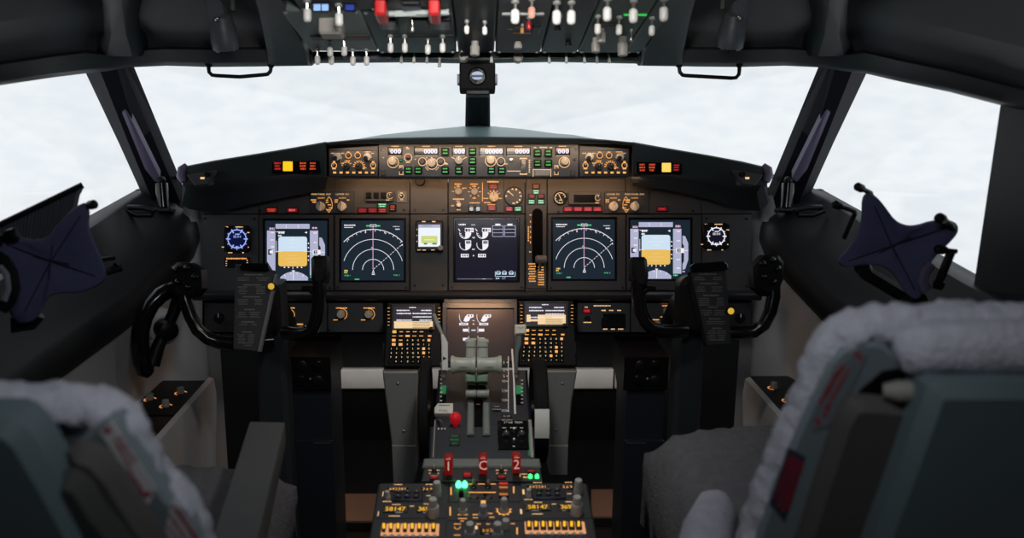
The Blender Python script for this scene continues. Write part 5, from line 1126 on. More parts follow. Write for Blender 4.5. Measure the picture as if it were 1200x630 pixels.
# radio panels
def tall(t, x, y, r, h, m=KNOB, r2=None, h2=0, name='knob', parent=None):
    k = t.fr.sc(x, y); q = t.p(x, y); b = t.mb(); R_ = r * k
    if r2: b.lathe([(r2 * k, 0), (r2 * k, h2), (r2 * k * .92, h2 + .002)], q[0], q[1], 0, 22)
    b.fluted(q[0], q[1], R_, h2, h, 12, .07); return t.part(name, b, m, parent)
RK = mat('radio knob grey', (.42, .42, .40), .5, var=.05)
AM2 = emi('radio digits amber', S(255, 190, 40), 1.1)
def radio(label, x0, x1, dx, dy, tilt):
    """dx, dy: shift of the fittings from the left panel; the side edges lean as the panel runs towards the seats"""
    t = T('radio_panel', label, 'radio panel', FP, (x0 + x1) / 2 + dx * 0, 600, 'radio panels')
    f = lambda x, y: (x + dx + (y - 565) * tilt, y + dy)
    def D(b, x, y, w_, h_, z=.0008): t.dash(b, *f(x, y), w_, h_, z)
    def pl(name, x0_, y0_, x1_, y1_, z0, z1, m, **kw):
        c = f((x0_ + x1_) / 2, (y0_ + y1_) / 2); w_, h_ = (x1_ - x0_) / 2, (y1_ - y0_) / 2; return t.plate(name, c[0] - w_, c[1] - h_, c[0] + w_, c[1] + h_, z0, z1, m, **kw)
    q0 = pd.p(x0, 566); 
    xa, xb = pd.p(x0, 566)[0], pd.p(x1, 566)[0]; ytop = pd.p(565, 565.5)[1]; yb = pd.p(565, 606.6)[1]; yc = pd.p(565, 607.4)[1]; yd = pd.p(565, 652)[1]
    ox, oy = t.u - pd.u, t.v - pd.v
    b = t.mb(); b.plate(xa - ox + .001, yb - oy, xb - ox - .001, ytop - oy - .0015, -.0009, 0, .0004, .0015); t.part('face_plate', b, PANELD)
    b = t.mb(); b.plate(xa - ox + .001, yd - oy, xb - ox - .001, yc - oy, -.0009, 0, .0004, .0015); t.part('face_plate', b, PANELD)
    for x_, y_, w_, h_, n in ((466.5, 573.6, 26, 5, 6), (501, 573.6, 16, 5, 3), (464, 597, 30, 8, 5), (497, 597, 16, 8, 3)):
        o = pl('digit_window', x_ - w_ / 2, y_ - h_ / 2, x_ + w_ / 2, y_ + h_ / 2, 0, .002, GLOSSB)
        b = t.mb(); c = f(x_, y_); ww = w_ * .8 / n
        for i in range(n): t.text(b, '8' if 0 else '0123456789'[(i * 3 + n) % 10], c[0] - w_ * .4 + ww * (i + .5), c[1], h_ * .85, .0026)
        t.part('digits', b, AM2 if y_ > 590 else AMBER, o, recalc=False)
    b = t.mb()
    for x_, y_, w_ in ((466.5, 567.8, 10), (503, 567.6, 8), (454, 587.6, 10), (502.5, 580.8, 5), (465, 591, 10), (483.4, 593, 5), (501, 590.4, 8), (463, 604.6, 13)): D(b, x_, y_, w_, 1.5)
    for x_, y_ in ((449, 578.5), (444, 601.5)):
        c = f(x_, y_); b.rect(*t.p(c[0] - .9, c[1] + 3), *t.p(c[0] + .9, c[1] - 2.6), .0008)
    t.part('panel_lettering', b, CREAML, recalc=False)
    o = pl('key_block', 459.5, 575.6, 497, 587.6, 0, .004, mat('key block blue black', (.014, .018, .03), .4))
    for r in range(2):
        for i in range(3):
            c = f(467.5 + i * 10.6 - r * .6, 578.6 + r * 5); k = t.k; q = t.p(*c); b = t.mb(); b.plate(q[0] - 3.4 * k, q[1] - 2.0 * k, q[0] + 3.4 * k, q[1] + 2.6 * k, .004, .008, BTN and .0012); kk = t.part('key', b, mat('key dark', (.02, .022, .03), .4), o)
            b = t.mb(); t.rect(b, c[0] - .8, c[1] - .6, c[0] + .8, c[1] + .5, .0086); t.part('legend', b, INK, kk, recalc=False)
    tall(t, *f(512.6, 580), 4.6, .032, RK, 5.0, .012); tall(t, *f(454.6, 584), 3, .018, RK, 3.6, .006); tall(t, *f(508.5, 604), 5.2, .040, RK, 7.0, .022)
    o = pl('switch_strip', 447, 614.2, 516, 627.6, 0, .003, emi('strip amber', S(235, 165, 115), .9), r=.001)
    for i in range(8):
        c = f(451.2 + i * 8.3, 620.4); kk = t.plate('lit_key', c[0] - 2.9, c[1] - 4.4, c[0] + 2.9, c[1] + 4.6, .003, .009, mat('lit key dark brown', (.03, .016, .004), .4), .001, parent=o)
        b = t.mb(); t.rect(b, c[0] - 1.5, c[1] - 3, c[0] + 1.5, c[1] + 3.2, .0096); t.part('lens', b, AM2, kk, recalc=False)
        tall(t, *f(452.6 + i * 8.3, 634), 2.7, .014, RK)
radio('radio panel with two lit frequency rows, on the left seat side of the pedestal', 445.3, 525.5, 0, 0, -.02)
radio('radio panel with two lit frequency rows, on the right seat side of the pedestal', 610, 686.6, 163, -2.4, .10)
t = T('audio_panel', 'middle pedestal panel with two green lamps and several tall grey knobs', 'control panel', FP, 568, 600)
xa, xb = pd.p(526.6, 566)[0], pd.p(609, 566)[0]; ox, oy = t.u - pd.u, t.v - pd.v
for ya, yb in ((565.5, 587.4), (588, 609.4), (610, 652)):
    b = t.mb(); b.plate(xa - ox + .001, pd.p(565, yb)[1] - oy, xb - ox - .001, pd.p(565, ya)[1] - oy - .0015, -.0009, 0, .0004, .0015); t.part('face_plate', b, PANELD)
for x in (537.4, 544.6):
    k = t.k; q = t.p(x, 569.4); b = t.mb(); b.lathe([(3.4 * k, 0), (3.4 * k, .004), (2.8 * k, .009), (1.4 * k, .012), (.2 * k, .0125)], q[0], q[1], 0, 16); t.part('green_lamp', b, emi('green lamp bright', (.05, 1, .22), 6.0), smooth=60)
tall(t, 540.6, 581, 3, .012, BLACK)
for x in (555, 572): t.toggle(x, 571, .02, .003, STEEL, tip=STEEL)
b = t.mb()
for a in ((549, 576.4, 581, 577.4), (549, 566.6, 553, 567.6), (575, 566.6, 581, 567.6), (560, 566.6, 568, 567.6)): t.rect(b, *a, .0008)
for x in (555, 572): t.ringmark(b, x, 570, 3.4, .7, 200, 340, .0008)
for x, y0, y1 in ((528.6, 571, 580), (602, 570, 578), (527.6, 594, 604), (606, 618, 626)): t.rect(b, x - .8, y0, x + .8, y1, .0008)
t.ringmark(b, 590.4, 598, 7.4, 1.4, -200, 20, .0008); t.ticks(b, 590.4, 598, 7.6, 9.6, range(-200, 21, 36), 1.4, .0008)
for x, y, w_ in ((542.5, 603, 12), (542, 607.6, 10), (542, 610.4, 5), (556.8, 603, 6), (557, 606.6, 6), (575, 601.6, 5), (576.5, 606, 6), (536, 614, 8), (561, 614, 5), (572, 614, 4), (601, 613.6, 5), (536, 627, 8)): t.dash(b, x, y, w_, 2, .0008)
t.ringmark(b, 536, 617.6, 3.4, .9, 160, 380, .0008)
t.part('panel_lettering', b, AMBER, recalc=False)
for x in (555, 571.3): t.plate('dark_window', x - 5.8, 578.4, x + 5.8, 584.4, 0, .002, GLOSSB)
o = t.plate('caption_light', 584.5, 567, 595.6, 583.6, 0, .006, mat('caption light brown', (.05, .025, .015), .4), .001)
b = t.mb(); t.rect(b, 585, 568, 595, 570.6, .0066); t.part('red_bar', b, REDL, o, recalc=False); b = t.mb(); t.rect(b, 585, 572.6, 595, 575, .0066); t.rect(b, 585, 580.6, 595, 583, .0066); t.part('amber_bar', b, AMBERD, o, recalc=False)
o = t.plate('amber_key', 563, 589.6, 569.8, 595.4, 0, .008, mat('lit key dark brown', (.03, .016, .004), .4)); b = t.mb(); t.rect(b, 563.6, 590.2, 569.2, 594.8, .0086); t.part('lens', b, AMBER, o, recalc=False)
tall(t, 542.5, 600, 3.8, .03, RK, 5.4, .006); tall(t, 566.4, 605.5, 4.4, .028, mat('radio knob blue grey', (.32, .32, .38), .5), 5.6, .008); tall(t, 590.6, 598.6, 4, .03, RK, 4.8, .006)
tall(t, 550.8, 630, 5, .034, RK, 6.6, .014); tall(t, 583, 630, 5, .034, RK, 6.6, .014); tall(t, 592.6, 618.6, 4.6, .02, RK)
o = t.plate('digit_window', 562.5, 619, 579.5, 626, 0, .002, GLOSSB); b = t.mb()
for i in range(3): t.text(b, '305'[i], 566.5 + i * 4.6, 622.4, 5, .0026)
t.part('digits', b, ORANGE, o, recalc=False); b = t.mb(); t.rect(b, 556.6, 616, 559.6, 620, .0008); t.part('pale_mark', b, CREAML, recalc=False)
# ================================================================== overhead panel
A_ = at(556, 73, 2.0); B_ = at(556, 0, 1.55)
FO = Fr(A_, X, B_ - A_)
def tog(t, px, py, tipm, r=.0062, ln=.03, cap=1, name='toggle_switch'):
    """switch hanging from the overhead panel: its white tip shows at px, py"""
    k = t.fr.sc(px, py); x, y = t.p(px, py); y += ln * .35
    b = t.mb(); b.lathe([(r * .95, 0), (r * .95, .004), (r * .7, .006)], x, y, 0, 10); o = t.part(name, b, METALG)
    b = t.mb(); b.tube([(x, y, .003), (x, y - ln * .12, ln * .55)], [r * .34, r * .4], 7); t.part('lever', b, STEEL if cap else tipm, o)
    b = t.mb(); e = Vector((x, y - ln * .12, ln * .5)); f_ = Vector((x, y - ln * .2, ln * .5 + r * 3.2)); rs = [r * .6, r * .95, r, r, r * .8, r * .35]
    b.tube([e, e.lerp(f_, .12), e.lerp(f_, .4), e.lerp(f_, .75), e.lerp(f_, .93), f_], rs, 12); t.part('tip', b, tipm, o, smooth=60); return o
def okn(t, px, py, r, h, m=KNOB): 
    k = t.fr.sc(px, py); x, y = t.p(px, py); b = t.mb(); b.lathe([(r * k * .75, 0), (r * k * .75, h * .4)], x, y + h * .3, 0, 18); b.fluted(x, y + h * .3, r * k, h * .35, h, 12, .06); return t.part('knob', b, m)
def omod(label, x0, y0, x1, y1, m, name='overhead_switchboard'):
    t = T(name, label, 'overhead panel', FO, (x0 + x1) / 2, (y0 + y1) / 2, 'overhead switch panels')
    cx, w_ = (x0 + x1) / 2, (x1 - x0) / 2
    # the panels run straight back towards the seats: sides taken from their front edge
    a = t.p(x0, y1); e = t.p(x1, y1); top = t.p(cx, y0)[1]
    b = t.mb(); b.plate(a[0], a[1], e[0], top, -.02, 0, .003); t.part('face_plate', b, m); t.z0 = 0
    for x in (a[0] + .008, e[0] - .008):
        for y in (a[1] + .008, top - .008): b = t.mb(); b.lathe([(.004, 0), (.004, .001), (.0028, .002)], x, y, 0, 10); t.part('screw', b, STEEL)
    return t
def okey(t, x0, y0, x1, y1, m, d=.01, name='guard', c=.002, label=None): return t.plate(name, x0, y0, x1, y1, 0, d, m, c, label=label)
t = omod('green grey overhead panel with hanging white switches and a flat grey knob', 364, 13, 443, 60, GREENG)
for x, y in ((372.6, 58), (387.5, 48), (388.8, 58), (404, 47), (414, 59), (430, 59)): tog(t, x, y, WHITEP)
okey(t, 378, 21, 400, 29, KNOB, .03, 'flat_knob', .004); okey(t, 366, 41, 433, 45.5, mat('brown slot', (.03, .018, .014), .5), .004, 'switch_slot')
t = omod('overhead panel with blue lamps behind the left end panel of the row', 352, -40, 443, 12, PANELD)
for x, y in ((347 + 14, 2), (398, 7)): tog(t, x, y, WHITEP, .0075, .03)
o = okey(t, 366, 1, 386, 10.5, BLACK, .004, 'lamp_window'); b = t.mb(); t.rect(b, 367.5, 2, 375.6, 9.6, .0046); t.rect(b, 377, 2, 384.8, 9.6, .0046); t.part('lens', b, SKYL, o, recalc=False)
o = okey(t, 404, 1.6, 416, 10, BLACK, .004, 'lamp_window'); b = t.mb(); t.rect(b, 405, 2.6, 415, 9.2, .0046); t.part('lens', b, BLUEL, o, recalc=False)
t = omod('overhead panel with two dark blue caption windows and four hanging white switches', 444.5, 14, 535, 62, DGREEN)
for x, y in ((458, 43), (474.7, 43), (501.6, 45), (518.8, 43)): tog(t, x, y, WHITEP)
for x0, x1 in ((447, 464), (509, 528)):
    o = okey(t, x0, 21, x1, 32, BLACK, .006, 'caption_window'); b = t.mb(); t.rect(b, x0 + 1, 22, x1 - 1, 27, .0066); t.part('lens', b, mat('caption dull red', (.06, .012, .012), .3), o, recalc=False); b = t.mb(); t.rect(b, x0 + 1, 27.5, x1 - 1, 31, .0066); t.part('lens', b, mat('caption dull blue', (.012, .016, .07), .3), o, recalc=False)
okey(t, 454, 41, 532, 46, BLACK, .004, 'switch_slot'); okey(t, 486, 19, 501, 30, BLACK, .008, 'cover')
tog(t, 483.5, 22, STEEL, .004, .03, 0)
t = omod('overhead panel with two red switch guards and a pale raised frame', 444.5, -40, 530, 13, BLACK)
for x in (448.8, 510.2):
    k = FO.sc(x, 7); q = t.p(x, 8); b = t.mb(); b.plate(q[0] - 6.4 * k, q[1] - .012, q[0] + 6.4 * k, q[1] + .05, .004, .03, .004); t.part('red_guard', b, REDB)
b = t.mb(); a = t.p(437, 13); e = t.p(533, 13)
a = (a[0] + .006, a[1] + .012); e = (e[0] - .012, e[1])
b.tube([(a[0], a[1] + .0, .006), (a[0] + .02, a[1] - .002, .008), (a[0] + .10, a[1] - .004, .008), (e[0] - .1, a[1] - .002, .008), (e[0] - .06, a[1] + .004, .008), (e[0] - .02, a[1] + .004, .008), (e[0], a[1] + .0, .006)], .0055, 8); t.part('pale_frame', b, mat('pale green grey', (.30, .34, .33), .5))
o = okey(t, 472, 2, 492, 9, BLACK, .006, 'caption_window'); b = t.mb(); t.rect(b, 473, 3, 491, 8.4, .0066); t.part('lens', b, mat('caption dull blue', (.012, .016, .07), .3), o, recalc=False); 
t = omod('narrow black overhead panel above the compass with two small white switches', 537, -40, 579, 62, BLACK)
for x, y in ((547, 25), (568, 26)): tog(t, x, y, WHITEP, .005, .02)
okn(t, 556.5, 50, 5.6, .03)
t = omod('overhead panel with small red switch and lit orange scale', 580.5, -40, 633, 62, PANELD)
for x, y in ((603.5, 3),): tog(t, x, y, WHITEP, .008, .03)
tog(t, 622.8, 0, emi('tip lit peach', S(255, 190, 160), .9), .006, .03); tog(t, 619.7, 20, REDB, .005, .02); tog(t, 611.8, 29, mat('tip orange', (.6, .28, .1), .4), .004, .012)
b = t.mb()
for x, y, w_ in ((598, 34, 5), (613, 38.5, 24), (620, 33, 6), (606, 32, 3)): t.dash(b, x, y, w_, 2, .0008)
t.part('lit_scale', b, emi('scale orange dim', S(165, 95, 45), .8), recalc=False); okey(t, 622, 29, 634, 38, BLACK, .004, 'window'); okn(t, 607, 50, 5, .014)
okey(t, 588, 15, 638, 17, METALG, .004, 'edge_bar', .001)
t = omod('dark overhead panel with two large white switches beside the small red switch panel', 634, -40, 676, 62, BLACK)
for x, y in ((652, 4), (669, 4)): tog(t, x, y, WHITEP, .008, .03)
okn(t, 655, 16, 4, .01, METALG); okn(t, 653.5, 33, 4, .006, BLACK); okn(t, 666, 50, 4, .008, BLACK)
t = omod('dark green overhead panel with three grey knobs and a green glowing line', 677, -40, 731, 62, DGREEN)
for x, y in ((700, 20), (724.8, 21)): tog(t, x, y, WHITEP, .0062, .03)
for x, y in ((711, 0), (741.5, 2)): tog(t, x, y, WHITEP, .008, .03)
okn(t, 703.6, 34, 5.4, .03); okn(t, 697.5, 46, 5.2, .03); okn(t, 728.5, 45, 6, .04); tog(t, 739, 36, STEEL, .003, .03, 0)
b = t.mb()
for x0, x1 in ((731, 744), (747, 758)): t.rect(b, x0, 15.4, x1, 18, .0012)
t.part('green_line', b, emi('green line lit', S(30, 190, 70), 1), recalc=False); okey(t, 692, 28, 730, 33, mat('brown slot', (.03, .018, .014), .5), .003, 'switch_slot')
t = omod('narrow overhead panel with two hanging white switches against the right cheek', 732, -40, 751, 62, DGREEN)
tog(t, 763, 22, WHITEP, .0062, .03); tog(t, 777, 0, WHITEP, .008, .03)
# forward lip of the overhead with its row of thin switches
FI = Fr(at(556, 66, 2.005), X, UP)
t = T('overhead_front_strip', 'low green front strip of the overhead carrying small switches and two knobs', 'overhead panel', FI, 556, 65)
t.polyplate('face_plate', [(364, 60), (752, 60), (752, 71), (650, 69), (556, 71), (470, 69.5), (364, 70.5)], -.03, 0, DGREEN, .002)
t.polyplate('blue_grey_bracket', [(401, 62), (404, 61), (460, 61), (460, 71.5), (402, 71.5)], .0005, .012, mat('bracket blue grey', (.045, .05, .07), .5), .002)
def thin(x, y, m=WHITEP):
    q = t.p(x, y - 5); b = t.mb(); b.lathe([(.004, 0), (.004, .004), (.0028, .005)], q[0], q[1], 0, 8); o = t.part('toggle_switch', b, METALG)
    e = t.p(x, y + 6.5); b = t.mb(); b.tube([(q[0], q[1], .004), (q[0], (q[1] * .5 + e[1] * .5), .014), (e[0], e[1], .018)], [.0018, .003, .0042], 8); t.part('lever', b, m, o)
for x in (471, 485.6, 500.6, 643, 663, 684, 698.6, 712.7, 575.8): thin(x, 69)
thin(515.4, 73.5)
for x, y in ((543.7, 69), (606.7, 70)): 
    k = t.k; q = t.p(x, y - 1); b = t.mb(); b.fluted(q[0], q[1], 6 * k, .0005, .024, 10, .08); t.part('knob', b, KNOB)
q = t.p(514.5, 57); b = t.mb(); b.fluted(q[0], q[1], 4.6 * t.k, .0005, .03, 10, .08); t.part('knob', b, KNOB)
# compass
FQ = Fr(at(559.5, 89, 1.97), X, UP)
t = T('compass', 'small black magnetic compass hanging over the centre window post', 'compass', FQ, 559.5, 89)
t.plate('body', 538.3, 73, 580.5, 105, -.05, 0, MATTB, .004); t.plate('foot', 546, 104.5, 574, 110, -.04, -.006, BLACK, .002)
b = t.mb(); q = t.p(559.3, 89.5); k = t.k; b.lathe([(11 * k, 0), (11 * k, .003), (9.6 * k, .005), (9 * k, .002), (.0004, .002)], q[0], q[1], 0, 28); o = t.part('window', b, GLOSSB)
b = t.mb(); t.sy = b.add([(q[0] + 6.8 * k * math.cos(PI * j / 12), q[1] + 1.4 * k + 4.2 * k * math.sin(PI * j / 12), .0026) for j in range(13)], [tuple(range(13))]); b.add([(q[0] + 6 * k * math.cos(PI * j / 12), q[1] - 1.2 * k - 3 * k * math.sin(PI * j / 12), .0026) for j in range(13)], [tuple(range(13))]); t.part('card', b, emi('compass card lit', S(190, 205, 240), .8), o, recalc=False)
b = t.mb(); t.rect(b, 552.4, 88, 566.2, 90.3, .0029); t.part('card_line', b, mat('card dark', (.05, .06, .08), .5), o, recalc=False)
for x in (537, 581.6): t.plate('side_rib', x - 1.4, 86, x + 1.4, 97, -.03, -.004, VIOLET, .001)
# grab handles, map lamps
for x0, x1, lab in ((244.5, 317.5, 'thin black grab handle under the overhead lining, above the left windscreen'), (796, 866.5, 'thin black grab handle under the overhead lining, above the right windscreen')):
    fh = Fr(at((x0 + x1) / 2, 82, 1.985), X, UP); t = T('grab_handle', lab, 'handle', fh, (x0 + x1) / 2, 82, 'overhead grab handles')
    b = t.mb(); P = [(x0, 74), (x0, 80), (x0 + .6, 84.5), (x0 + 4, 88), (x0 + 9, 88.6), ((x0 + x1) / 2, 90), (x1 - 9, 91.5 if x0 > 500 else 87.6), (x1 - 4, 91 if x0 > 500 else 87), (x1 - .6, 87 if x0 > 500 else 83.5), (x1, 80), (x1, 74)]
    b.tube([(*t.p(*p), 0) for p in P], .0045, 9); t.part('bar', b, BLACK, smooth=60)
    for x in (x0, x1): q = t.p(x, 76.5); b = t.mb(); b.M = t.M @ Matrix.Translation((q[0], q[1], 0)) @ Matrix.Rotation(PI / 2, 4, 'X'); b.lathe([(.008, -.004), (.008, .002), (.005, .005)], 0, 0, 0, 12); t.part('mount', b, BLACK)
LAMPM = mat('map lamp grey', (.10, .115, .125), .45)
for px, py, lab in ((262, 38, 'grey cylindrical map lamp tucked in the overhead lining on the left'), (858, 36, 'grey cylindrical map lamp tucked in the overhead lining on the right')):
    c = at(px, py, 1.82); t = lever_world('map_lamp', lab, 'lamp', c, 'overhead map lamps'); s = 1 if px < 500 else -1
    M_ = Matrix.Translation(c) @ Matrix.Rotation(math.radians(18), 4, 'X')
    b = MB(M_); b.lathe([(.022, -.036), (.028, -.034), (.029, -.012), (.0275, -.008), (.0275, .008), (.026, .012), (.022, .034), (.012, .042)], 0, 0, 0, 22); t.part('body', b, LAMPM, smooth=40)
    b = MB(M_); b.lathe([(.020, -.0365), (.024, -.0375), (.024, -.035)], 0, 0, 0, 22); t.part('lens', b, GLOSSB)
    b = MB(M_); b.tube([(-.006 * s, 0, .03), (-.012 * s, .01, .06), (-.02 * s, .02, .085)], [.02, .022, .024], 10); t.part('bracket', b, LAMPM)
    b = MB(M_); b.tube([(.03 * s, -.01, .05), (.034 * s, -.012, .075), (.03 * s, -.01, .09), (.022 * s, -.01, .085)], .005, 7); t.part('clip', b, mat('clip grey', (.2, .2, .19), .4))
    b = MB(M_); b.ball((0 * s, -.03, .036), .006); t.part('knob', b, STEEL)
# ================================================================== control yokes with checklists
def yoke(label, d, hornL, hornR, gripL, gripR, hub, mirror):
    fy = Fr(at(hub[0], hub[1], d), X, UP); t = T('control_yoke', label, 'control yoke', fy, hub[0], hub[1], 'control yokes')
    def P3(L): return [(*t.p(x, y), z) for x, y, z in L]
    b = t.mb(); q = t.p(*hub); k = t.k
    b.plate(q[0] - 18 * k, q[1] - 36 * k, q[0] + 18 * k, q[1] + 34 * k, -.07, -.012, .012, .03); t.part('hub', b, BLACK)
    for h in (hornL, hornR):
        b = t.mb(); L = P3(h); b.tube(L, [.0155] * len(L), 12); t.part('horn', b, GLOSSB, smooth=60)
    for g in (gripL, gripR):
        t.polyplate('grip_head', g, -.022, .028, BLACK, .008)
    return t
yl = yoke('black left control yoke with a grey checklist on its hub', 1.95,
    [(318, 399, -.02), (300, 400.5, -.01), (276, 402, 0), (258, 401, .004), (245, 396, .008), (234, 386, .012), (226, 370, .014), (219, 350, .014), (217, 335, .012), (219, 320, .01)],
    [(330, 390, -.02), (345, 391.5, -.008), (358, 391, 0), (367, 385, .006), (372, 374, .01), (375, 358, .012), (376, 343, .012), (375, 328, .012)],
    [(204, 313), (212, 307), (226, 308), (239, 316), (240, 338), (232, 348), (216, 350), (206, 342)],
    [(366.5, 303), (370, 299.5), (383, 299.5), (385, 303), (385, 326), (381, 333), (370, 333), (367, 327)], (305, 362), 1)
q = yl.p(352, 338); b = yl.mb(); b.tube([(*yl.p(372, 345), .01), (*yl.p(364, 338), .012), (*yl.p(355, 337.5), .01)], [.008, .007, .005], 8); yl.part('trigger', b, GLOSSB)
for x, y, r in ((212, 316, 4), (224, 314, 4), (233, 324, 4.4), (214, 330, 4), (226, 336, 4)):
    k = yl.k; q = yl.p(x, y); b = yl.mb(); b.ball((q[0], q[1], .03), r * k, r * k, .010); yl.part('switch', b, GLOSSB)
for y in (311, 313.5): 
    b = yl.mb(); yl.rect(b, 370, y + 3, 381, y + 4.4, .0285); yl.part('groove', b, SCREW, recalc=False)
yr = yoke('black right control yoke with a dark checklist on its hub', 1.95,
    [(806, 388, -.02), (790, 388.5, -.008), (775, 388, 0), (763, 384, .006), (755, 376, .01), (750, 365, .012), (746, 345, .012), (746, 328, .012)],
    [(826, 391, -.02), (845, 389.5, -.01), (868, 389.5, 0), (883, 388, .004), (893, 380, .01), (900, 365, .014), (904, 347, .014), (904, 333, .012), (902, 320, .01)],
    [(738, 303.5), (741, 301), (753, 301), (756, 304), (758, 322), (756, 336), (743, 336), (739, 325)],
    [(879, 313), (893, 298.5), (909, 299), (915, 307), (914, 328), (908, 341), (893, 347), (881, 337)], (817, 356), -1)
b = yr.mb(); b.tube([(*yr.p(750, 345), .01), (*yr.p(757, 338), .012), (*yr.p(767, 338), .01)], [.008, .007, .005], 8); yr.part('trigger', b, GLOSSB)
for x, y, r in ((889, 309, 4), (900, 305, 4), (906, 315, 4.4), (890, 324, 4), (901, 330, 4)):
    k = yr.k; q = yr.p(x, y); b = yr.mb(); b.ball((q[0], q[1], .03), r * k, r * k, .010); yr.part('switch', b, GLOSSB)
for t_, hub in ((yl, (303, 372)), (yr, (818, 372))):
    b = MB(); c = at(hub[0], hub[1], 1.98); b.tube([c, c + Vector((0, .12, -.01)), c + Vector((0, .16, -.06))], [.045, .045, .05], 14); t_.part('shaft', b, BLACK)
def checklist(label, d, poly, clip, edge, lines, m, ink, dot, bw):
    cx = sum(p[0] for p in poly) / 4; cy = sum(p[1] for p in poly) / 4
    fc = Fr(at(cx, cy, d), X, UP); t = T('checklist_plate', label, 'checklist', fc, cx, cy, 'checklist plates on the yokes')
    t.polyplate('plate', poly, -.010, 0, m, .0015); t.polyplate('clip_bar', clip, .0005, .012, GLOSSB, .002); t.polyplate('edge_strip', edge, -.008, .006, bw, .0015)
    b = t.mb()
    for x, y, w_, h_ in lines: t.dash(b, x, y, w_, h_, .0006)
    t.part('print', b, ink, recalc=False)
    q = t.p(*dot); k = t.k; b = t.mb(); b.lathe([(5 * k, 0), (5 * k, .008), (4 * k, .012), (3.9 * k, .009), (.0004, .009)], q[0], q[1], 0, 20); o = t.part('light_ring', b, BLACK)
    b = t.mb(); b.lathe([(3.8 * k, .007), (3.8 * k, .0105), (2.4 * k, .0125), (.2 * k, .013)], q[0], q[1], 0, 16); t.part('yellow_lens', b, emi('yellow marker', S(225, 180, 60), .75, .4, (.5, .38, .1)), o)
LN = []
def block(yc, xc, w_, yn, n, wl, wr, x0, x1, sl):
    LN.append((xc, yc, w_, 1.7))
    for i in range(n): LN.append((x0 + wl / 2 + sl * 0, yn + i * 2.5, wl * random.uniform(.6, 1), 1.1)); LN.append((x1 - wr / 2, yn + i * 2.5, wr * random.uniform(.6, 1), 1.1))
block(321.6, 297.5, 22, 325.5, 2, 14, 16, 278.5, 316, 0); block(333.6, 296, 21, 336, 4, 12, 15, 278.5, 313, 0); block(347.6, 294.5, 20, 351, 3, 13, 12, 278.3, 309, 0)
block(362.4, 292.5, 12, 366, 3, 12, 15, 277.8, 306, 0); block(377, 290.5, 15, 380, 1, 14, 10, 278, 303, 0); block(388.8, 289.5, 11, 392, 4, 10, 9, 277.8, 299, 0); LN.append((288, 401.6, 18, 1.1)); LN.append((291, 404.4, 8, 1.2))
checklist('grey checklist plate with printed lines clipped to the left yoke', 1.905, [(276, 309), (322.5, 317), (303, 411.5), (273, 409)], [(282, 310.5), (286, 308), (315, 308.5), (317, 316), (313, 317.5), (284, 316)], [(322, 321), (325.5, 322), (306, 412), (302, 411.5)], LN, PAPER, INK, (319, 335.2), METALG)
LN = []
block(321, 829, 21, 325, 2, 15, 15, 812, 848, 0); block(332, 831, 21, 336, 3, 12, 16, 815, 848, 0); block(346, 833, 18, 349.6, 4, 13, 10, 818.5, 849, 0); block(359.6, 835.5, 11, 363.6, 3, 14, 14, 821, 850, 0); block(373.4, 838, 14, 376.6, 2, 14, 12, 827, 850, 0); block(384.4, 840, 11, 387.6, 5, 11, 11, 829, 851, 0); LN.append((841, 398, 16, 1.1))
checklist('dark checklist plate with faint printed lines clipped to the right yoke', 1.905, [(808, 318), (851, 313), (857, 403), (826, 405)], [(808, 312), (812, 308.5), (846, 306), (851, 309), (852, 315.5), (809, 318)], [(806, 319), (809, 319), (828, 405), (825, 405)], LN, PAPERD, INKD, (855, 364), BLACK)
# columns and boxes in the foot well
for px, lab, x0, x1 in ((321, 'dark blue grey control column standing below the left yoke', 304, 340), (805, 'dark blue grey control column standing below the right yoke', 788, 822)):
    c = at(px, 420, 2.06); t = lever_world('control_column', lab, 'column', Vector((c.x, c.y, 0)), 'control columns')
    h = (x1 - x0) / 2 * 2.06 / 1000
    b = MB(); b.rings([[(c.x + sx * h * s_, c.y + .0 + sy * h * s_ * 1.1, z) for sx, sy in ((-1, -.7), (-.7, -1), (.7, -1), (1, -.7), (1, .7), (.7, 1), (-.7, 1), (-1, .7))] for z, s_ in ((0, 1.25), (.05, 1.0), (.55, .95), (.80, .9))]); t.part('post', b, COLUMN)
    b = MB(); b.rings([[(c.x + sx * h * 1.5, c.y + sy * h * 1.6, z) for sx, sy in ((-1, -.7), (-.7, -1), (.7, -1), (1, -.7), (1, .7), (.7, 1), (-.7, 1), (-1, .7))] for z in (0.0, .03)]); t.part('boot', b, MATTB)
BOXM = mat('box navy black', (.016, .019, .027), .5, var=.1)
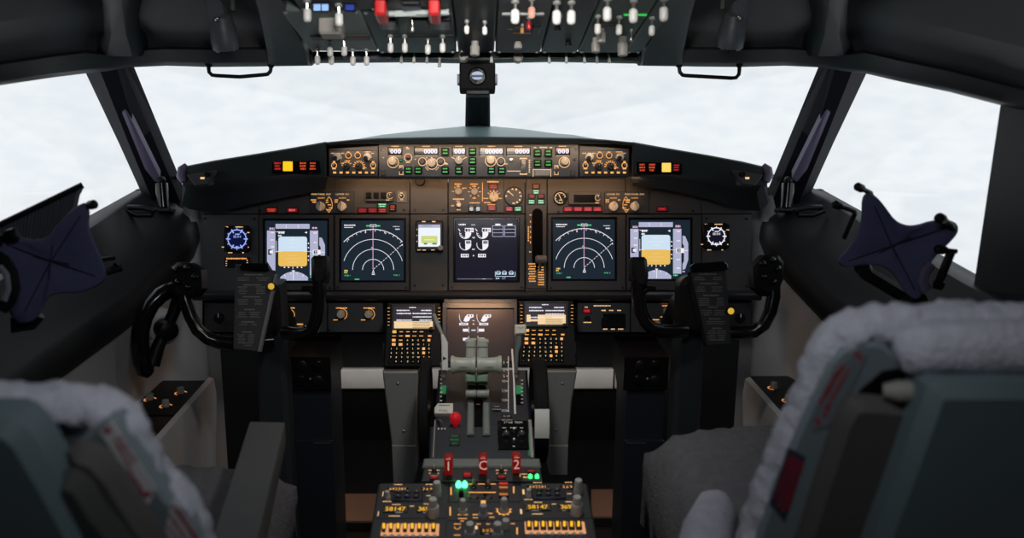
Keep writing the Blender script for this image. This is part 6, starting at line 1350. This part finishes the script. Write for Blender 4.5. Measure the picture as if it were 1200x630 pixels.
for x0, x1, lab in ((343, 387.5, 'navy black pedal box with small instrument panel, on the left seat side'), (735, 779, 'navy black pedal box with small instrument panel, on the right seat side')):
    f_ = Fr(at((x0 + x1) / 2, 430, 2.16), X, (0, 0, 1)); t = T('pedal_box', lab, 'pedal box', f_, (x0 + x1) / 2, 430, 'pedal boxes')
    p0 = at(x0, 455, 2.16); p1 = at(x1, 455, 2.16); y = p0.y; za = at(x0, 414, 2.16).z; zb = p0.z
    b = MB(); b.box(p0.x, y, 0, p1.x, y + .16, zb); t.part('body', b, BOXM)
    b = MB(); b.box(p0.x - .012, y - .012, zb + .0005, p1.x + .004, y + .17, za); t.part('instrument_face', b, BLACK)
    for i, (fx, fz) in enumerate(((.3, .75), (.7, .75), (.7, .3), (.25, .3))):
        b = MB(Matrix.Translation((p0.x + (p1.x - p0.x) * fx, y - .0125, zb + (za - zb) * fz)) @ Matrix.Rotation(PI / 2, 4, 'X')); b.lathe([(.014, 0), (.014, .004), (.01, .006)], 0, 0, 0, 16); t.part('dial', b, GLOSSB if i % 2 else SCREW)
    b = MB(); b.ball((p0.x + (p1.x - p0.x) * .5, y - .014, zb + .03), .004); t.part('lamp', b, STEEL)
    zc = at(x0, 541, 2.16).z; zc = at(x0, 520, 2.16).z
    b = MB(); b.box(p0.x - .004, y - .012, 0, p1.x + .003, y - .0005, zc); t.part('lower_plate', b, BOXM); b = MB(); b.box(p0.x + (.05 if x0 < 500 else 0.0), y - .0135, zc - .006, p0.x + (.094 if x0 < 500 else .05), y - .0125, zc - .003); t.part('steel_line', b, STEEL)
for px0, py0, px1, py1, lab in ((398, 420, 387, 500, 'thin black rod slanting beside the pedal box on the left'), (722, 420, 733, 500, 'thin black rod slanting beside the pedal box on the right')):
    a, e = at(px0, py0, 2.45), at(px1, py1, 2.5); e = a + (e - a) * 1.0; t = lever_world('pedal_rod', lab, 'rod', a, 'pedal rods'); e2 = Vector((e.x, e.y, 0)); 
    b = MB(); b.tube([a + Vector((0, 0, .1)), a, e, e2], .008, 8); t.part('rod', b, MATTB); b = MB(); m_ = a.lerp(e, .45); b.ball(m_ + Vector((0, -.008, 0)), .006); t.part('bolt', b, STEEL)
for P, lab in (([(379, 578), (444, 578), (444, 612), (377, 612)], 'brown metal heel plate on the floor, left of the pedestal'), ([(693, 573), (742, 573), (746, 607), (693, 607)], 'brown metal heel plate on the floor, right of the pedestal')):
    W = [on_z(x, y, .02) for x, y in P]; c = sum(W, Vector()) / 4; t = lever_world('heel_plate', lab, 'floor plate', Vector((c.x, c.y, 0)), 'heel plates')
    b = MB(); b.hexa([Vector((w_.x, w_.y, .001)) for w_ in (W[3], W[2], W[1], W[0])] + [Vector((w_.x, w_.y, .02)) for w_ in (W[3], W[2], W[1], W[0])]); t.part('plate', b, COPPER)
    b = MB(); e0, e1 = W[3], W[2]; b.box(min(e0.x, e1.x), e0.y - .012, .001, max(e0.x, e1.x), e0.y - .0005, .026); t.part('front_lip', b, mat('lip dark steel', (.05, .045, .04), .35, .6))
# ================================================================== side consoles, tiller
for sgn, lab in ((-1, 'beige left side console with black switch panels on its sloping top'), (1, 'beige right side console with black switch panel beside the seat')):
    t = lever_world('side_console', lab, 'console', Vector((sgn * .77, 1.6, 0)), 'side consoles'); xi, xo = .685, .838
    b = MB(); prof = [(xi + .03, 0), (xi, .46), (xi + .004, .50), (xi + .016, .505), (xi + .026, .492), (xo, .492), (xo, 0)]
    b.rings([[(sgn * (x + ((y - 1.2) * .012)), y, z) for x, z in prof] for y in (.3, 1.2, 2.14)]); t.part('body', b, BEIGE, smooth=30)
    def slab(y0, y1, h, m, nm):
        b = MB(); b.M = Matrix.Identity(4); rs = [[(sgn * (xi + .032), y, .4922), (sgn * (xi + .032), y, .4922 + h), (sgn * (xo - .008), y, .4922 + h), (sgn * (xo - .008), y, .4922)] for y in (y0, y1)]; b.rings(rs); return t.part(nm, b, m)
    # switch plates along the top
    yk = on_z(208 if sgn < 0 else 908, 468 if sgn < 0 else 462, .5).y
    o = slab(yk - .10, yk + .14, .008, BLACK, 'switch_plate'); slab(yk - .27, yk - .106, .006, GLOSSB, 'black_lid'); slab(yk - .55, yk - .276, .006, GLOSSB, 'black_lid')
    for i, (fx, fy) in enumerate(((.72, .045), (.78, .0), (.725, -.045))):
        b = MB(Matrix.Translation((sgn * (fx + .03), yk + fy, .5003))); b.fluted(0, 0, .009, 0, .016, 10, .08); kk = t.part('knob', b, KNOB, o)
        b = MB(Matrix.Translation((sgn * (fx + .03), yk + fy, .5008))); b.arc((0, 0), .0135, .4, 4.4, .0035); t.part('dial_mark', b, emi('amber soft', S(235, 150, 90), .8), kk, recalc=False)
# tiller wheel
fw_ = Fr(at(190, 383, 2.02), (.78, .62, 0), (0, .05, 1)); t = T('tiller_wheel', 'black half round tiller wheel on the beige wall below the left window', 'wheel', fw_, 190, 383)
P = [(208, 336), (195, 337), (183, 343), (172, 354), (164, 369), (159.5, 386), (159, 402), (161.5, 418), (166, 430), (171, 434)]
b = t.mb(); b.tube([(*t.p(*p), .03) for p in P], [.017, .019, .02, .02, .02, .02, .021, .022, .022, .014], 12); t.part('rim', b, GLOSSB, smooth=60)
b = t.mb(); b.tube([(*t.p(206, 344), .028), (*t.p(198, 366), .028), (*t.p(190, 384), .026), (*t.p(181, 402), .028), (*t.p(173, 424), .03)], [.016, .014, .014, .015, .019], 10); t.part('spoke', b, BLACK, smooth=60)
q = t.p(191, 384); b = t.mb(); b.lathe([(.024, .0), (.026, .03), (.022, .045), (.010, .05)], q[0], q[1], 0, 24); t.part('hub', b, BLACK)
b = t.mb(); b.lathe([(.046, -.05), (.044, -.03), (.036, .0), (.03, .004)], q[0] + .006, q[1] - .006, 0, 28); t.part('base', b, BEIGE)
b = t.mb(); q2 = t.p(186, 408); b.plate(q2[0] - .014, q2[1] - .02, q2[0] + .014, q2[1] + .02, -.03, .006, .004); t.part('mount', b, BEIGE)
# window latches at the foot of the posts
for px, lab in ((190, 'black cylindrical window latch at the foot of the left post'), (923, 'black cylindrical window latch at the foot of the right post')):
    fl_ = Fr(at(px, 228, 2.28), X, UP); t = T('window_latch', lab, 'latch', fl_, px, 228, 'window latches')
    b = t.mb(); k = t.k; q0_, q1_ = t.p(px - (1 if px < 500 else -1), 213), t.p(px + (1.5 if px < 500 else -1.5), 243)
    b.tube([(*q0_, .0), (q0_[0], q0_[1] - .004, 0), (*q1_, 0)], [.010, .0165, .0165], 14); t.part('barrel', b, GLOSSB)
    b = t.mb(); b.ball((q0_[0], q0_[1] + .004, 0), .012); t.part('cap', b, BLACK); b = t.mb(); b.plate(q1_[0] - .022, q1_[1] - .012, q1_[0] + .022, q1_[1] - .0005, -.03, .012, .003); t.part('foot', b, LEDGE)
    sg = 1 if px > 500 else -1; fz = Fr(at(px + sg * 24, 248, 2.22), X, (0, .8, .6)); 
    b = t.mb(); L = [at(px + sg * a_, y_, 2.2) for a_, y_ in ((8, 247), (12, 252), (30, 252), (42, 247), (40, 243), (22, 243))]; b.M = Matrix.Identity(4); b.tube(L, .007, 8, closed=True); t.part('pull_handle', b, BLACK, smooth=60)
# ================================================================== star shaped blue shades at the side windows
def star(label, d, fr, poly, bulge, veins):
    cx = sum(p[0] for p in poly) / len(poly); cy = sum(p[1] for p in poly) / len(poly); t = T('star_sunshade', label, 'shade', fr, cx, cy, 'star shaped window shades')
    P = [Vector(t.p(*p)) * 1.055 for p in poly]
    # smooth the outline
    for _ in range(2):
        Q = []
        for i in range(len(P)): a, e = P[i], P[(i + 1) % len(P)]; Q += [a.lerp(e, .25), a.lerp(e, .75)]
        P = Q
    n = len(P); c = Vector((0, 0)); rs = []
    for s_, z in ((1, -.010), (1.012, -.004), (1.012, .003), (.97, .010), (.8, .012), (.5, .010 - bulge), (.2, .006 - bulge)): rs.append([(p.x * s_, p.y * s_, z) for p in P])
    b = t.mb(); b.rings(rs); t.part('fabric', b, BLUEF, smooth=50)
    b = t.mb()
    for a, e in veins:
        A, E = t.p(*a), t.p(*e); L = [Vector((A[0], A[1], .0095 - bulge)).lerp(Vector((E[0], E[1], .0125)), i / 4) for i in range(5)]; b.tube(L, .0012, 5)
    t.part('seams', b, mat('seam blue black', (.018, .018, .045), .8)); return t
def peg(t, L, r=.005, tip=.0085, name='peg', m=None):
    b = t.mb(); b.M = Matrix.Identity(4); b.tube(L, r, 8); o = t.part(name, b, BLACK)
    b = t.mb(); b.M = Matrix.Identity(4); d = (L[0] - L[1]).normalized(); b.tube([L[0] - d * .004, L[0] + d * .004, L[0] + d * .016, L[0] + d * .020], [tip * .6, tip, tip, tip * .6], 10); t.part('peg_head', b, BLACK, o); return o
fs = Fr(at(1045, 290, 1.66), (.93, -.36, 0), (-.1, .12, 1))
t = star('dark blue star shaped fabric shade pegged at the right side window', 1.66, fs, [(1017, 229), (1024, 230.5), (1031, 236), (1039, 246), (1048, 259), (1060, 265.5), (1074, 265), (1087, 260.5), (1102, 258.5), (1114, 261), (1118.5, 267), (1117, 275), (1108, 285), (1095, 297), (1086, 310), (1081, 326), (1079, 342), (1073, 348), (1066, 345), (1058, 337), (1051, 324), (1040, 312), (1027, 308), (1010, 309), (994, 311), (986, 308), (986, 301), (997, 290), (1008, 275), (1012.5, 257), (1012, 237)], .004, [((1045, 287), (1024, 240)), ((1045, 287), (1105, 267)), ((1045, 287), (1071, 338)), ((1045, 287), (994, 305)), ((1036, 268), (1050, 300)), ((1030, 296), (1066, 276))])
peg(t, [at(1011, 221.5, 1.66), at(1020, 226, 1.67), at(1022, 234, 1.69)]); peg(t, [at(985, 241.5, 1.66), at(1001, 247, 1.68), at(1002, 250, 1.69), at(989, 279, 1.72)]); peg(t, [at(1105, 257.5, 1.58), at(1113, 262, 1.60), at(1116, 268, 1.61)], (.006), .010); peg(t, [at(1108, 293, 1.60), at(1121, 294.5, 1.60)], (.0045), .009)
b = t.mb(); b.M = Matrix.Identity(4); b.tube([at(1115, 294, 1.60), at(1100, 331, 1.62)], .008, 8); b.tube([at(1096, 332, 1.62), at(1104, 334, 1.62)], .010, 8); t.part('stay_rod', b, BLACK)
b = t.mb(); b.M = Matrix.Identity(4); b.tube([at(1091, 310, 1.62), at(1084, 318, 1.62), at(1081, 330, 1.62), at(1085, 340, 1.62)], .010, 8); t.part('strap', b, mat('strap violet grey', (.10, .08, .14), .6))
b = t.mb(); b.M = Matrix.Identity(4); b.tube([at(1010, 312, 1.70), at(1016, 320, 1.72), at(1060, 346, 1.72), at(1078, 352, 1.66)], .016, 8); t.part('base_bracket', b, BLACK)
fs = Fr(at(60, 300, 1.55), (.93, .36, 0), (.1, .12, 1))
t = star('dark blue star shaped fabric shade in front of the pleated blind at the left window', 1.55, fs, [(99, 241), (103, 252), (101, 266), (105, 280), (112, 295), (121, 317), (120, 328), (106, 336), (89, 341), (70, 340), (55, 346), (51, 358), (47, 366), (38, 374), (22, 374), (12, 358), (15, 334), (12, 312), (3, 298), (-4, 290), (0, 277), (16, 276), (34, 282), (53, 282), (66, 267), (80, 251), (90, 244)], .004, [((60, 305), (95, 252)), ((60, 305), (112, 322)), ((60, 305), (30, 364)), ((60, 305), (8, 285)), ((62, 285), (58, 325)), ((40, 300), (82, 308))])
peg(t, [at(104, 240.5, 1.56), at(96, 242, 1.57), at(92, 248, 1.58)], .005, .0085); peg(t, [at(8, 277, 1.50), at(1, 279, 1.5), at(-2, 286, 1.5)], .006, .012)
b = t.mb(); b.M = Matrix.Identity(4); b.tube([at(-4, 300, 1.46), at(6, 306, 1.46), at(13, 320, 1.46), at(16, 338, 1.46), at(11, 352, 1.46), at(2, 362, 1.46)], .011, 9); t.part('strap', b, BLACK); b = t.mb(); b.M = Matrix.Identity(4); b.tube([at(0, 312, 1.45), at(8, 322, 1.45), at(10, 338, 1.45), at(5, 352, 1.45)], .006, 8); t.part('strap', b, mat('strap grey', (.22, .22, .26), .4))
b = t.mb(); b.M = Matrix.Identity(4); b.tube([at(20, 370, 1.56), at(18, 384, 1.57), at(36, 380, 1.57), at(46, 368, 1.57)], .012, 8); t.part('base_bracket', b, BLACK)
b = t.mb(); b.M = Matrix.Identity(4); b.tube([at(106, 300, 1.66), at(118, 304, 1.70), at(134, 302, 1.72)], .005, 7); b.tube([at(112, 312, 1.66), at(126, 318, 1.70), at(140, 314, 1.72), at(136, 308, 1.72)], .008, 7); t.part('stay_rod', b, BLACK)
# pleated blind
fp = Fr(at(50, 250, 1.62), (.9, .43, 0), (0, .1, 1)); t = T('pleated_blind', 'grey pleated blind folded up behind the blue shade at the left window', 'blind', fp, 50, 250)
b = t.mb(); n = 26; rs = []
for i in range(n * 2 + 1):
    u_ = i / (n * 2); top = t.p(-14 + 110 * u_, 270 - 53 * u_); bot = t.p(-18 + 102 * u_, 330 - 55 * u_); z = .008 if i % 2 else 0
    rs.append([(top[0], top[1], z), (bot[0], bot[1], z), (bot[0], bot[1], z - .003), (top[0], top[1], z - .003)])
b.rings(rs); t.part('pleats', b, PLEAT, smooth=0)
b = t.mb(); b.tube([(*t.p(-16, 271), .004), (*t.p(40, 244), .004), (*t.p(97, 216.5), .004)], .006, 8); t.part('top_rail', b, BLACK); b = t.mb(); b.tube([(*t.p(96, 218), .004), (*t.p(90, 230), .004), (*t.p(82, 262), .004)], .004, 8); t.part('edge_rail', b, PLEAT)
# ================================================================== seats
def wool(b, amp=.006, f1=55):
    """tufts: push the points of a wool surface about"""
    n = len(b.v); ctr = sum(b.v, Vector()) / n
    for i in range(n):
        v = b.v[i]; d = noise.noise_vector(v * f1) * amp + noise.noise_vector(v * f1 * 2.7) * amp * .5; b.v[i] = v + d
def resample(P, step):
    out = []
    for i in range(len(P)):
        a, e = Vector(P[i]), Vector(P[(i + 1) % len(P)]); n = max(1, int((e - a).length / step))
        out += [a.lerp(e, k / n) for k in range(n)]
    return out
def seat(label, half, cx, d, tilt, cush, side):
    """half: visible edge of the wool cover from the top centre down, in photo pixels"""
    fs = Fr(at(half[0][0], half[0][1], d), X, (0, -math.sin(tilt), math.cos(tilt)))
    t = T('pilot_seat', label, 'seat', fs, half[0][0], half[0][1], 'pilot seats')
    H = [Vector(t.p(*p)) for p in half]; xc = t.p(cx, half[0][1])[0]
    full = H + [Vector((xc + (xc - p.x) * .74, p.y)) for p in reversed(H[1:])]
    return t, full, xc
# ---- right seat
HR = [(1200, 366), (1120, 367), (1070, 368), (1040, 370), (1010, 374), (990, 384), (974, 398), (962, 416), (955, 440), (941, 478), (920, 522), (896, 580), (880, 632), (868, 680), (858, 750)]
HR = [(x, y + 7) for x, y in HR]
def build_seat(label, HP, cxp, d, tilt, rim, pads, shell, labels, blob, sg):
    t, full, xc = seat(label, HP, cxp, d, tilt, None, sg)
    P = resample([tuple(p) for p in full], .0065); Pc = [tuple(p) for p in P]
    rs = []
    ins = {0: Pc, 1: inset(Pc, .012), 2: inset(Pc, .03), 3: inset(Pc, -.006)}
    b = t.mb()
    def ring(q, z): return [(x, y, z) for x, y in q]
    b.rings([ring(ins[2], -.054), ring(ins[1], -.052), ring(ins[0], -.044), ring(ins[3], -.034), ring(ins[3], -.024), ring(ins[3], -.014), ring(ins[0], -.004), ring(ins[1], .004), ring(inset(Pc, .018), .004), ring(inset(Pc, .026), -.003)])
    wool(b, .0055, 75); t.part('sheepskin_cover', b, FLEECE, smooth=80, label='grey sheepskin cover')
    for nm, poly, z0, z1, m, c in [('back_rim', rim, -.02, .008, SEATR, .004)] + pads + [('back_shell', shell, .014, .07 if sg > 0 else .064, SEATT, .014)]:
        if nm == 'back_rim':
            b = t.mb(); b.prism(inset([t.p(*q) for q in poly], .007), z0, z1, c); t.part(nm, b, m, smooth=40)
        else: t.polyplate(nm, poly, z0, z1, m, c, smooth=40)
    for poly, spots, m, m2 in labels:
        o = t.polyplate('warning_label', poly, .0082, .0092, m, .0003); b = t.mb()
        for a_, e_, w_ in spots:
            A, E = Vector(t.p(*a_)), Vector(t.p(*e_)); n_ = max(1, int((E - A).length / (w_ * t.k * 1.3)))
            for i in range(n_):
                f0, f1 = i / n_, (i + random.uniform(.55, .9)) / n_; b.seg(A.lerp(E, f0), A.lerp(E, f1), w_ * t.k * random.uniform(.7, 1), .0098)
        t.part('red_print', b, m2, o, recalc=False)
    return t, xc
tr_, xcr = build_seat('pilot seat at the right with grey sheepskin cover and teal back shell', HR, 1200, .95, math.radians(10),
    [(1200, 436), (1090, 434), (1070, 428), (1056, 410), (1036, 394), (1006, 391), (980, 402), (963, 421), (950, 450), (937, 480), (917, 525), (897, 575), (879, 630), (862, 700), (858, 740), (1200, 740)],
    [('recess', [(1200, 440), (1080, 438), (1054, 426), (1030, 430), (1004, 452), (990, 482), (969, 532), (945, 585), (921, 640), (905, 700), (905, 735), (1200, 735)], .0085, .012, EYE, .001),
     ('padding', [(1062, 459), (1004, 454), (990, 455), (981, 462), (971, 482), (952, 542), (928, 619), (908, 690), (1020, 690)], .0125, .034, SEATB, .012)],
    [(1058, 424), (1068, 418), (1290, 418), (1300, 424), (1310, 520), (1330, 640), (1350, 720), (966, 720), (994, 611), (1026, 520)],
    [([(1001, 404), (1013, 412), (1000, 440), (968, 494), (950, 500), (946, 488), (972, 432)], [((998, 407), (1007, 418), 5.5), ((984, 422), (961, 462), 5), ((991, 427), (964, 474), 4.5), ((977, 430), (956, 468), 4), ((967, 470), (962, 484), 6), ((953, 484), (958, 495), 5)], mat('label rim grey', (.20, .235, .26), .55), LABELR),
     ([(921, 519), (941, 530), (917, 606), (899, 584)], [((923, 527), (905, 580), 4.5), ((928, 530), (909, 588), 4.5), ((933, 533), (914, 594), 4.5), ((938, 535), (919, 592), 3.5)], mat('label navy', (.04, .05, .085), .6), LABELR)], None, 1)
b = tr_.mb(); b.tube([(*tr_.p(x, y), .012) for x, y in ((1046, 409), (1060, 405), (1085, 403), (1140, 401), (1200, 401), (1300, 403))], [.018, .028, .032, .033, .033, .033], 22); 
wool(b, .0045, 70); tr_.part('head_roll', b, FLEECE, smooth=80)
b = tr_.mb(); q = tr_.p(1030, 447); b.tube([(q[0] - .004, q[1], .02), (q[0] + .01, q[1] + .002, .026), (q[0] + .034, q[1] + .004, .028), (q[0] + .046, q[1] + .004, .024)], [.008, .013, .012, .007], 12); tr_.part('cream_roller', b, mat('roller cream', (.30, .29, .25), .6), smooth=60)
HL = [(-93, 464), (-40, 465), (0, 465), (30, 466), (68, 466), (104, 471), (128, 482), (150, 499), (165, 531), (182, 563), (209, 587), (227, 619), (236, 650), (246, 690), (252, 750)]
HL = [(x, y + 8) for x, y in HL]
tl_, xcl = build_seat('pilot seat at the left with grey sheepskin cover, teal shell and warning labels', HL, -93, .85, math.radians(10),
    [(-93, 545), (50, 545), (84, 514), (105, 491), (129, 479), (146, 487), (164, 513), (182, 544), (203, 576), (224, 601), (241, 626), (255, 680), (255, 740), (-93, 740)],
    [('recess', [(-93, 548), (48, 546), (54, 526), (78, 520), (97, 517), (118, 525), (140, 549), (172, 602), (196, 640), (215, 690), (-93, 690)], .0085, .012, EYE, .001),
     ('padding', [(90, 512), (100, 507), (113, 507), (131, 515), (152, 539), (183, 590), (203, 619), (225, 680), (150, 680), (110, 580)], .0125, .036, SEATB, .012),
     ('padding', [(84, 533), (94, 526), (108, 524), (124, 534), (141, 564), (181, 614), (205, 680), (120, 680)], .030, .054, mat('seat padding grey', (.06, .064, .062), .7), .012)],
    [(-150, 466), (-140, 457), (40, 457), (54, 463), (68, 478), (93, 523), (138, 610), (175, 700), (-300, 720)],
    [([(121, 501), (135, 487), (186, 565), (178, 586)], [((127, 500), (135, 494), 7), ((139, 508), (158, 543), 5), ((145, 505), (163, 534), 5), ((156, 545), (174, 574), 5), ((164, 556), (170, 566), 4), ((174, 574), (181, 568), 6)], LABELW, mat('label red soft', (.50, .08, .13), .6)),
     ([(205, 578), (224, 603), (243, 632), (236, 660), (208, 640), (197, 613)], [((207, 586), (238, 632), 5), ((203, 596), (230, 638), 5), ((201, 608), (224, 644), 4), ((214, 588), (238, 624), 3)], LABELW, mat('label red soft', (.50, .08, .13), .6))], None, -1)
b = tl_.mb(); L = [(*tl_.p(x, y), .07) for x, y in ((-40, 458), (0, 456), (20, 455), (32, 458))]; b.tube(L, [.014, .014, .013, .008], 9); wool(b, .004, 90); tl_.part('teal_wool_edge', b, mat('wool teal', (.10, .17, .19), .9, var=.3, bump=.6))
# seat cushions, legs
def cushion(t, pts_top, zt, th, m, name, amp=.006, slope=0, grid=26):
    """soft wool pad over a four sided plan"""
    a, b_, c, d = [Vector((p[0], p[1])) for p in pts_top]; mb = MB(); top = []; n = grid
    for i in range(n + 1):
        for j in range(n + 1):
            u_, v_ = i / n, j / n; p = a.lerp(b_, u_).lerp(d.lerp(c, u_), v_)
            e = (1 - (2 * u_ - 1) ** 6) * (1 - (2 * v_ - 1) ** 6); z = zt + slope * v_ - th * .38 * (1 - e) ** 1.5 * 1.0 + .012 * math.sin(PI * u_) * math.sin(PI * v_)
            top.append((p.x, p.y, z))
    vs = list(top); fs = [(i * (n + 1) + j, (i + 1) * (n + 1) + j, (i + 1) * (n + 1) + j + 1, i * (n + 1) + j + 1) for i in range(n) for j in range(n)]
    rim = [i * (n + 1) for i in range(n)] + [n * (n + 1) + j for j in range(n)] + [i * (n + 1) + n for i in range(n, 0, -1)] + [j for j in range(n, 0, -1)]
    m0 = len(vs); ctr = (a + b_ + c + d) / 4; R = len(rim)
    for k_, (sc_, dz) in enumerate(((1.012, -.03), (1.012, -.06), (1.0, -th), (.6, -th))):
        for r in rim: x, y, z = top[r]; vs.append((ctr.x + (x - ctr.x) * sc_, ctr.y + (y - ctr.y) * sc_, (z + dz) if k_ < 2 else zt - th + slope * .4))
    prev = rim
    for k_ in range(4):
        cur = [m0 + k_ * R + i for i in range(R)]
        for i in range(R): fs.append((prev[i], prev[(i + 1) % R], cur[(i + 1) % R], cur[i]))
        prev = cur
    fs.append(tuple(prev)); mb.add(vs, fs); wool(mb, amp, 50); return t.part(name, mb, m, smooth=80)
# right: front corners seen at (767,528) and (885,492)
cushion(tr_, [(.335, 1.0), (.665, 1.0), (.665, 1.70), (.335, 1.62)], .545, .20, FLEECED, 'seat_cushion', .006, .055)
b = MB(); b.tube([on_z(846, 584, .60), on_z(838, 596, .61), on_z(828, 625, .615), on_z(815, 680, .62)], [.012, .03, .036, .036], 16); wool(b, .003, 60); tr_.part('rolled_fleece', b, FLEECE, smooth=80)
b = MB(); b.box(.40, 1.05, 0, .64, 1.5, .32); tr_.part('base', b, MATTB)
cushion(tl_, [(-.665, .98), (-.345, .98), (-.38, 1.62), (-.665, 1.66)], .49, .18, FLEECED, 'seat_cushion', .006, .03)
b = MB(); b.box(-.64, 1.02, 0, -.42, 1.5, .29); tl_.part('base', b, MATTB)
b = MB(); b.box(-.64, .86, .0, -.46, 1.0, .30); tl_.part('back_bracket', b, MATTB); b = MB(); b.box(.46, .90, .0, .64, 1.04, .32); tr_.part('back_bracket', b, MATTB)
# armrest of the left seat
zt = .62; C = [on_z(x, y, zt) for x, y in ((291, 493), (334, 494), (303, 640), (246, 640))]; ex = (C[3] - C[0]).normalized(); ey = (C[2] - C[1]).normalized()
C[3] = C[0] + ex * .50; C[2] = C[1] + ey * .50
b = MB(); th = .045; ctr = sum(C, Vector()) / 4
def rr(s_, dz): return [tuple(Vector((ctr.x + (p.x - ctr.x) * s_[0], ctr.y + (p.y - ctr.y) * s_[1], zt + dz))) for p in C]
b.rings([rr((.98, .99), -th), rr((1, 1), -th + .008), rr((1, 1), -.008), rr((.93, .985), 0)]); tl_.part('armrest', b, mat('armrest grey', (.085, .085, .085), .5, var=.08), smooth=30)
b = MB(); b.box(-.36, .92, .50, -.32, 1.04, .60); tl_.part('armrest_pivot', b, BLACK)
